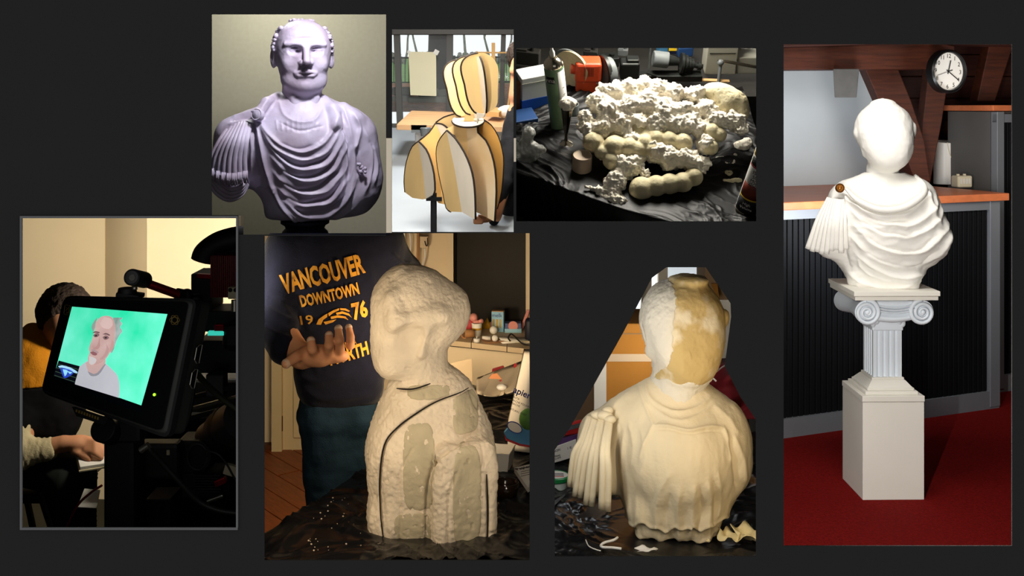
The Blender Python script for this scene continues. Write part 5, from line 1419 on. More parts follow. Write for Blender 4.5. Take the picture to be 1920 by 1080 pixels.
part('top_handle', MB().tube(spline(hd, 5), .035, 12), M_rig, cc, smooth=True); part('handle_pad', MB().ball(P4(720, 120, 3.12), (.07, .04, .03)), M_rig, cc, smooth=True)
cb = bpx(714, 250, 760, 290, 2.99, .03, M_conn, 'connector_block', cc)
for k in range(2): part('socket', MB().cyl(P4(723+18*k, 259, 2.986), P4(723+18*k, 259, 2.992), .006, n=14), M_slot, cb)
part('steel_post', MB().cyl(P4(737, 292, 3.0), P4(737, 330, 3.0), .009, n=12), M_steel4, cc)
bpx(600, 330, 770, 400, 3.05, .12, M_rig2, 'camera_body', cc); bpx(690, 375, 770, 470, 2.98, .1, M_rig, 'side_grip', cc, bev=.02)
bpx(646, 400, 700, 413, 2.98, .02, M_teal, 'teal_strip', cc, bev=.001); bpx(668, 376, 700, 400, 2.99, .03, M_redan, 'red_block', cc)
bpx(610, 430, 780, 540, 3.08, .15, M_rig, 'camera_base', cc); bpx(640, 545, 700, 620, 3.0, .05, M_rig2, 'bracket', cc)
for v in (600, 640, 668): part('rod', MB().cyl(P4(560, v+30, 3.06), P4(790, v-30, 2.98), .0075, n=12), M_steel4 if v == 640 else M_rig2, cc)
part('lens_barrel', MB().cyl(P4(700, 730, 3.02), P4(770, 690, 2.9), .058, n=36).cyl(P4(660, 760, 3.08), P4(705, 728, 3.01), .05, n=36), M_rig2, cc, auto=.6)
part('gear_ring', MB().cyl(P4(716, 722, 3.0), P4(732, 712, 2.975), .062, n=40), M_rig, cc, auto=.6)
bpx(540, 770, 640, 880, 3.02, .10, M_rig2, 'follow_focus_box', cc, bev=.008)
part('focus_knob', MB().cyl(P4(610, 820, 2.99), P4(640, 806, 3.04), .042, n=32), M_rig, cc, auto=.6)
part('focus_ring', MB().tube([P4(612+34*math.cos(a), 822+44*math.sin(a), 2.985) for a in [i*2*math.pi/28 for i in range(29)]], .004, 6), M_rig2, cc, smooth=True)
for k in range(7): bpx(600, 884+9*k, 690, 888+9*k, 2.99, .03, M_rig2, 'vent_rib', cc, bev=0)
bpx(560, 880, 720, 960, 3.02, .1, M_rig, 'battery_plate', cc)
bpx(668, 898, 708, 920, 2.97, .02, M_redan, 'red_latch', cc, ry=-.4); bpx(640, 960, 700, 972, 2.97, .02, M_steel4, 'steel_edge', cc, ry=-.35); bpx(700, 855, 760, 890, 3.0, .02, M_conn, 'paper_tag', cc, ry=.3)
bpx(436, 965, 520, 1075, 3.02, .1, M_rig, 'rig_foot', cc)
# added dark block behind the rig, darkening the corner in place of gear
ct = thing('dark_gear_block', 'added black block for the dark gear below the camera rig at the lower right', 'cart', P4(560, 1075, 3.3))
bpx(345, 760, 790, 1120, 3.32, .3, M_rig, 'block_body', ct, bev=.01); bpx(420, 690, 790, 770, 3.30, .2, M_rig, 'block_top', ct, bev=.01); bpx(520, 560, 790, 700, 3.36, .2, M_rig, 'block_back', ct, bev=.01)
for k in range(3): bpx(470+70*k, 800, 520+70*k, 806, 3.315, .01, M_rig2, 'block_ridge', ct, bev=0)
# --- mount column under the monitor
col = thing('monitor_mount', 'black mount column holding the field monitor', 'mount', P4(340, 1060, 2.86))
part('tilt_knob', MB().cyl(P4(292, 728, 2.80), P4(330, 740, 2.86), .034, n=28), M_rig, col, auto=.7, bev=.003)
bpx(292, 740, 400, 1080, 2.84, .09, M_rig, 'column', col, bev=.012); bpx(330, 700, 420, 780, 2.83, .06, M_rig, 'head_clamp', col, bev=.01)
part('clamp_screw', MB().cyl(P4(420, 800, 2.80), P4(448, 782, 2.80), .009, n=14), M_steel4, col, auto=.7)
bpx(400, 780, 545, 900, 2.95, .06, M_rig2, 'plate', col, bev=.01); bpx(508, 800, 518, 816, 2.945, .01, M_conn, 'sticker', col, bev=0)
# --- cables
def cable4(label, pts, r, m, nm='cable'):
    one(nm, MB().tube(spline([P4(*p) for p in pts], 6), r, 8), m, label, 'cable', smooth=True)
cable4('thick olive cable crossing the rods right of the monitor', [(607, 535, 2.9), (640, 575, 2.88), (690, 620, 2.86), (760, 672, 2.84)], .0085, M_cable)
cable4('black cable sweeping from the mount screw to the lower right', [(445, 790, 2.82), (500, 850, 2.84), (555, 910, 2.85), (620, 975, 2.86), (690, 1005, 2.86), (770, 1015, 2.86)], .0075, M_rig2)
cable4('thin black cable arching over the focus knob', [(640, 800, 2.93), (680, 812, 2.92), (710, 845, 2.92), (735, 890, 2.92), (760, 930, 2.92)], .003, M_rig2)
cable4('thin black cable hanging behind the monitor side', [(603, 540, 2.95), (600, 600, 2.95), (590, 660, 2.95), (575, 720, 2.95)], .005, M_rig2)
cable4('red cable dangling at the bottom beside the white paper', [(290, 918, 3.0), (250, 945, 3.0), (205, 990, 3.0), (165, 1075, 3.0)], .0035, M_redan)
# --- walls and floor
def vwall(nm, u0, ya, u1, yb, m, th=.03):
    mb = MB(); f = [P4(u0, 1000, ya), P4(u1, 1000, yb), P4(u1, 9, yb), P4(u0, 9, ya)]
    for i in (0, 1): f[i].z = 0
    k = [p+Vector((0, th, 0)) for p in f]; mb.add(f+k, [(0, 1, 2, 3), (7, 6, 5, 4), (0, 4, 5, 1), (1, 5, 6, 2), (2, 6, 7, 3), (3, 7, 4, 0)]); return struct(nm, mb, m)
vwall('wall_left', -400, 4.75, 300, 4.70, M_wall4); vwall('wall_return', 298, 4.72, 443, 4.25, M_wall4); vwall('wall_right', 442, 4.25, 760, 4.2, M_wall4)
struct('floor', MB().prism([(-.61*3.3, 3.3), (-.254*3.3, 3.3), (-.254*4.8, 4.8), (-.61*4.8, 4.8)], -.02, 0, 'xy'), M_floor4)
# --- the person behind
XP, ZP, YP = 90, 700, 3.5
FMP = pframe(XP, ZP, YP)
def LP(u, v, Y): a, c = c4(u, v); return (a-XP, Y, ZP-c)
per = thing('person', 'seated person in orange and black hoodie writing, seen from behind the monitor', 'person', (P(90, 0, YP).x, YP, 0))
def skin4(G):
    d = ell(G, LP(160, 345, 0), (44, 50, 52), rz=.3)
    d = smin(d, ell(G, LP(165, 400, -20), (30, 34, 34)), 20)
    d = smin(d, cap(G, LP(140, 400, 14), LP(95, 470, 16), 26, 32), 16)
    d = smin(d, ell(G, LP(122, 378, -18), (8, 10, 16)), 4)
    d = smin(d, ell(G, LP(100, 620, 10), (60, 46, 100)), 30)
    d = smin(d, cap(G, LP(60, 560, -10), LP(10, 780, -40), 24, 20), 16)
    d = smin(d, cap(G, LP(10, 782, -40), LP(150, 750, -64), 20, 15), 10)
    d = smin(d, ell(G, LP(205, 752, -70), (30, 18, 15), ry=.15), 12)
    for k in range(4):
        a_, b_, c_ = LP(222, 741+9*k, -76-4*k), LP(250, 744+10*k, -88-4*k), LP(276-4*abs(k-1), 764+9*k, -90-4*k)
        d = smin(d, cap(G, a_, b_, 6.5, 5.8), 3); d = smin(d, cap(G, b_, c_, 5.8, 4.6), 1.5)
    d = smin(d, cap(G, LP(188, 770, -80), LP(232, 792, -98), 7, 5), 4)
    return d
sculpt('body', skin4, (-110, -120, -170), (110, 70, 175), 2.2, FMP, M_skin, per)
def hair4(G):
    d = ell(G, LP(160, 338, 4), (49, 55, 54), rz=.3)
    d = smin(d, ell(G, LP(150, 392, 28), (34, 30, 36)), 20)
    return smax(d, -ell(G, LP(185, 400, -34), (50, 44, 46)), 8)
sculpt('hair', hair4, (-75, -70, 40), (100, 90, 185), 2.2, FMP, M_hair, per, lambda v, n: 2.6*np.abs(fbm(v*np.array([.12, .12, .05]), 3, 5)))
def hood4(G):
    d = ell(G, LP(70, 520, 14), (66, 58, 70))
    d = smin(d, ell(G, LP(110, 620, 12), (70, 54, 110)), 30)
    d = smin(d, cap(G, LP(50, 540, 0), LP(2, 690, -30), 36, 32), 20)
    d = smin(d, cap(G, LP(60, 410, 22), LP(120, 450, 6), 20, 18), 14)
    return d
def fold4(v, n): return 2.2*fbm(v*.03, 3, 3)
def up4(G): return smax(hood4(G), -(G[2]-f32(LP(0, 565, 0)[2])), 2)
def lo4(G): return smax(hood4(G)+f32(1), (G[2]-f32(LP(0, 567, 0)[2])), 2)
sculpt('hoodie', up4, (-130, -60, -22), (90, 85, 100), 2.4, FMP, M_orangeh, per, fold4)
sculpt('hoodie_lower', lo4, (-130, -75, -165), (95, 85, -8), 2.6, FMP, M_blackh, per, fold4)
sculpt('cream_sleeve', lambda G: smin(cap(G, LP(-20, 780, -36), LP(106, 766, -58), 32, 21), cap(G, LP(0, 690, -30), LP(-4, 780, -38), 33, 32), 16), (-140, -95, -172), (30, 15, -55), 2.2, FMP, M_creamsl, per, lambda v, n: 2.2*fbm(v*np.array([.11, .05, .04]), 3, 6))
def trou4(G):
    d = cap(G, LP(60, 840, 0), LP(250, 850, -70), 34, 28)
    d = smin(d, cap(G, LP(250, 850, -70), LP(240, 1100, -30), 28, 24), 14)
    d = smin(d, cap(G, LP(40, 860, 20), LP(160, 880, -60), 34, 28), 16)
    return smin(d, cap(G, LP(160, 880, -60), LP(150, 1120, -20), 28, 24), 14)
sculpt('trousers', trou4, (-120, -120, -345), (80, 70, -25), 3.2, FMP, M_trous, per, lambda v, n: 1.5*fbm(v*.04, 3, 3))
nb = thing('notebook', 'open cream notebook under the writing hand', 'notebook', FMP @ Vector(LP(240, 812, -80)))
part('pages', MB(FMP).box(LP(262, 798, -84), (72, 56, 7), (.25, 0, .1), bev=1), M_paperw, nb); part('cover', MB(FMP).box(LP(262, 806, -84), (75, 59, 2.5), (.25, 0, .1)), M_conn, nb)
one('paper_sheet', MB().hexa([P4(208, 992, 3.3), P4(272, 996, 3.3), P4(285, 935, 3.36), P4(232, 930, 3.36), *(p+Vector((0, -.002, .002)) for p in (P4(208, 992, 3.3), P4(272, 996, 3.3), P4(285, 935, 3.36), P4(232, 930, 3.36)))]), M_paperw, 'white paper sheet hanging low behind the red cable', 'paper')
ch = thing('folding_chair', 'black folding chair legs below the seated person', 'chair', P4(90, 1060, 3.5))
for a, b in (((55, 860, 3.45), (125, 1075, 3.4)), ((190, 980, 3.6), (215, 1060, 3.6)), ((20, 880, 3.7), (60, 1075, 3.75))): part('leg', MB().cyl(P4(*a), P4(*b), .012, n=8), M_rig, ch)
part('seat', MB().box(P4(60, 905, 3.6), (.34, .34, .03), bev=.01), M_rig, ch)
trim_niche(-259, 456.4, 404.8, 1299)

# ================================================================== niche 3: heap of expanding foam on a workshop table
M_foamw = mat('white_raw_foam', (246, 238, 220), .8, var=.12, scale=10, bump=.35, bscale=110, spec=.2)
M_foamb = mat('cured_beige_foam', (214, 202, 164), .7, var=.15, scale=12, bump=.2, bscale=120, spec=.2)
M_sheet3 = mat('black_bin_liner', (12, 11, 11), .5, var=.3, spec=.3, scale=14)
M_orangem = mat('orange_machine_paint', (214, 76, 38), .45, var=.2, scale=20)
M_disc = mat('tan_sanding_disc', (196, 176, 136), .9, var=.12, scale=60)
M_mgrey = mat('grey_machine_paint', (104, 108, 108), .45, var=.2, scale=14)
M_mdark = mat('dark_machine_iron', (46, 48, 46), .4, metal=.5, var=.3, scale=20)
M_mpale = mat('pale_grey_machine', (158, 156, 142), .55, var=.12, scale=6)
M_silver = mat('silver_metal', (206, 196, 176), .18, metal=1, var=.05)
M_cangreen = mat('green_can_label', (112, 142, 110), .4, var=.1)
M_canwhite = mat('white_can_label', (226, 226, 220), .4, var=.05)
M_beigecap = mat('beige_plastic_cap', (198, 176, 150), .5, var=.06)
M_glove = mat('clear_plastic_film', (212, 212, 204), .25, var=.1, alpha=.5, spec=.6)
M_boxwhite = mat('white_carton', (214, 214, 212), .6, var=.06)
M_boxblue = mat('blue_carton_band', (30, 84, 176), .5)
M_bwood = mat('brown_board', (150, 92, 44), .6, var=.25, stretch=(1, 6, 1))
M_yelcan = mat('yellow_can_label', (240, 200, 40), .4)
M_redbrick = mat('red_brick_print', (130, 50, 34), .5, var=.3, scale=40)
M_shop = mat('dark_workshop_clutter', (40, 38, 34), .7, var=.4, scale=10)
M_shopb = mat('blue_workshop_plastic', (36, 70, 120), .5, var=.2)
M_plywoods = mat('pale_plywood_strip', (190, 154, 104), .7, var=.15)

def c3(u, v): return 960+u/3.1312, 80+v/3.1312
TAU = math.radians(33); n3 = Vector((0, -math.sin(TAU), math.cos(TAU))); a3 = Vector((0, math.cos(TAU), math.sin(TAU)))
O3 = P(*c3(760, 900), 3.28)
def T3(u, v, h=0): return ray_plane(*c3(u, v), O3+n3*h, n3)
def U3(u, v, rz=0, rx=0, h=0, ry=0):
    """upright pixel-unit frame on the tilted table at a base pixel"""
    o = T3(u, v, h); s = o.y/F/3.1312
    return basis(o, (1, 0, 0), a3, n3) @ Euler((rx, ry, rz)).to_matrix().to_4x4() @ Matrix.Diagonal((s, s, s, 1))
def loc3(p): d = p-O3; return d.x, d.dot(a3)
# table and sheet
e0, e1 = T3(20, 765), T3(880, 1060); (ax_, ay_), (bx_, by_) = loc3(e0), loc3(e1)
ed = Vector((bx_-ax_, by_-ay_, 0)).normalized(); en = Vector((-ed.y, ed.x, 0))
MT3 = basis(O3, (1, 0, 0), a3, n3)
def tabpoly(off): 
    q = Vector((ax_, ay_, 0))+en*off
    return [(q+ed*-.02)[:2], (q+ed*.75)[:2], (.42, (q+ed*.75)[1]), (.42, .62), ((q+ed*-.02)[0], .62)]
one('workshop_table', MB(MT3).prism(tabpoly(.012), -.03, -.004, 'xy'), M_tablewood, 'dark workshop table under the foam heap', 'table')
def drop3(x, y, z):
    d_ = np.maximum(0, -((x-ax_)*en.x+(y-ay_)*en.y)); dd = np.clip(d_, 0, .09)
    return x+en.x*(d_-dd*.3), z-dd*1.8
p_, q_ = crumple(-.47, .42, -.22, .62, 0, .02, 240, 220, 31, 12, flat=[(-.02, .1, .2)], drop=None)
dist = (p_[:, 0]-ax_)*en.x+(p_[:, 1]-ay_)*en.y; dd = np.maximum(0, -dist); k_ = np.minimum(dd, .10)
p_[:, 0] += en.x*(dd-k_*.25); p_[:, 1] += en.y*(dd-k_*.25); p_[:, 2] -= k_*1.6
o_ = net_object('plastic_sheet', p_, q_, MT3, M_sheet3); tag(o_, 'shiny black plastic sheet spread under the white foam heap', 'plastic sheet')

# --- the foam heap
X3, Z3, Y3 = *c3(760, 900), 3.28
FF = pframe(X3, Z3, Y3)
def B3(u, v, dY=0):
    a, c = c3(u, v); return (a-X3, (900-v)/3.1312*.62+dY, Z3-c)
heap = thing('foam_heap', 'large lumpy heap of white and beige expanding foam on black plastic', 'foam', O3)
beige = [(760, 862, 74), (845, 845, 66), (925, 832, 64), (1000, 822, 60), (1065, 790, 56), (600, 622, 74), (690, 622, 66), (780, 600, 60), (850, 572, 60), (925, 580, 58), (1010, 592, 58), (470, 592, 66), (585, 700, 56), (560, 660, 50),
         (1180, 525, 56), (1225, 545, 46), (740, 640, 60), (830, 640, 60), (520, 650, 44), (1170, 620, 48)]
loaf = [(1240, 300, 74), (1300, 330, 74), (1345, 360, 66), (1180, 285, 50), (1370, 420, 42), (1270, 370, 60)]
white = [(780, 232, 46), (705, 258, 58), (610, 282, 66), (530, 288, 52), (870, 262, 62), (955, 298, 62), (480, 348, 56), (418, 440, 50), (560, 400, 80), (680, 380, 80), (800, 350, 80), (900, 400, 80), (640, 480, 70), (520, 500, 66),
         (740, 470, 60), (860, 484, 72), (960, 486, 68), (1055, 482, 66), (1112, 508, 50), (1100, 300, 56), (1055, 290, 44), (1150, 380, 58), (1200, 450, 60), (1245, 480, 44), (1330, 460, 58), (1362, 505, 40),
         (840, 650, 66), (930, 682, 70), (1030, 690, 66), (1096, 722, 50), (1150, 600, 54), (664, 742, 70), (722, 722, 56), (602, 830, 70), (600, 925, 56), (640, 945, 52), (556, 895, 46), (790, 780, 32), (1150, 720, 22), (520, 655, 30),
         (450, 520, 46), (400, 500, 34), (700, 560, 50), (960, 400, 60), (1030, 400, 60)]
def cutpl(G): return -((G[1])*f32(n3.y)+(G[2])*f32(n3.z))
def blobs(L_, G, dY, k, sc=1.0):
    d = None
    for u, v, r in L_:
        r = r/3.1312*sc; e = ell(G, B3(u, v, dY), (r, r*1.25, r))
        d = e if d is None else smin(d, e, k)
    return d
def whitef(G):
    d = blobs(white, G, 0, 9)
    d = smin(d, cap(G, B3(432, 848, -12), B3(545, 880, -6), 3.2, 7), 6)
    return smax(d, cutpl(G)-f32(1), 4)
def dwh(v, n):
    a = fbm(v*.075, 3, 7); b_ = np.abs(vnoise(v*.16, 17)); c_ = np.abs(vnoise(v*.33, 27))
    return 5.5*a+4.2*(b_-.35)+2.2*(c_-.35)
sculpt('white_foam', whitef, (-130, -70, -60), (220, 230, 250), 1.7, FF, M_foamw, heap, dwh)
def beigef(G):
    d = blobs(beige, G, 0, 2.5, 1.0); core = ell(G, B3(760, 560, 34), (80, 40, 45)); d = smin(d, core, 10)
    return smax(d, cutpl(G)-f32(1), 4)
sculpt('cured_foam', beigef, (-130, -70, -60), (190, 190, 190), 2.0, FF, M_foamb, heap, lambda v, n: .5*fbm(v*.1, 3, 4)-1.2*np.clip(vnoise(v*.22, 8)-.6, 0, 1)*2)
sculpt('foam_loaf', lambda G: blobs(loaf, G, 4, 14), (100, 40, 120), (230, 220, 240), 2.0, FF, M_foamb, heap, lambda v, n: .8*fbm(v*.08, 3, 4)-1.6*np.clip(vnoise(v*.2, 8)-.5, 0, 1)*2)

# --- bottles and small things on the table
cn = thing('spray_can', 'tall green labelled spray can with steel top behind the silver flute', 'spray can', T3(268, 510))
FC3 = U3(286, 500, ry=-.12)
part('can_body', MB(FC3).lathe([(55, 0), (57, 6), (57, 420), (54, 432)], n=32), M_cangreen, cn, auto=.6)
part('steel_dome', MB(FC3).lathe([(56, 430), (57, 440), (48, 462), (26, 480), (24, 492), (18, 494)], n=32), M_silver, cn, auto=.6)
part('nozzle', MB(FC3).lathe([(15, 490), (15, 520), (9, 530), (8, 556), (4, 560)], n=16), M_canwhite, cn, auto=.6)
part('label_panel', MB(FC3).sheet(lambda u, v: (57.8*math.sin(.25+u*1.2), -57.8*math.cos(.25+u*1.2), 8+v*405), 10, 2, (0, 1, 0)), M_canwhite, cn, smooth=True)
part('brand_band', MB(FC3).sheet(lambda u, v: (58*math.sin(-.95+u*.9), -58*math.cos(-.95+u*.9), 340+v*44), 10, 2, (0, 1, 0)), M_ink, cn, smooth=True)
s3 = 1/3.1312
text('nna', M_canwhite, FC3 @ basis((-26, -54, 362), (.9, -.44, 0), (0, 0, 1), (-.44, -.9, 0)), 40, 'lettering', cn, depth=.6)
for k in range(5): part('print_line', MB(FC3).box((44, -37.4, 120+45*k), (16, .8, 3), (0, 0, .87)), M_shop, cn)
fv = thing('silver_flute', 'silver metal flute vase topped with a ball of white foam', 'vase', T3(318, 600))
FV = U3(316, 596)
part('foot', MB(FV).lathe([(45, 0), (45, 5), (30, 12), (12, 26), (8, 50)], n=28), M_silver, fv, auto=.7)
part('stem', MB(FV).lathe([(8, 48), (9, 70), (20, 130), (34, 240), (42, 270), (40, 270), (30, 230)], n=28, cap=False), M_silver, fv, auto=.7)
sculpt('foam_ball', lambda G: smin(ell(G, (0, 0, 284), (48, 48, 40)), ell(G, (30, -10, 300), (24, 20, 18)), 16), (-70, -65, 230), (75, 65, 345), 3.0, FV, M_foamw, fv, lambda v, n: 4*fbm(v*.04, 3, 3))
one('plastic_cap', MB(U3(410, 742)).lathe([(54, 0), (58, 4), (57, 96), (53, 102), (49, 98), (0, 97)], n=32), M_beigecap, 'beige round plastic cap standing in front of the silver flute', 'cap', auto=.6)  # round cap off a can
gl = U3(110, 690)
sculpt('plastic_glove', lambda G: smin(smin(ell(G, (-20, 0, 60), (75, 50, 70)), cap(G, (10, -10, 110), (70, -20, 90), 24, 18), 20), cap(G, (-40, 0, 100), (-10, 10, 190), 30, 34), 20), (-110, -70, 0), (110, 70, 240), 4.0, gl, M_glove, None, lambda v, n: 9*np.abs(fbm(v*.03, 3, 3)))
tag(bpy.context.scene.collection.objects[-1], 'crumpled clear plastic glove at the left edge of the foam table', 'glove')
# foam can at the front right
fc = thing('foam_can', 'leaning expanding foam can with yellow and brick printed label at the right edge', 'spray can', T3(1385, 985))
FK = U3(1378, 980, ry=.16, rz=-.1)
part('can_body', MB(FK).lathe([(66, 0), (70, 6), (70, 520), (64, 540), (30, 575), (20, 600)], n=36), M_canwhite, fc, auto=.6)
part('bottom_rim', MB(FK).lathe([(71.5, 0), (73, 5), (71.5, 12)], n=36), M_silver, fc, auto=.6)
def kb(z0, z1, m, nm, a0=-1.5, a1=1.5): part(nm, MB(FK).sheet(lambda u, v: (71*math.sin(a0+u*(a1-a0)), -71*math.cos(a0+u*(a1-a0)), z0+v*(z1-z0)), 16, 2, (0, 1, 0)), m, fc, smooth=True)
kb(400, 530, M_yelcan, 'yellow_band'); kb(340, 390, M_ink, 'black_band'); kb(330, 340, M_red5, 'red_line'); kb(120, 215, M_redbrick, 'brick_print'); kb(14, 110, M_ink, 'dark_band'); kb(110, 120, M_yelcan, 'thin_line')
def kt(s, z, m, size, a=-.5, off=72.2): text(s, m, FK @ basis((off*math.sin(a), -off*math.cos(a), z), (math.cos(a), math.sin(a), 0), (0, 0, 1), (math.sin(a), -math.cos(a), 0)), size, 'lettering', fc, depth=.6)
kt('S', 455, M_red5, 70); kt('M', 365, M_canwhite, 46); kt('ISO', 305, M_ink, 32); kt('SC', 275, M_ink, 32); kt('MO', 248, M_ink, 30); kt('ISOL', 225, M_ink, 28, -.42); kt('High', 82, M_canwhite, 26, -.45); kt('Volume', 55, M_canwhite, 24, -.4); 
# foam scraps
def scrap3(name, u, v, fn, label, h=14, m=M_foamw, seed=1):
    Fs = U3(u, v); 
    o = sculpt(name, fn, (-75, -75, 0), (75, 75, 70), h, Fs, m, None, lambda q, n: 3.5*fbm(q*.06, 3, seed)); return tag(o, label, 'foam scrap')
scrap3('foam_scrap', 1350, 620, lambda G: smin(ell(G, (0, 0, 20), (52, 45, 26)), ell(G, (30, 20, 24), (32, 40, 30)), 10), 'biggest torn foam scrap between heap and leaning can', 4)
scrap3('foam_scrap', 1226, 690, lambda G: smin(cap(G, (-20, 0, 10), (14, 8, 12), 12, 9), ell(G, (-16, 6, 12), (14, 10, 12)), 6), 'small foam scrap nearest the right side of the heap', 2.5, seed=3)
scrap3('foam_scrap', 1288, 718, lambda G: smin(cap(G, (-34, 0, 9), (24, -10, 9), 10, 8), cap(G, (10, -8, 9), (20, 24, 14), 8, 8), 5), 'hooked foam scrap left of the leaning can', 2.5, seed=4)
scrap3('foam_scrap', 1308, 668, lambda G: ell(G, (0, 0, 8), (12, 12, 10)), 'tiny round foam crumb below the biggest scrap', 2.5, seed=5)
scrap3('foam_ring', 1272, 770, lambda G: np.sqrt((np.sqrt(G[0]**2+G[1]**2)-f32(14))**2+(G[2]-f32(9))**2)-f32(8), 'little ring of cured foam on the black plastic', 2.2, M_foamb, 6)
scrap3('foam_worm', 1292, 818, lambda G: smin(cap(G, (-46, 6, 9), (10, -4, 10), 8, 9), cap(G, (6, -4, 12), (48, 4, 10), 15, 12), 6), 'worm shaped strand of foam in front of the foam ring', 2.5, M_foamb, 7)
# --- left of the table: carton and board
bxl = thing('blue_white_carton', 'white and blue carton standing behind the green spray can', 'box', T3(120, 420))
FBx = U3(135, 395, rz=.35)
part('carton', MB(FBx).box((0, 40, 120), (180, 120, 240)), M_boxwhite, bxl, bev=.002); part('blue_band', MB(FBx).box((0, 38, 50), (183, 122, 90)), M_boxblue, bxl); part('lid_edge', MB(FBx).box((0, 38, 205), (183, 123, 4)), M_mpale, bxl)
one('curved_board', MB(U3(75, 400, rz=.2)).prism([(-70, 0), (-70, 215), (-30, 205), (10, 170), (36, 110), (44, 30), (44, 0)], -14, 14), M_bwood, 'curved brown wooden board at the far left of the workshop', 'board', bev=.002)
one('grey_tin', MB(U3(350, 425)).lathe([(42, 0), (42, 75), (40, 80), (34, 78), (34, 40)], n=24), M_mgrey, 'dark grey tin ring behind the silver flute', 'tin', auto=.6)
one('blue_crate', MB(U3(70, 470, rz=.3)).box((0, 20, 20), (150, 130, 50), bev=6), M_shopb, 'dark blue plastic crate lid under the carton', 'crate')
# --- machines on the back bench
sd = thing('disc_sander', 'orange disc sander with tan sanding disc and grey wheel guard', 'machine', T3(430, 290))
FS = U3(440, 285)
part('sanding_disc', MB(FS @ Matrix.Translation((-96, 10, 150))).lathe([(0, -8), (112, -8), (112, 8), (0, 8)], n=40, r=(0, math.pi/2, .95)), M_disc, sd, auto=.6)
part('disc_back', MB(FS @ Matrix.Translation((-110, 26, 150))).lathe([(0, -6), (115, -6), (115, 6), (0, 6)], n=40, r=(0, math.pi/2, .95)), M_mgrey, sd, auto=.6)
part('motor_body', MB(FS).box((0, 0, 150), (150, 110, 130), bev=16).box((-10, 0, 60), (120, 95, 110), bev=10), M_orangem, sd)
part('motor_foot', MB(FS).box((-10, 0, 8), (170, 120, 16), bev=3), M_orangem, sd); part('shaft_boss', MB(FS).cyl((-95, 10, 155), (-60, 4, 155), 36, n=24), M_orangem, sd, auto=.6)
part('wheel_guard', MB(FS @ Matrix.Translation((118, 0, 130))).lathe([(0, -26), (86, -24), (92, 0), (86, 24), (0, 26)], n=36, r=(0, math.pi/2, .35)), M_mgrey, sd, auto=.7)
part('guard_rim', MB(FS @ Matrix.Translation((96, 6, 132))).lathe([(80, -10), (98, -10), (100, 10), (82, 10)], n=36, r=(0, math.pi/2, .35), cap=False), M_mdark, sd, auto=.7)
part('hub', MB(FS).ball((150, -20, 135), (24, 24, 30)), M_mgrey, sd, smooth=True)
for k in range(6): part('cooling_slot', MB(FS).box((-24+10*k, -56, 165), (4, 4, 60)), M_redbrick, sd)
lt = thing('workshop_lathe', 'dark iron lathe with grey motor and stepped pulley on the back bench', 'machine', T3(900, 215))
FL = U3(900, 215)
part('bed', MB(FL).box((0, 0, 22), (420, 70, 40), bev=4), M_mdark, lt); part('tailstock', MB(FL).box((-215, 0, 72), (110, 80, 110), bev=10).box((-200, 0, 132), (70, 60, 30), bev=6), M_mdark, lt)
part('motor', MB(FL).cyl((-80, 20, 130), (10, 20, 118), 48, n=28), M_mgrey, lt, auto=.6, bev=.004)
part('chuck', MB(FL).cyl((10, 20, 118), (70, 20, 108), 34, 24, n=24), M_mdark, lt, auto=.6)
for k, (x, r) in enumerate(((82, 62), (104, 52), (124, 42), (142, 34))): part('pulley_step', MB(FL).cyl((x, 18, 100-3*k), (x+16, 18, 98-3*k), r, n=32), M_mdark, lt, auto=.6)
part('spindle', MB(FL).cyl((150, 18, 86), (215, 18, 76), 14, n=16).cyl((185, 18, 80), (205, 18, 78), 24, n=16), M_mdark, lt, auto=.6)
part('headstock', MB(FL).box((115, 20, 40), (80, 60, 80), bev=8), M_mdark, lt)
part('upright_rod', MB(FL).cyl((-105, -20, 30), (-105, -20, 260), 5, n=10), M_mgrey, lt); part('lever', MB(FL).tube([(-60, -30, 40), (-120, -40, 70), (-150, -44, 40)], 6, 8), M_mdark, lt)
pb = thing('pale_machine', 'large pale grey machine housing at the upper right of the workshop', 'machine', T3(1290, 200))
FPb = U3(1240, 190)
part('housing', MB(FPb).box((-20, 60, 110), (180, 130, 210), bev=5), M_mpale, pb); part('side_arm', MB(FPb).box((150, 60, 60), (240, 110, 110), bev=5), M_mpale, pb); part('door_line', MB(FPb).box((-20, -6, 150), (150, 3, 4)), M_mdark, pb)
part('upper_block', MB(FPb).box((60, 80, 190), (70, 90, 90), bev=4), M_mpale, pb)
rl = thing('steel_rail', 'bright steel tube rail with grey post in front of the pale machine', 'rail', T3(1215, 225))
part('tube', MB().tube([T3(1195, 215)+n3*.075, T3(1240, 215)+n3*.075, T3(1440, 215)+n3*.05], .006, 12), M_silver, rl, smooth=True); part('post', MB().cyl(T3(1212, 232), T3(1214, 215)+n3*.075, .006, n=12), M_mgrey, rl); part('clamp', MB().ball(T3(1212, 218)+n3*.072, .012), M_mgrey, rl, smooth=True)
one('plywood_strip', MB(U3(1180, 225)).box((0, 0, 4), (190, 26, 9), (0, .02, -.05), bev=1), M_plywoods, 'pale plywood strip lying in front of the lathe', 'plank')
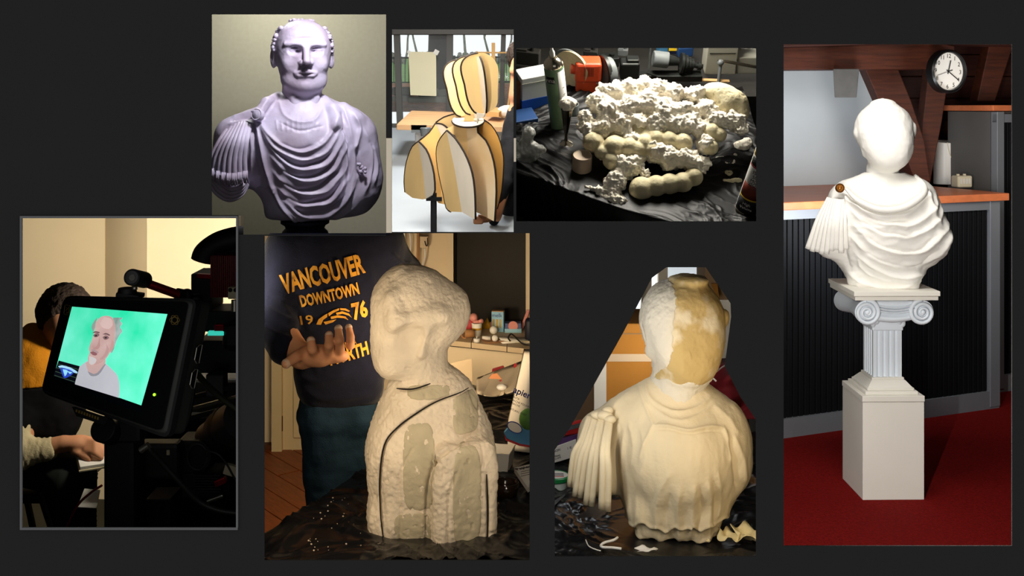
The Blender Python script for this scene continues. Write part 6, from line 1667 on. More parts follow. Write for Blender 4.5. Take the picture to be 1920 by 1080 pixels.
# clutter along the back
for (u, v, w, d, h, m, nm, lb, ct) in ((560, 130, 120, 80, 60, M_mdark, 'vice', 'dark iron vice behind the orange sander', 'vice'), (690, 150, 90, 60, 40, M_shop, 'tool_tray', 'dark tool tray between sander and lathe', 'tray'),
     (1010, 70, 90, 60, 60, M_shopb, 'blue_tool_case', 'blue tool case behind the lathe pulleys', 'case'), (460, 90, 80, 60, 60, M_shop, 'dark_box', 'dark box at the top behind the orange motor', 'box'), (90, 120, 150, 60, 90, M_shop, 'shelf_box', 'dark storage box above the blue and white carton', 'box'),
     (880, 55, 60, 40, 50, M_bagblue, 'detergent_bottle', 'small blue bottle at the top centre of the workshop', 'bottle'), (650, 70, 60, 40, 40, M_mgrey, 'small_tin', 'small grey tin above the tool tray', 'tin'), (1370, 75, 110, 50, 60, M_shop, 'motor_case', 'dark case on top of the pale machine arm', 'case'), (960, 60, 70, 40, 60, M_dkblue, 'navy_box', 'navy box with yellow label beside the blue bottle', 'box')):
    Fq = U3(u, v, rz=random.Random(u).uniform(-.4, .4)); mb = MB(Fq); mb.box((0, 0, h*.5), (w, d, h), bev=min(w, d, h)*.08); mb.cyl((w*.2, 0, h*.9), (w*.2, 0, h*1.25), d*.2, n=12); mb.box((-w*.2, -d*.3, h*1.05), (w*.4, d*.3, h*.2), bev=2)
    one(nm, mb, m, lb, ct)
one('yellow_label', MB(U3(940, 58)).box((0, -24, 34), (50, 3, 16)), M_yelcan, 'yellow paper label on the navy box', 'label')
struct('wall_workshop', MB().hexa([P(967, 420, 5.15), P(1442, 420, 5.15), P(1442, 420, 5.18), P(967, 420, 5.18), P(967, -150, 5.15), P(1442, -150, 5.15), P(1442, -150, 5.18), P(967, -150, 5.18)]), M_shop)
one('back_bench', MB(MT3).box((0, 1.1, -.05), (1.1, .95, .03)), M_shop, 'dark back bench carrying the workshop machines', 'bench')
# wood offcuts on the floor at the lower left
fl3 = -.16
fq_ = [T3(a, c, -.26) for a, c in ((15, 500), (1100, 500), (1100, 1085), (15, 1085))]
struct('floor', MB().add(fq_+[q-n3*.01 for q in fq_], [(0, 1, 2, 3), (7, 6, 5, 4), (0, 4, 5, 1), (1, 5, 6, 2), (2, 6, 7, 3), (3, 7, 4, 0)]), M_shop)
def low(name, u0, v0, u1, v1, w, m, label, h=-.2):
    a, c = T3(u0, v0, h), T3(u1, v1, h); t = (c-a).normalized(); sd_ = t.cross(n3).normalized()*w; up = n3*.012
    one(name, MB().hexa([a-sd_, a+sd_, c+sd_, c-sd_, a-sd_+up, a+sd_+up, c+sd_+up, c-sd_+up]), m, label, 'offcut')
low('wood_offcut', 30, 905, 190, 868, .02, M_bwood, 'upper wood offcut on the dark floor at the lower left'); low('wood_offcut', 100, 1000, 290, 935, .022, M_bwood, 'lower wood offcut on the dark floor under the table edge', -.22); low('paper_offcut', 110, 1035, 220, 1030, .03, M_paste, 'cream paper scrap on the floor at the bottom left corner', -.24)
trim_niche(966.8, 1442.4, -159, 427.4)

# ================================================================== niche 2: plywood rib form in a workshop with a garden window
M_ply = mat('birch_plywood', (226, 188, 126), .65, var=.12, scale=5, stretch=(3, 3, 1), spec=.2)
M_ply2 = mat('lit_plywood_face', (226, 210, 186), .65, var=.1, scale=5, stretch=(3, 3, 1), spec=.2)  # paler copy of the birch: light on the side-facing ribs put into the colour
M_burnt = mat('burnt_plywood_edge', (38, 24, 14), .8, var=.2)
M_mull = mat('dark_grey_window_frame', (92, 90, 86), .6, var=.1)
M_bench = mat('beech_bench_top', (216, 168, 118), .5, var=.15, stretch=(1, 8, 8))
M_floor2 = mat('pale_concrete_floor', (190, 196, 200), .35, var=.12, scale=2.5, spec=.4)
M_lawn = mat('green_lawn', (150, 206, 120), .95, var=.25, scale=20)
M_block = mat('grey_concrete_block', (150, 152, 138), .9, var=.3, scale=8, bump=.3)
M_leaf = mat('brown_leaf_litter', (186, 140, 110), .95, var=.4, scale=40)
M_bark = mat('grey_tree_bark', (186, 184, 178), .95, var=.3, scale=20)
M_trunk = mat('dark_tree_trunk', (84, 82, 80), .95, var=.3, scale=8, bump=.3)
M_fence = mat('dark_fence_iron', (52, 56, 54), .6)
M_notice = mat('cream_notice_paper', (232, 222, 186), .8, var=.04)
M_jacket = mat('black_jacket', (22, 22, 26), .9, var=.2)
M_stick = mat('pine_stick', (206, 160, 100), .7, var=.1)
M_pane2 = mat('clear_window_glass', (235, 240, 240), .05, alpha=.06, spec=.5, var=.02)

def c2(u, v): return 725+u/2.7, 45+v/2.7
def P2(u, v, y): return P(*c2(u, v), y)
form = thing('plywood_form', 'interlocking plywood rib form of a head and shoulders with burnt edges', 'sculpture form', P2(400, 1000, 3.4))
def plane3(a, b, c): p, q, r = P2(*a), P2(*b), P2(*c); return p, (q-p).cross(r-p).normalized()
def rib(pts, pl, m, th=.0045, edge=None, nm='plywood_rib', sp=2):
    p0, n = pl
    if n.y > 0: n = -n
    f = [ray_plane(*c2(a, c), p0, n) for a, c in pts]; k = [q-n*th for q in f]; N = len(f); b = MB()
    b.add(f+k, [tuple(range(N)), tuple(range(2*N-1, N-1, -1))]+[(i, i+N, (i+1) % N+N, (i+1) % N) for i in range(N)])
    o = part(nm, b, m, form)
    if edge:
        e = [ray_plane(*c2(a, c), p0, n)-n*th*.5 for a, c in spline(edge, sp)]
        part('burnt_edge', MB().tube(e, .0033, 6), M_burnt, o, smooth=True)
    return o
hA = spline([(463, 147), (500, 148), (540, 175), (562, 215), (567, 260), (563, 330), (561, 400), (540, 432), (505, 448), (470, 455), (445, 445), (420, 408), (405, 360), (395, 305), (381, 255), (377, 215), (390, 180), (422, 157), (463, 147)], 3)[:-1]
hleft = [(463, 147), (422, 157), (390, 180), (377, 215), (381, 255), (395, 305), (405, 360), (420, 408), (445, 445), (470, 455)]
for k in (2, 1, 0):
    dx, dy = -43*k-2*k*k, 5*k+3*k*k; sc = 1-.03*k; dd = .085*k
    tr_ = lambda p: (470+(p[0]-470)*sc+dx, 300+(p[1]-300)*sc+dy)
    rib([tr_(p) for p in hA], plane3((400, 300, 3.27+dd), (560, 300, 3.30+dd), (470, 150, 3.29+dd)), M_ply, edge=[tr_(p) for p in hleft])
# neck of the ribs
for k in (2, 1): rib([(352-0*k+46*(2-k), 430), (440, 430), (440, 500), (345+46*(2-k), 500)], plane3((350, 440, 3.44-.08*(2-k)), (440, 440, 3.44-.08*(2-k)), (400, 500, 3.44-.08*(2-k))), M_ply)
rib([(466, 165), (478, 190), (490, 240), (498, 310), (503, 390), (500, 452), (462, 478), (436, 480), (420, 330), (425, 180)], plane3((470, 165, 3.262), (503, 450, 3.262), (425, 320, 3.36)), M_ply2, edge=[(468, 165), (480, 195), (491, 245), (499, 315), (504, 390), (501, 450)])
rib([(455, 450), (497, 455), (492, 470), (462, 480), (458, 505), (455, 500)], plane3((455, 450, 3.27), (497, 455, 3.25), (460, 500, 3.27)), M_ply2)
# collar plate
cp = [(412+80*math.cos(a), 488+30*math.sin(a)) for a in [i*2*math.pi/32 for i in range(32)]]
rib(cp, plane3((330, 488, 3.38), (494, 488, 3.38), (412, 518, 3.27)), M_ply2, .006, edge=[(412+80*math.cos(a), 488+30*math.sin(a)) for a in [math.pi*(1-i/14)*1.02 for i in range(15)]])
# shoulder ribs from back to front
rib([(245, 500), (290, 472), (345, 455), (350, 520), (300, 540), (262, 520)], plane3((250, 500, 3.5), (345, 460, 3.5), (300, 540, 3.5)), M_ply, edge=[(248, 500), (290, 472), (345, 455)])
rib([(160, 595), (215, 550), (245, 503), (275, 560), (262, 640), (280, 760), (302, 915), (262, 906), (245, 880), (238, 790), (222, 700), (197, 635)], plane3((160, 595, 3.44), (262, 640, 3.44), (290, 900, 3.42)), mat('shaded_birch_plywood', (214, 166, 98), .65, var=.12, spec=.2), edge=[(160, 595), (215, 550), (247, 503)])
rib([(247, 503), (280, 508), (305, 530), (345, 580), (300, 640), (262, 600)], plane3((247, 503, 3.48), (262, 600, 3.46), (330, 560, 3.42)), M_ply2, edge=[(247, 503), (280, 508), (310, 532), (345, 578)])
rib([(160, 595), (130, 620), (108, 670), (93, 730), (88, 800), (92, 852), (130, 880), (180, 888), (197, 885), (185, 760)], plane3((160, 595, 3.34), (88, 800, 3.38), (197, 885, 3.32)), M_ply, edge=[(160, 595), (130, 620), (108, 670), (93, 730), (88, 800), (92, 852)])
rib([(160, 595), (197, 635), (220, 690), (237, 760), (242, 840), (234, 864), (197, 885), (185, 760)], plane3((160, 595, 3.34), (197, 885, 3.32), (240, 780, 3.285)), M_ply2, edge=[(160, 595), (197, 635), (220, 690), (237, 760), (242, 840), (234, 864)])
rib([(302, 530), (345, 510), (405, 520), (412, 640), (432, 790), (400, 700), (345, 580)], plane3((302, 530, 3.42), (405, 520, 3.42), (420, 760, 3.40)), M_ply)
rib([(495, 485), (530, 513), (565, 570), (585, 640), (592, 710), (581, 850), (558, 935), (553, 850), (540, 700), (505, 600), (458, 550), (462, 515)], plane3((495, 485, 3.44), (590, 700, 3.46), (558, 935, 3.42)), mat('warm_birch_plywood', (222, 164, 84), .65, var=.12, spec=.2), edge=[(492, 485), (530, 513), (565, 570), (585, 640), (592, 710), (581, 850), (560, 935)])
rib([(405, 522), (460, 515), (460, 550), (500, 590), (530, 660), (547, 740), (553, 850), (545, 1000), (450, 950), (447, 900), (437, 790), (416, 720)], plane3((405, 522, 3.40), (440, 900, 3.38), (550, 850, 3.31)), mat('half_lit_plywood', (228, 204, 166), .65, rgb2=(216, 176, 120), scale=4, spec=.2), edge=[(461, 515), (460, 550), (500, 590), (530, 660), (547, 740), (553, 850), (545, 1000)])  # central fin, its pale lit tone mixed into the plywood colour
rib([(303, 540), (270, 580), (252, 625), (252, 690), (265, 770), (285, 860), (300, 930), (320, 950), (380, 952), (345, 740)], plane3((303, 540, 3.28), (252, 690, 3.32), (380, 952, 3.24)), M_ply, edge=[(303, 540), (270, 580), (252, 625), (252, 690), (265, 770), (285, 860), (300, 930), (322, 950)])
rib([(303, 540), (345, 580), (390, 650), (420, 720), (437, 790), (445, 880), (447, 990), (380, 952), (345, 740)], plane3((303, 540, 3.28), (380, 952, 3.24), (437, 790, 3.20)), M_ply2, edge=[(303, 540), (345, 580), (390, 650), (420, 720), (437, 790), (445, 880), (447, 990)])
one('stand_leg', MB().cyl(P2(238, 855, 3.42), P2(238, 1075, 3.42), .010, n=12).box(P2(240, 885, 3.42), (.05, .02, .012)), M_jacket, 'black metal stand post under the plywood form', 'stand')
# --- the person at the right edge
XQ, ZQ, YQ = *c2(620, 700), 3.62
FQ = pframe(XQ, ZQ, YQ)
def LQ(u, v, Y): a, c = c2(u, v); return (a-XQ, Y, ZQ-c)
lim = c2(646, 0)[0]-XQ
pr = thing('person', 'person in black jacket at the right edge holding the plywood form', 'person', P2(610, 1060, 3.62))
def sk2(G):
    d = ell(G, LQ(665, 200, 0), (14, 22, 32)); d = smin(d, ell(G, LQ(638, 235, -8), (6, 7, 9)), 4)
    d = smin(d, cap(G, LQ(660, 270, 4), LQ(660, 360, 6), 12, 16), 8)
    d = smin(d, ell(G, LQ(640, 640, 6), (18, 20, 90)), 12)
    d = smin(d, cap(G, LQ(640, 700, -14), LQ(560, 960, -70), 10, 8), 8)
    d = smin(d, ell(G, LQ(500, 962, -96), (14, 9, 6)), 6)
    for k in range(4): d = smin(d, cap(G, LQ(488, 952+7*k, -100-2*k), LQ(455, 955+7*k, -104), 3.6, 2.8), 1.5)
    d = smin(d, cap(G, LQ(500, 950, -104), LQ(478, 940, -112), 3.4, 2.8), 2)
    return smax(d, G[0]-f32(lim), 1)
sculpt('body', sk2, (-70, -125, -130), (lim, 40, 200), 1.6, FQ, M_skin, pr)
def jk(G):
    d = ell(G, LQ(650, 640, 8), (26, 28, 90)); d = smin(d, ell(G, LQ(640, 820, 6), (28, 28, 90)), 20)
    d = smin(d, cap(G, LQ(630, 600, -6), LQ(600, 800, -40), 15, 13), 10); d = smin(d, cap(G, LQ(600, 800, -40), LQ(545, 975, -66), 13, 9), 8)
    d = smin(d, rbox(G, LQ(590, 1030, -10), (38, 20, 18), 10), 8)
    return smax(d, G[0]-f32(lim), 1)
sculpt('jacket', jk, (-60, -90, -145), (lim, 45, 120), 1.8, FQ, M_jacket, pr, lambda v, n: 1.0*fbm(v*.06, 3, 3))
sculpt('hair', lambda G: smax(smax(ell(G, LQ(652, 160, 4), (17, 22, 27)), -ell(G, LQ(652, 235, -22), (17, 22, 22)), 3), G[0]-f32(lim), 1), (-30, -30, 160), (lim, 40, 240), 1.6, FQ, M_hair, pr, lambda v, n: 1.2*fbm(v*.2, 2, 2))
# --- floor, bench, window
def slab(nm, pts, m, th=.02): 
    f = [P2(*p) for p in pts]; k = [p-Vector((0, 0, th)) for p in f]; N = len(f)
    return MB().add(f+k, [tuple(range(N)), tuple(range(2*N-1, N-1, -1))]+[(i, i+N, (i+1) % N+N, (i+1) % N) for i in range(N)])
struct('floor', slab('f', [(18, 1053, 3.44), (648, 1053, 3.44), (648, 525, 4.78), (18, 525, 4.78)], M_floor2, .01), M_floor2)
struct('baseboard_window', slab('f', [(10, 855, 3.9), (90, 852, 3.9), (90, 830, 3.92), (10, 832, 3.92)], M_stick, .004), M_stick)
bn = thing('work_bench', 'beech topped work bench with white legs below the garden window', 'bench', P2(200, 600, 4.3))
part('bench_top', slab('b', [(50, 508, 4.18), (630, 520, 4.18), (640, 455, 4.5), (125, 438, 4.5)], M_bench, .022), M_bench, bn, bev=.002)
for u in (178, 560): part('leg', MB().box(P2(u, 585, 4.34), (.05, .05, .10)), M_white, bn, bev=.003)
part('clamp', MB().cyl(P2(190, 528, 4.16), P2(190, 534, 4.16), .014, n=12).box(P2(165, 530, 4.2), (.06, .04, .03)), M_mgrey, bn)
wb2 = one('wood_block', MB().hexa([P2(502, 468, 4.3), P2(568, 472, 4.28), P2(602, 462, 4.36), P2(530, 455, 4.4), P2(505, 440, 4.3), P2(570, 446, 4.28), P2(600, 428, 4.36), P2(535, 418, 4.4)]), M_stick, 'tan wooden block lying on the bench right of the form', 'block', bev=.002)
one('white_bag', MB().ball(P2(612, 445, 4.35), (.045, .05, .028)), M_paperw, 'white plastic bag on the bench beside the wooden block', 'bag', smooth=True)
one('cup_tool', MB().lathe([(.018, 0), (.022, .03), (.018, .034)], P2(197, 568, 4.1), n=16), M_mgrey, 'small grey pot hanging behind the plywood shoulder', 'pot')
win = thing('window_3', None, None, P2(330, 440, 4.86)); win['kind'] = 'structure'
part('frame_rail', MB().box((P2(330, 38, 4.86)), (.8, .05, .028)), M_mull, win)
def post(u0, u1, v0, v1, w): 
    a, c = P2(u0, v0, 4.86), P2(u1, v1, 4.86); mb = MB(); mb.hexa([c+Vector((-w, 0, 0)), c+Vector((w, 0, 0)), c+Vector((w, .05, 0)), c+Vector((-w, .05, 0)), a+Vector((-w, 0, 0)), a+Vector((w, 0, 0)), a+Vector((w, .05, 0)), a+Vector((-w, .05, 0))]); part('frame_post', mb, M_mull, win)
post(48, 66, 30, 530, .013); post(319, 316, 30, 455, .014); post(592, 580, 30, 440, .011)
part('bottom_rail', MB().box(P2(330, 520, 4.86), (.85, .04, .03)), M_mull, win)
for a, c in ((20, 316), (319, 590), (592, 645)):
    q0_, q1_ = P2(a, 40, 4.88), P2(c, 520, 4.88); part('pane', MB().box(((q0_.x+q1_.x)/2, 4.88, (q0_.z+q1_.z)/2), (q1_.x-q0_.x, .003, q0_.z-q1_.z)), M_pane2, win)
nt = thing('paper_notice', 'blank cream paper sheet taped to the window glass', 'paper', P2(180, 365, 4.82))
part('sheet', MB().hexa([P2(120, 360, 4.835), P2(252, 365, 4.835), P2(252, 365, 4.838), P2(120, 360, 4.838), P2(110, 140, 4.835), P2(250, 142, 4.835), P2(250, 142, 4.838), P2(110, 140, 4.838)]), M_notice, nt)
part('tape', MB().box(P2(251, 143, 4.833), (.022, .002, .022), (0, .5, 0)), M_paperw, nt)
part('tape', MB().box(P2(113, 141, 4.833), (.014, .002, .012), (0, .3, 0)), M_paperw, nt)
one('pine_lath', MB().tube([P2(452, 144, 4.7), P2(645, 146, 4.7)], .004, 6), M_stick, 'thin horizontal pine lath behind the plywood head', 'lath')
one('pine_post', MB().box(P2(540, 170, 4.7), (.016, .012, .13)), M_stick, 'short upright pine stick hanging from the horizontal lath', 'stick')
one('leaning_stick', MB().hexa([P2(608, 420, 4.6), P2(618, 420, 4.6), P2(618, 420, 4.62), P2(608, 420, 4.62), P2(630, 280, 4.6), P2(640, 280, 4.6), P2(640, 280, 4.62), P2(630, 280, 4.62)]), M_stick, 'leaning pine stick near the right window edge', 'stick')
# --- garden outside
def zq(u, v, y): return P2(u, v, y).z
gz = P2(0, 300, 6.0).z
struct('ground', MB().add([P2(-80, 445, 4.95), P2(760, 445, 4.95), P2(760, 300, 6.4), P2(-80, 300, 6.4)], [(0, 1, 2, 3)]), M_leaf)
struct('ground', MB().add([P2(-80, 302, 6.4), P2(760, 302, 6.4), P2(760, 170, 14), P2(-80, 170, 14)], [(0, 1, 2, 3)]), M_lawn)
for i, (u0, v0, u1, v1, y) in enumerate(((25, 318, 118, 360, 5.5), (25, 362, 100, 412, 5.4), (105, 368, 300, 436, 5.35), (60, 412, 150, 445, 5.2), (255, 330, 300, 372, 5.5), (150, 325, 255, 368, 5.55), (330, 340, 420, 400, 5.5))):
    a, c = P2(u0, v0, y), P2(u1, v1, y); mb = MB(); mb.box(((a.x+c.x)/2, y+.1, (a.z+c.z)/2), (c.x-a.x, .2, a.z-c.z), (0, .01*(i-3), .02*i), bev=.01)
    lbs = ['grey stone block at the far left below the lawn', 'lower grey stone block at the left window edge', 'widest grey stone block below the paper notice', 'lowest grey stone block near the bench corner', 'small grey stone block beside the tree trunk', 'grey stone block just behind the paper notice', 'grey stone block behind the plywood head']
    one('stone_block', mb, M_block, lbs[i], 'stone block', 'stone blocks outside the window')
fe = thing('garden_fence', 'dark iron garden fence on the lawn outside the window', 'fence', P2(330, 300, 6.5))
for v in (172, 298): part('rail', MB().tube([P2(-60, v, 6.5), P2(740, v-6, 6.5)], .006, 6), M_fence, fe)
b0 = None
for i in range(40):
    u = -40+i*19
    if i % 9 == 2: part('fence_post', MB().tube([P2(u, 160, 6.48), P2(u, 306, 6.48)], .012, 6), M_fence, fe); continue
    if b0 is None: b0 = part('fence_bar', MB().tube([P2(u, 172, 6.5), P2(u, 300, 6.5)], .0025, 5), M_fence, fe); u0_ = P2(u, 172, 6.5)
    else: copy_of(b0, P2(u, 172, 6.5)-u0_, fe)
one('tree_trunk', MB().tube([P2(268, 395, 5.9), P2(270, 250, 5.9), P2(272, 120, 5.9), P2(275, -60, 5.9)], [.085, .072, .068, .066], 14), M_trunk, 'thick grey tree trunk just outside the window', 'tree', smooth=True)
rgt = random.Random(11)
def tree(u, v, y, h, label, seed):
    rg_ = random.Random(seed); mb = MB(); base = P2(u, v, y)
    def br(p, d, L_, r, k):
        pts = [p]; q = p; dd_ = d.copy()
        for i in range(4):
            dd_ = (dd_+Vector((rg_.uniform(-.22, .22), rg_.uniform(-.1, .1), rg_.uniform(-.05, .14)))).normalized(); q = q+dd_*L_/4; pts.append(q)
        mb.tube(pts, [r*(1-.14*i) for i in range(5)], 5 if k < 2 else 3, cap=False)
        if k < 5:
            for j in range(3 if k < 4 else 2):
                t = rg_.choice((2, 3, 4)); sp_ = .85
                nd = (dd_+Vector((rg_.uniform(-sp_, sp_), rg_.uniform(-.4, .4), rg_.uniform(-.1, .5)))).normalized()
                br(pts[t], nd, L_*rg_.uniform(.6, .8), r*.55, k+1)
    br(base, Vector((0, 0, 1)), h*1.3, h*.034, 0); one('bare_tree', mb, M_bark, label, 'tree', 'bare trees beyond the lawn')
tree(160, 205, 9.0, .34, 'bare tree above the paper notice outside', 1); tree(90, 205, 9.5, .36, 'bare tree at the left window edge outside', 2)
tree(405, 205, 9.0, .40, 'bare tree left of the plywood head outside', 3); tree(520, 205, 9.2, .36, 'bare tree right of the plywood head outside', 4); tree(615, 205, 9.0, .34, 'bare tree near the right window edge outside', 5)
for i, (u, w_) in enumerate(((30, 90), (190, 70), (420, 90), (600, 80), (480, 60))):
    mb = MB(); rg_ = random.Random(i)
    for k in range(26): mb.ball(P2(u+rg_.uniform(-w_, w_)*.6, 178+rg_.uniform(-26, 16), 11+rg_.uniform(-.5, .5)), rg_.uniform(.015, .04), 6, 4)
    one('shrub', mb, M_bark, ['grey leafless shrub at the far left of the lawn', 'grey shrub behind the tree trunk', 'grey shrub left of the plywood head', 'grey shrub at the right end of the lawn', 'grey shrub behind the plywood head'][i], 'shrub', 'shrubs at the end of the lawn')
# overcast sky closing the view beyond the trees
struct('sky', MB().box((P(848, 100, 16).x, 16, P(848, 100, 16).z), (6, .02, 6)), mat('overcast_sky', (232, 238, 240), 1, emit=.85, var=.03, spec=0))
trim_niche(731, 965.2, -149, 435.6, 5.4)

# ================================================================== niche 1: marble bust of a balding man in a cloak
M_marble = mat('lilac_grey_marble', (196, 188, 210), .42, scale=8, bump=.1, bscale=60, spec=.45, rgb2=(172, 158, 176))
M_wall1 = mat('olive_grey_wall', (158, 153, 132), .9, var=.05, scale=60, spec=.05)
M_socle = mat('dark_blue_socle', (20, 20, 44), .5, var=.1)
X1, Z1, Y1 = 565, 412, 3.6
FB1 = pframe(X1, Z1, Y1)
K1 = 864/340
TC1 = tracer(X1, Z1, (390, 20), K1)
def L1(u, v, Y): return (390+u/K1-X1, Y, Z1-(20+v/K1))
struct('wall_gallery', MB().hexa([P(302, 440, 4.3), P(729, 440, 4.3), P(729, 440, 4.33), P(302, 440, 4.33), P(302, -148, 4.3), P(729, -148, 4.3), P(729, -148, 4.33), P(302, -148, 4.33)]), M_wall1)
sob = P(572, 440, Y1+.02); s1 = Y1/F
one('bust_socle', MB(Matrix.Translation(P(572, 439.5, Y1+.0))).lathe([(44*s1, 0), (42*s1, 6*s1), (36*s1, 12*s1), (38*s1, 17*s1), (45*s1, 21*s1), (45*s1, 26*s1), (30*s1, 29*s1)], n=36), M_socle, 'dark turned socle under the marble bust', 'socle', auto=.7)
bst = thing('marble_bust', 'lilac grey marble bust of a balding man in a draped cloak', 'bust', FB1 @ Vector((0, 0, 4)))
def tor1(G):
    d = ell(G, L1(440, 740, 6), (98, 72, 108))
    d = smin(d, ell(G, L1(440, 610, 4), (112, 60, 62)), 40)
    d = smin(d, cap(G, L1(150, 610, 6), L1(108, 800, -2), 44, 34), 26)
    d = smin(d, cap(G, L1(690, 600, 8), L1(720, 790, 4), 46, 44), 34)
    d = smin(d, ell(G, L1(660, 880, 4), (56, 52, 44)), 30)
    d = smin(d, cap(G, L1(240, 540, 8), L1(400, 470, 12), 26, 36), 26)
    d = smin(d, cap(G, L1(640, 530, 8), L1(480, 470, 12), 28, 36), 26)
    d = smin(d, cap(G, L1(335, 408, 6), L1(285, 442, -22), 9, 10), 8); d = smin(d, cap(G, L1(285, 442, -22), L1(250, 490, -40), 10, 11), 8)
    d = smin(d, cap(G, L1(545, 428, 0), L1(592, 470, -28), 9, 10), 8); d = smin(d, cap(G, L1(592, 470, -28), L1(600, 545, -48), 10, 8), 8)
    d = smin(d, cap(G, L1(640, 470, -16), L1(700, 520, -22), 14, 15), 10)
    d = smin(d, ell(G, L1(450, 940, 4), (78, 58, 34)), 26)
    d = smax(d, -ell(G, L1(205, 960, 0), (26, 120, 40)), 14)
    return smax(d, -(G[2]-f32(2)), 8)
ln1 = [
 # cloak folds
 ([(245, 520), (300, 590), (370, 640), (450, 665), (530, 640), (590, 560), (612, 480)], 6, 7), ([(262, 560), (320, 640), (400, 690), (500, 700), (580, 640), (630, 540)], 5, 6),
 ([(300, 640), (370, 710), (450, 745), (540, 735), (610, 660), (650, 560)], 6, 7), ([(310, 690), (380, 760), (460, 800), (560, 780), (630, 690), (660, 600)], 6, 7),
 ([(320, 760), (390, 830), (470, 865), (570, 845), (645, 750), (672, 650)], 6, 7), ([(335, 830), (400, 890), (480, 920), (580, 900), (660, 800), (690, 700)], 6, 7),
 ([(360, 890), (430, 950), (500, 970), (590, 955), (680, 860), (705, 760)], 5, 6), ([(390, 950), (460, 990), (540, 1000), (620, 980), (700, 920)], 5, 5),
 # valleys between
 ([(350, 620), (420, 650), (500, 640)], 4, -5), ([(330, 670), (420, 722), (520, 718), (590, 660)], 4, -7), ([(350, 740), (430, 780), (530, 770), (610, 690)], 4, -7), ([(350, 800), (430, 845), (540, 825), (620, 740)], 4, -7), ([(370, 870), (440, 905), (560, 885), (640, 800)], 4, -7), ([(400, 925), (470, 950), (570, 940), (660, 860)], 4, -6),
 # left edge of the cloak and breastplate
 ([(235, 520), (262, 640), (290, 760), (330, 870), (385, 960), (450, 1005)], 4.5, 7), ([(222, 540), (245, 660), (272, 780), (315, 890), (370, 975)], 4, -7),
 ([(205, 560), (220, 650), (215, 760), (200, 860)], 4, 4), ([(262, 780), (282, 776)], 4, 3),
 # right shoulder folds
 ([(600, 470), (628, 560), (650, 680), (640, 800), (600, 920)], 6, 6), ([(640, 470), (672, 580), (690, 700), (680, 820), (640, 940)], 6, 6), ([(625, 520), (655, 640), (662, 760), (640, 880)], 4, -6), ([(690, 490), (715, 560), (705, 620), (690, 660)], 5, 7), ([(700, 650), (705, 720), (720, 790)], 4, -6),
 ([(735, 560), (770, 660), (770, 770), (730, 880)], 6, 5), ([(780, 640), (800, 730), (780, 830)], 5, 4), ([(750, 600), (785, 700), (770, 800)], 4, -4), ([(700, 800), (680, 880), (620, 960)], 5, -4),
 ([(120, 510), (190, 490), (250, 480)], 6, 5), ([(110, 540), (180, 525), (230, 540)], 5, 5), ([(120, 525), (180, 508), (240, 505)], 4, -5), ([(300, 420), (270, 460), (258, 500)], 5, 5), ([(340, 410), (300, 470), (270, 520)], 4, -4),
 # tunic neckline pleats
 *[([(330+24*k, 520+6*math.sin(k)), (336+23*k, 570)], 2.4, 1.6) for k in range(9)],
 ([(345, 440), (370, 500), (430, 530), (500, 520), (545, 460)], 4, 4), ([(345, 530), (440, 565), (540, 545)], 3, -3),
 ([(240, 835), (265, 820), (285, 835), (300, 815)], 2.5, 3), ([(295, 850), (310, 862), (325, 850), (318, 820)], 2.5, 3),
]
ln1 = [(spline(TC1(p), 4), w*.75, a*.85) for p, w, a in ln1]
def dt1(v, n): return ridge_field(v[:, 0]+1.5*vnoise(v*.05, 3), v[:, 2]+2.5*vnoise(v*.04, 8), ln1, 1.35)*np.clip(-n[:, 1]*1.7+.35, 0, 1)+.5*fbm(v*.06, 3, 3)
sculpt('draped_torso', tor1, (-175, -85, 0), (165, 85, 245), 1.7, FB1, M_marble, bst, dt1)
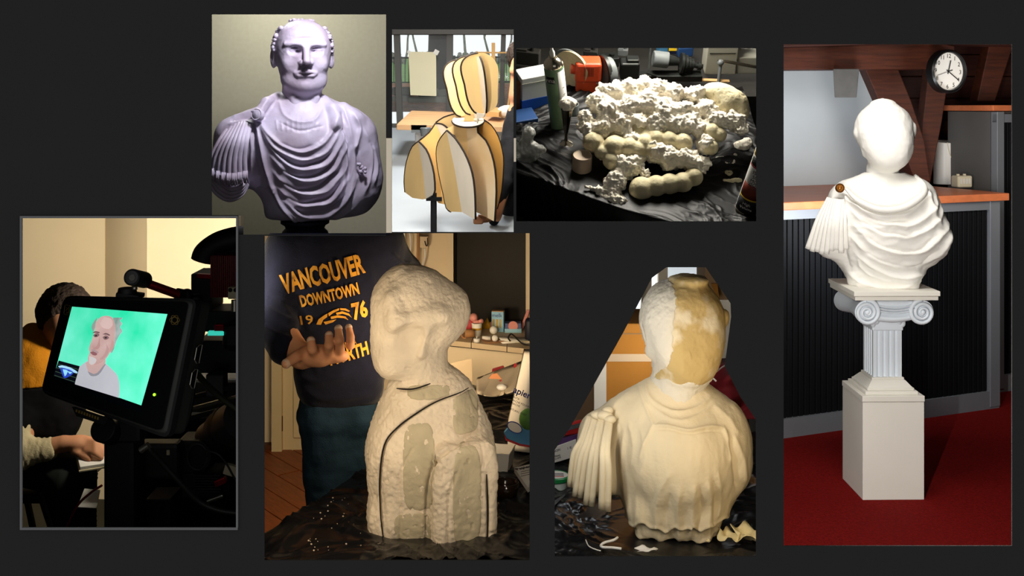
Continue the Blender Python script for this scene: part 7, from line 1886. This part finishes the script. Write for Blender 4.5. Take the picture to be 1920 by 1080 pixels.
# head
ROT1 = -.10
def head1(G):
    X, Y, Z = G; a, b = math.cos(ROT1), math.sin(ROT1); cx = 568-X1
    x = X-f32(cx); G = (x*f32(a)-Y*f32(b)+f32(cx), x*f32(b)+Y*f32(a), Z+X*f32(0)+Y*f32(0))
    def H(px, py, Yd): return (px-X1, Yd, Z1-py)
    d = ell(G, H(568, 88, 4), (53, 60, 52))
    d = smin(d, ell(G, H(568, 130, -8), (43, 46, 46)), 24)
    d = smin(d, ell(G, H(569, 162, -26), (26, 22, 15)), 18)
    for sx in (-1, 1):
        d = smin(d, ell(G, H(568+sx*28, 122, -33), (13, 14, 15)), 9)                 # cheek
        d = smin(d, ell(G, H(568+sx*24, 152, -20), (16, 18, 14)), 14)                 # jowl
        d = smin(d, cap(G, H(568+sx*8, 87, -57), H(568+sx*36, 85, -41), 4.0, 3.2), 6)   # brow
        d = smax(d, -ell(G, H(568+sx*22, 97.5, -57), (14, 18, 9)), 4)                   # eye socket
        d = smin(d, ell(G, H(568+sx*22, 98.5, -35.5), (10, 9, 6)), 1.2)                 # eyeball
        d = smin(d, cap(G, H(568+sx*12, 104, -46), H(568+sx*32, 103.5, -42), 1.6, 1.6), 2)   # lower lid
        d = smin(d, cap(G, H(568+sx*12, 94, -46), H(568+sx*33, 95, -41), 1.8, 1.6), 2)  # upper lid
        d = smin(d, ell(G, H(568+sx*9, 120, -59), (6, 6.5, 5)), 4)                   # nostril wing
        d = smax(d, -cap(G, H(568+sx*14, 118, -61), H(568+sx*27, 143, -51), 3.2, 3.4), 4)  # smile line
        d = smin(d, ell(G, H(568+sx*53, 108, 8), (7, 11, 20)), 5)                      # ear
        d = smax(d, -ell(G, H(568+sx*59, 106, 2), (4, 6, 10)), 3)
    d = smin(d, cap(G, H(568, 84, -55), H(568, 118, -70), 4.5, 6.8), 6)                # nose
    d = smin(d, cap(G, H(550, 139, -49), H(568, 135.5, -57), 2.8, 3.4), 5); d = smin(d, cap(G, H(586, 139, -49), H(568, 135.5, -57), 2.8, 3.4), 5); d = smin(d, cap(G, H(555, 143.5, -51), H(581, 143.5, -51), 3.2, 3.2), 5)
    d = smax(d, -cap(G, H(547, 140.5, -55), H(589, 140.5, -55), 1.5, 1.5), 2)
    d = smax(d, -ell(G, H(568, 151, -60), (16, 6, 3.5)), 9)
    for k, zz in enumerate((58, 66, 74)): d = smax(d, -cap(G, H(543, zz+2, -57+2*k), H(594, zz, -57+2*k), 2.8, 2.8), 4)
    d = smax(d, -cap(G, H(565, 76, -62), H(566, 88, -62), 1.6, 1.6), 3); d = smax(d, -cap(G, H(572, 76, -62), H(571, 88, -62), 1.6, 1.6), 3)
    d = smin(d, cap(G, H(567, 160, 10), H(566, 228, 8), 36, 42), 12)
    d = smin(d, cap(G, H(548, 185, -22), H(560, 222, -28), 6, 6), 10); d = smin(d, cap(G, H(590, 185, -22), H(576, 222, -28), 6, 6), 10)
    return d
sculpt('head', head1, (-75, -90, 168), (80, 75, 385), 1.15, FB1, M_marble, bst, lambda v, n: .35*fbm(v*.12, 3, 3))
hd1 = [o for o in bst.children if o.name.startswith('head')][0]
rgh = random.Random(4)
curl = MB(FB1)
def curlball(px, py, Y, r):
    curl.ball((px-X1, Y, Z1-py), (r, r, r*.8), 8, 6)
for k in range(95):
    sx = rgh.choice((-1, 1)); t = rgh.random(); py = 52+48*t; Yd = rgh.uniform(-18, 40)
    w = 53*math.sqrt(max(0, 1-((py-88)/52)**2))*math.sqrt(max(0, 1-((Yd-4)/60)**2)); curlball(568+sx*(w+1.5), py, Yd, rgh.uniform(3.4, 5.5))
for k in range(20):
    a = rgh.uniform(-.5, .5); curlball(565+26*math.sin(a*2), 37+4*abs(a), rgh.uniform(-6, 24), rgh.uniform(3, 4.5))
tag(part('hair_curls', curl, M_marble, hd1, smooth=True), kind='stuff')
# brooch
bc = FB1 @ Vector(L1(243, 493, -52)); Fbr = Matrix.Translation(bc) @ Matrix.Rotation(-.3, 4, 'Z') @ Matrix.Rotation(math.radians(80), 4, 'X')
part('brooch', MB(Fbr).lathe([(0, -10*s1), (11.5*s1, -9*s1), (11.5*s1, 0), (10*s1, 2*s1), (8.5*s1, 1.4*s1), (6*s1, 3*s1), (0, 4*s1)], n=28), M_marble, bst, auto=.7)
# leather strips of the sleeve with fringed ends
for i in range(8):
    t = i/7; u1 = 26+t*168; v1 = 760+20*math.sin(t*3)+18*t; u0 = 130+t*75; Yd = -8-40*math.sin(.3+t*1.7)
    pth = spline([L1(u0+8, 525, Yd*.55-4), L1(u0*.6+u1*.4-6*(1-t), 605, Yd-19), L1(u1*.8+u0*.2-6, 690, Yd-20), L1(u1, v1, Yd-16)], 4)
    mb = MB(FB1); strip(mb, pth, 9, 2.2); so = part('sleeve_strip', mb, M_marble, bst, smooth=True)
    fr_ = MB(FB1)
    for k in range(3):
        p = L1(u1-7+7*k, v1-30, Yd-20); q = L1(u1-8+8*k+3, v1+30-4*abs(k-1), Yd-15); fr_.tube([p, ((p[0]+q[0])/2-1, p[1]-2, (p[2]+q[2])/2), q], [1.6, 2.0, 1.4], 6)
    part('fringe', fr_, M_marble, so, smooth=True)
for k in range(4):
    arc = spline([L1(22+9*k, 800-8*k, -14-5*k), L1(60+10*k, 858-14*k, -30-4*k), L1(118+4*k, 888-17*k, -40-4*k), L1(170, 868-14*k, -36-4*k), L1(198-2*k, 820-6*k, -26-4*k)], 5)
    part('lower_scallop', MB(FB1).tube(arc, 4.2, 8), M_marble, bst, smooth=True)
tk = MB(FB1); rk = random.Random(2)
for k in range(9): tk.ball(L1(715+rk.uniform(-10, 25), 745+rk.uniform(-18, 22), -52+rk.uniform(-4, 4)), rk.uniform(3, 5), 7, 5)
part('cloak_tassel', tk, M_marble, bst, smooth=True)
trim_niche(300.6, 729.4, -149, 440.2)
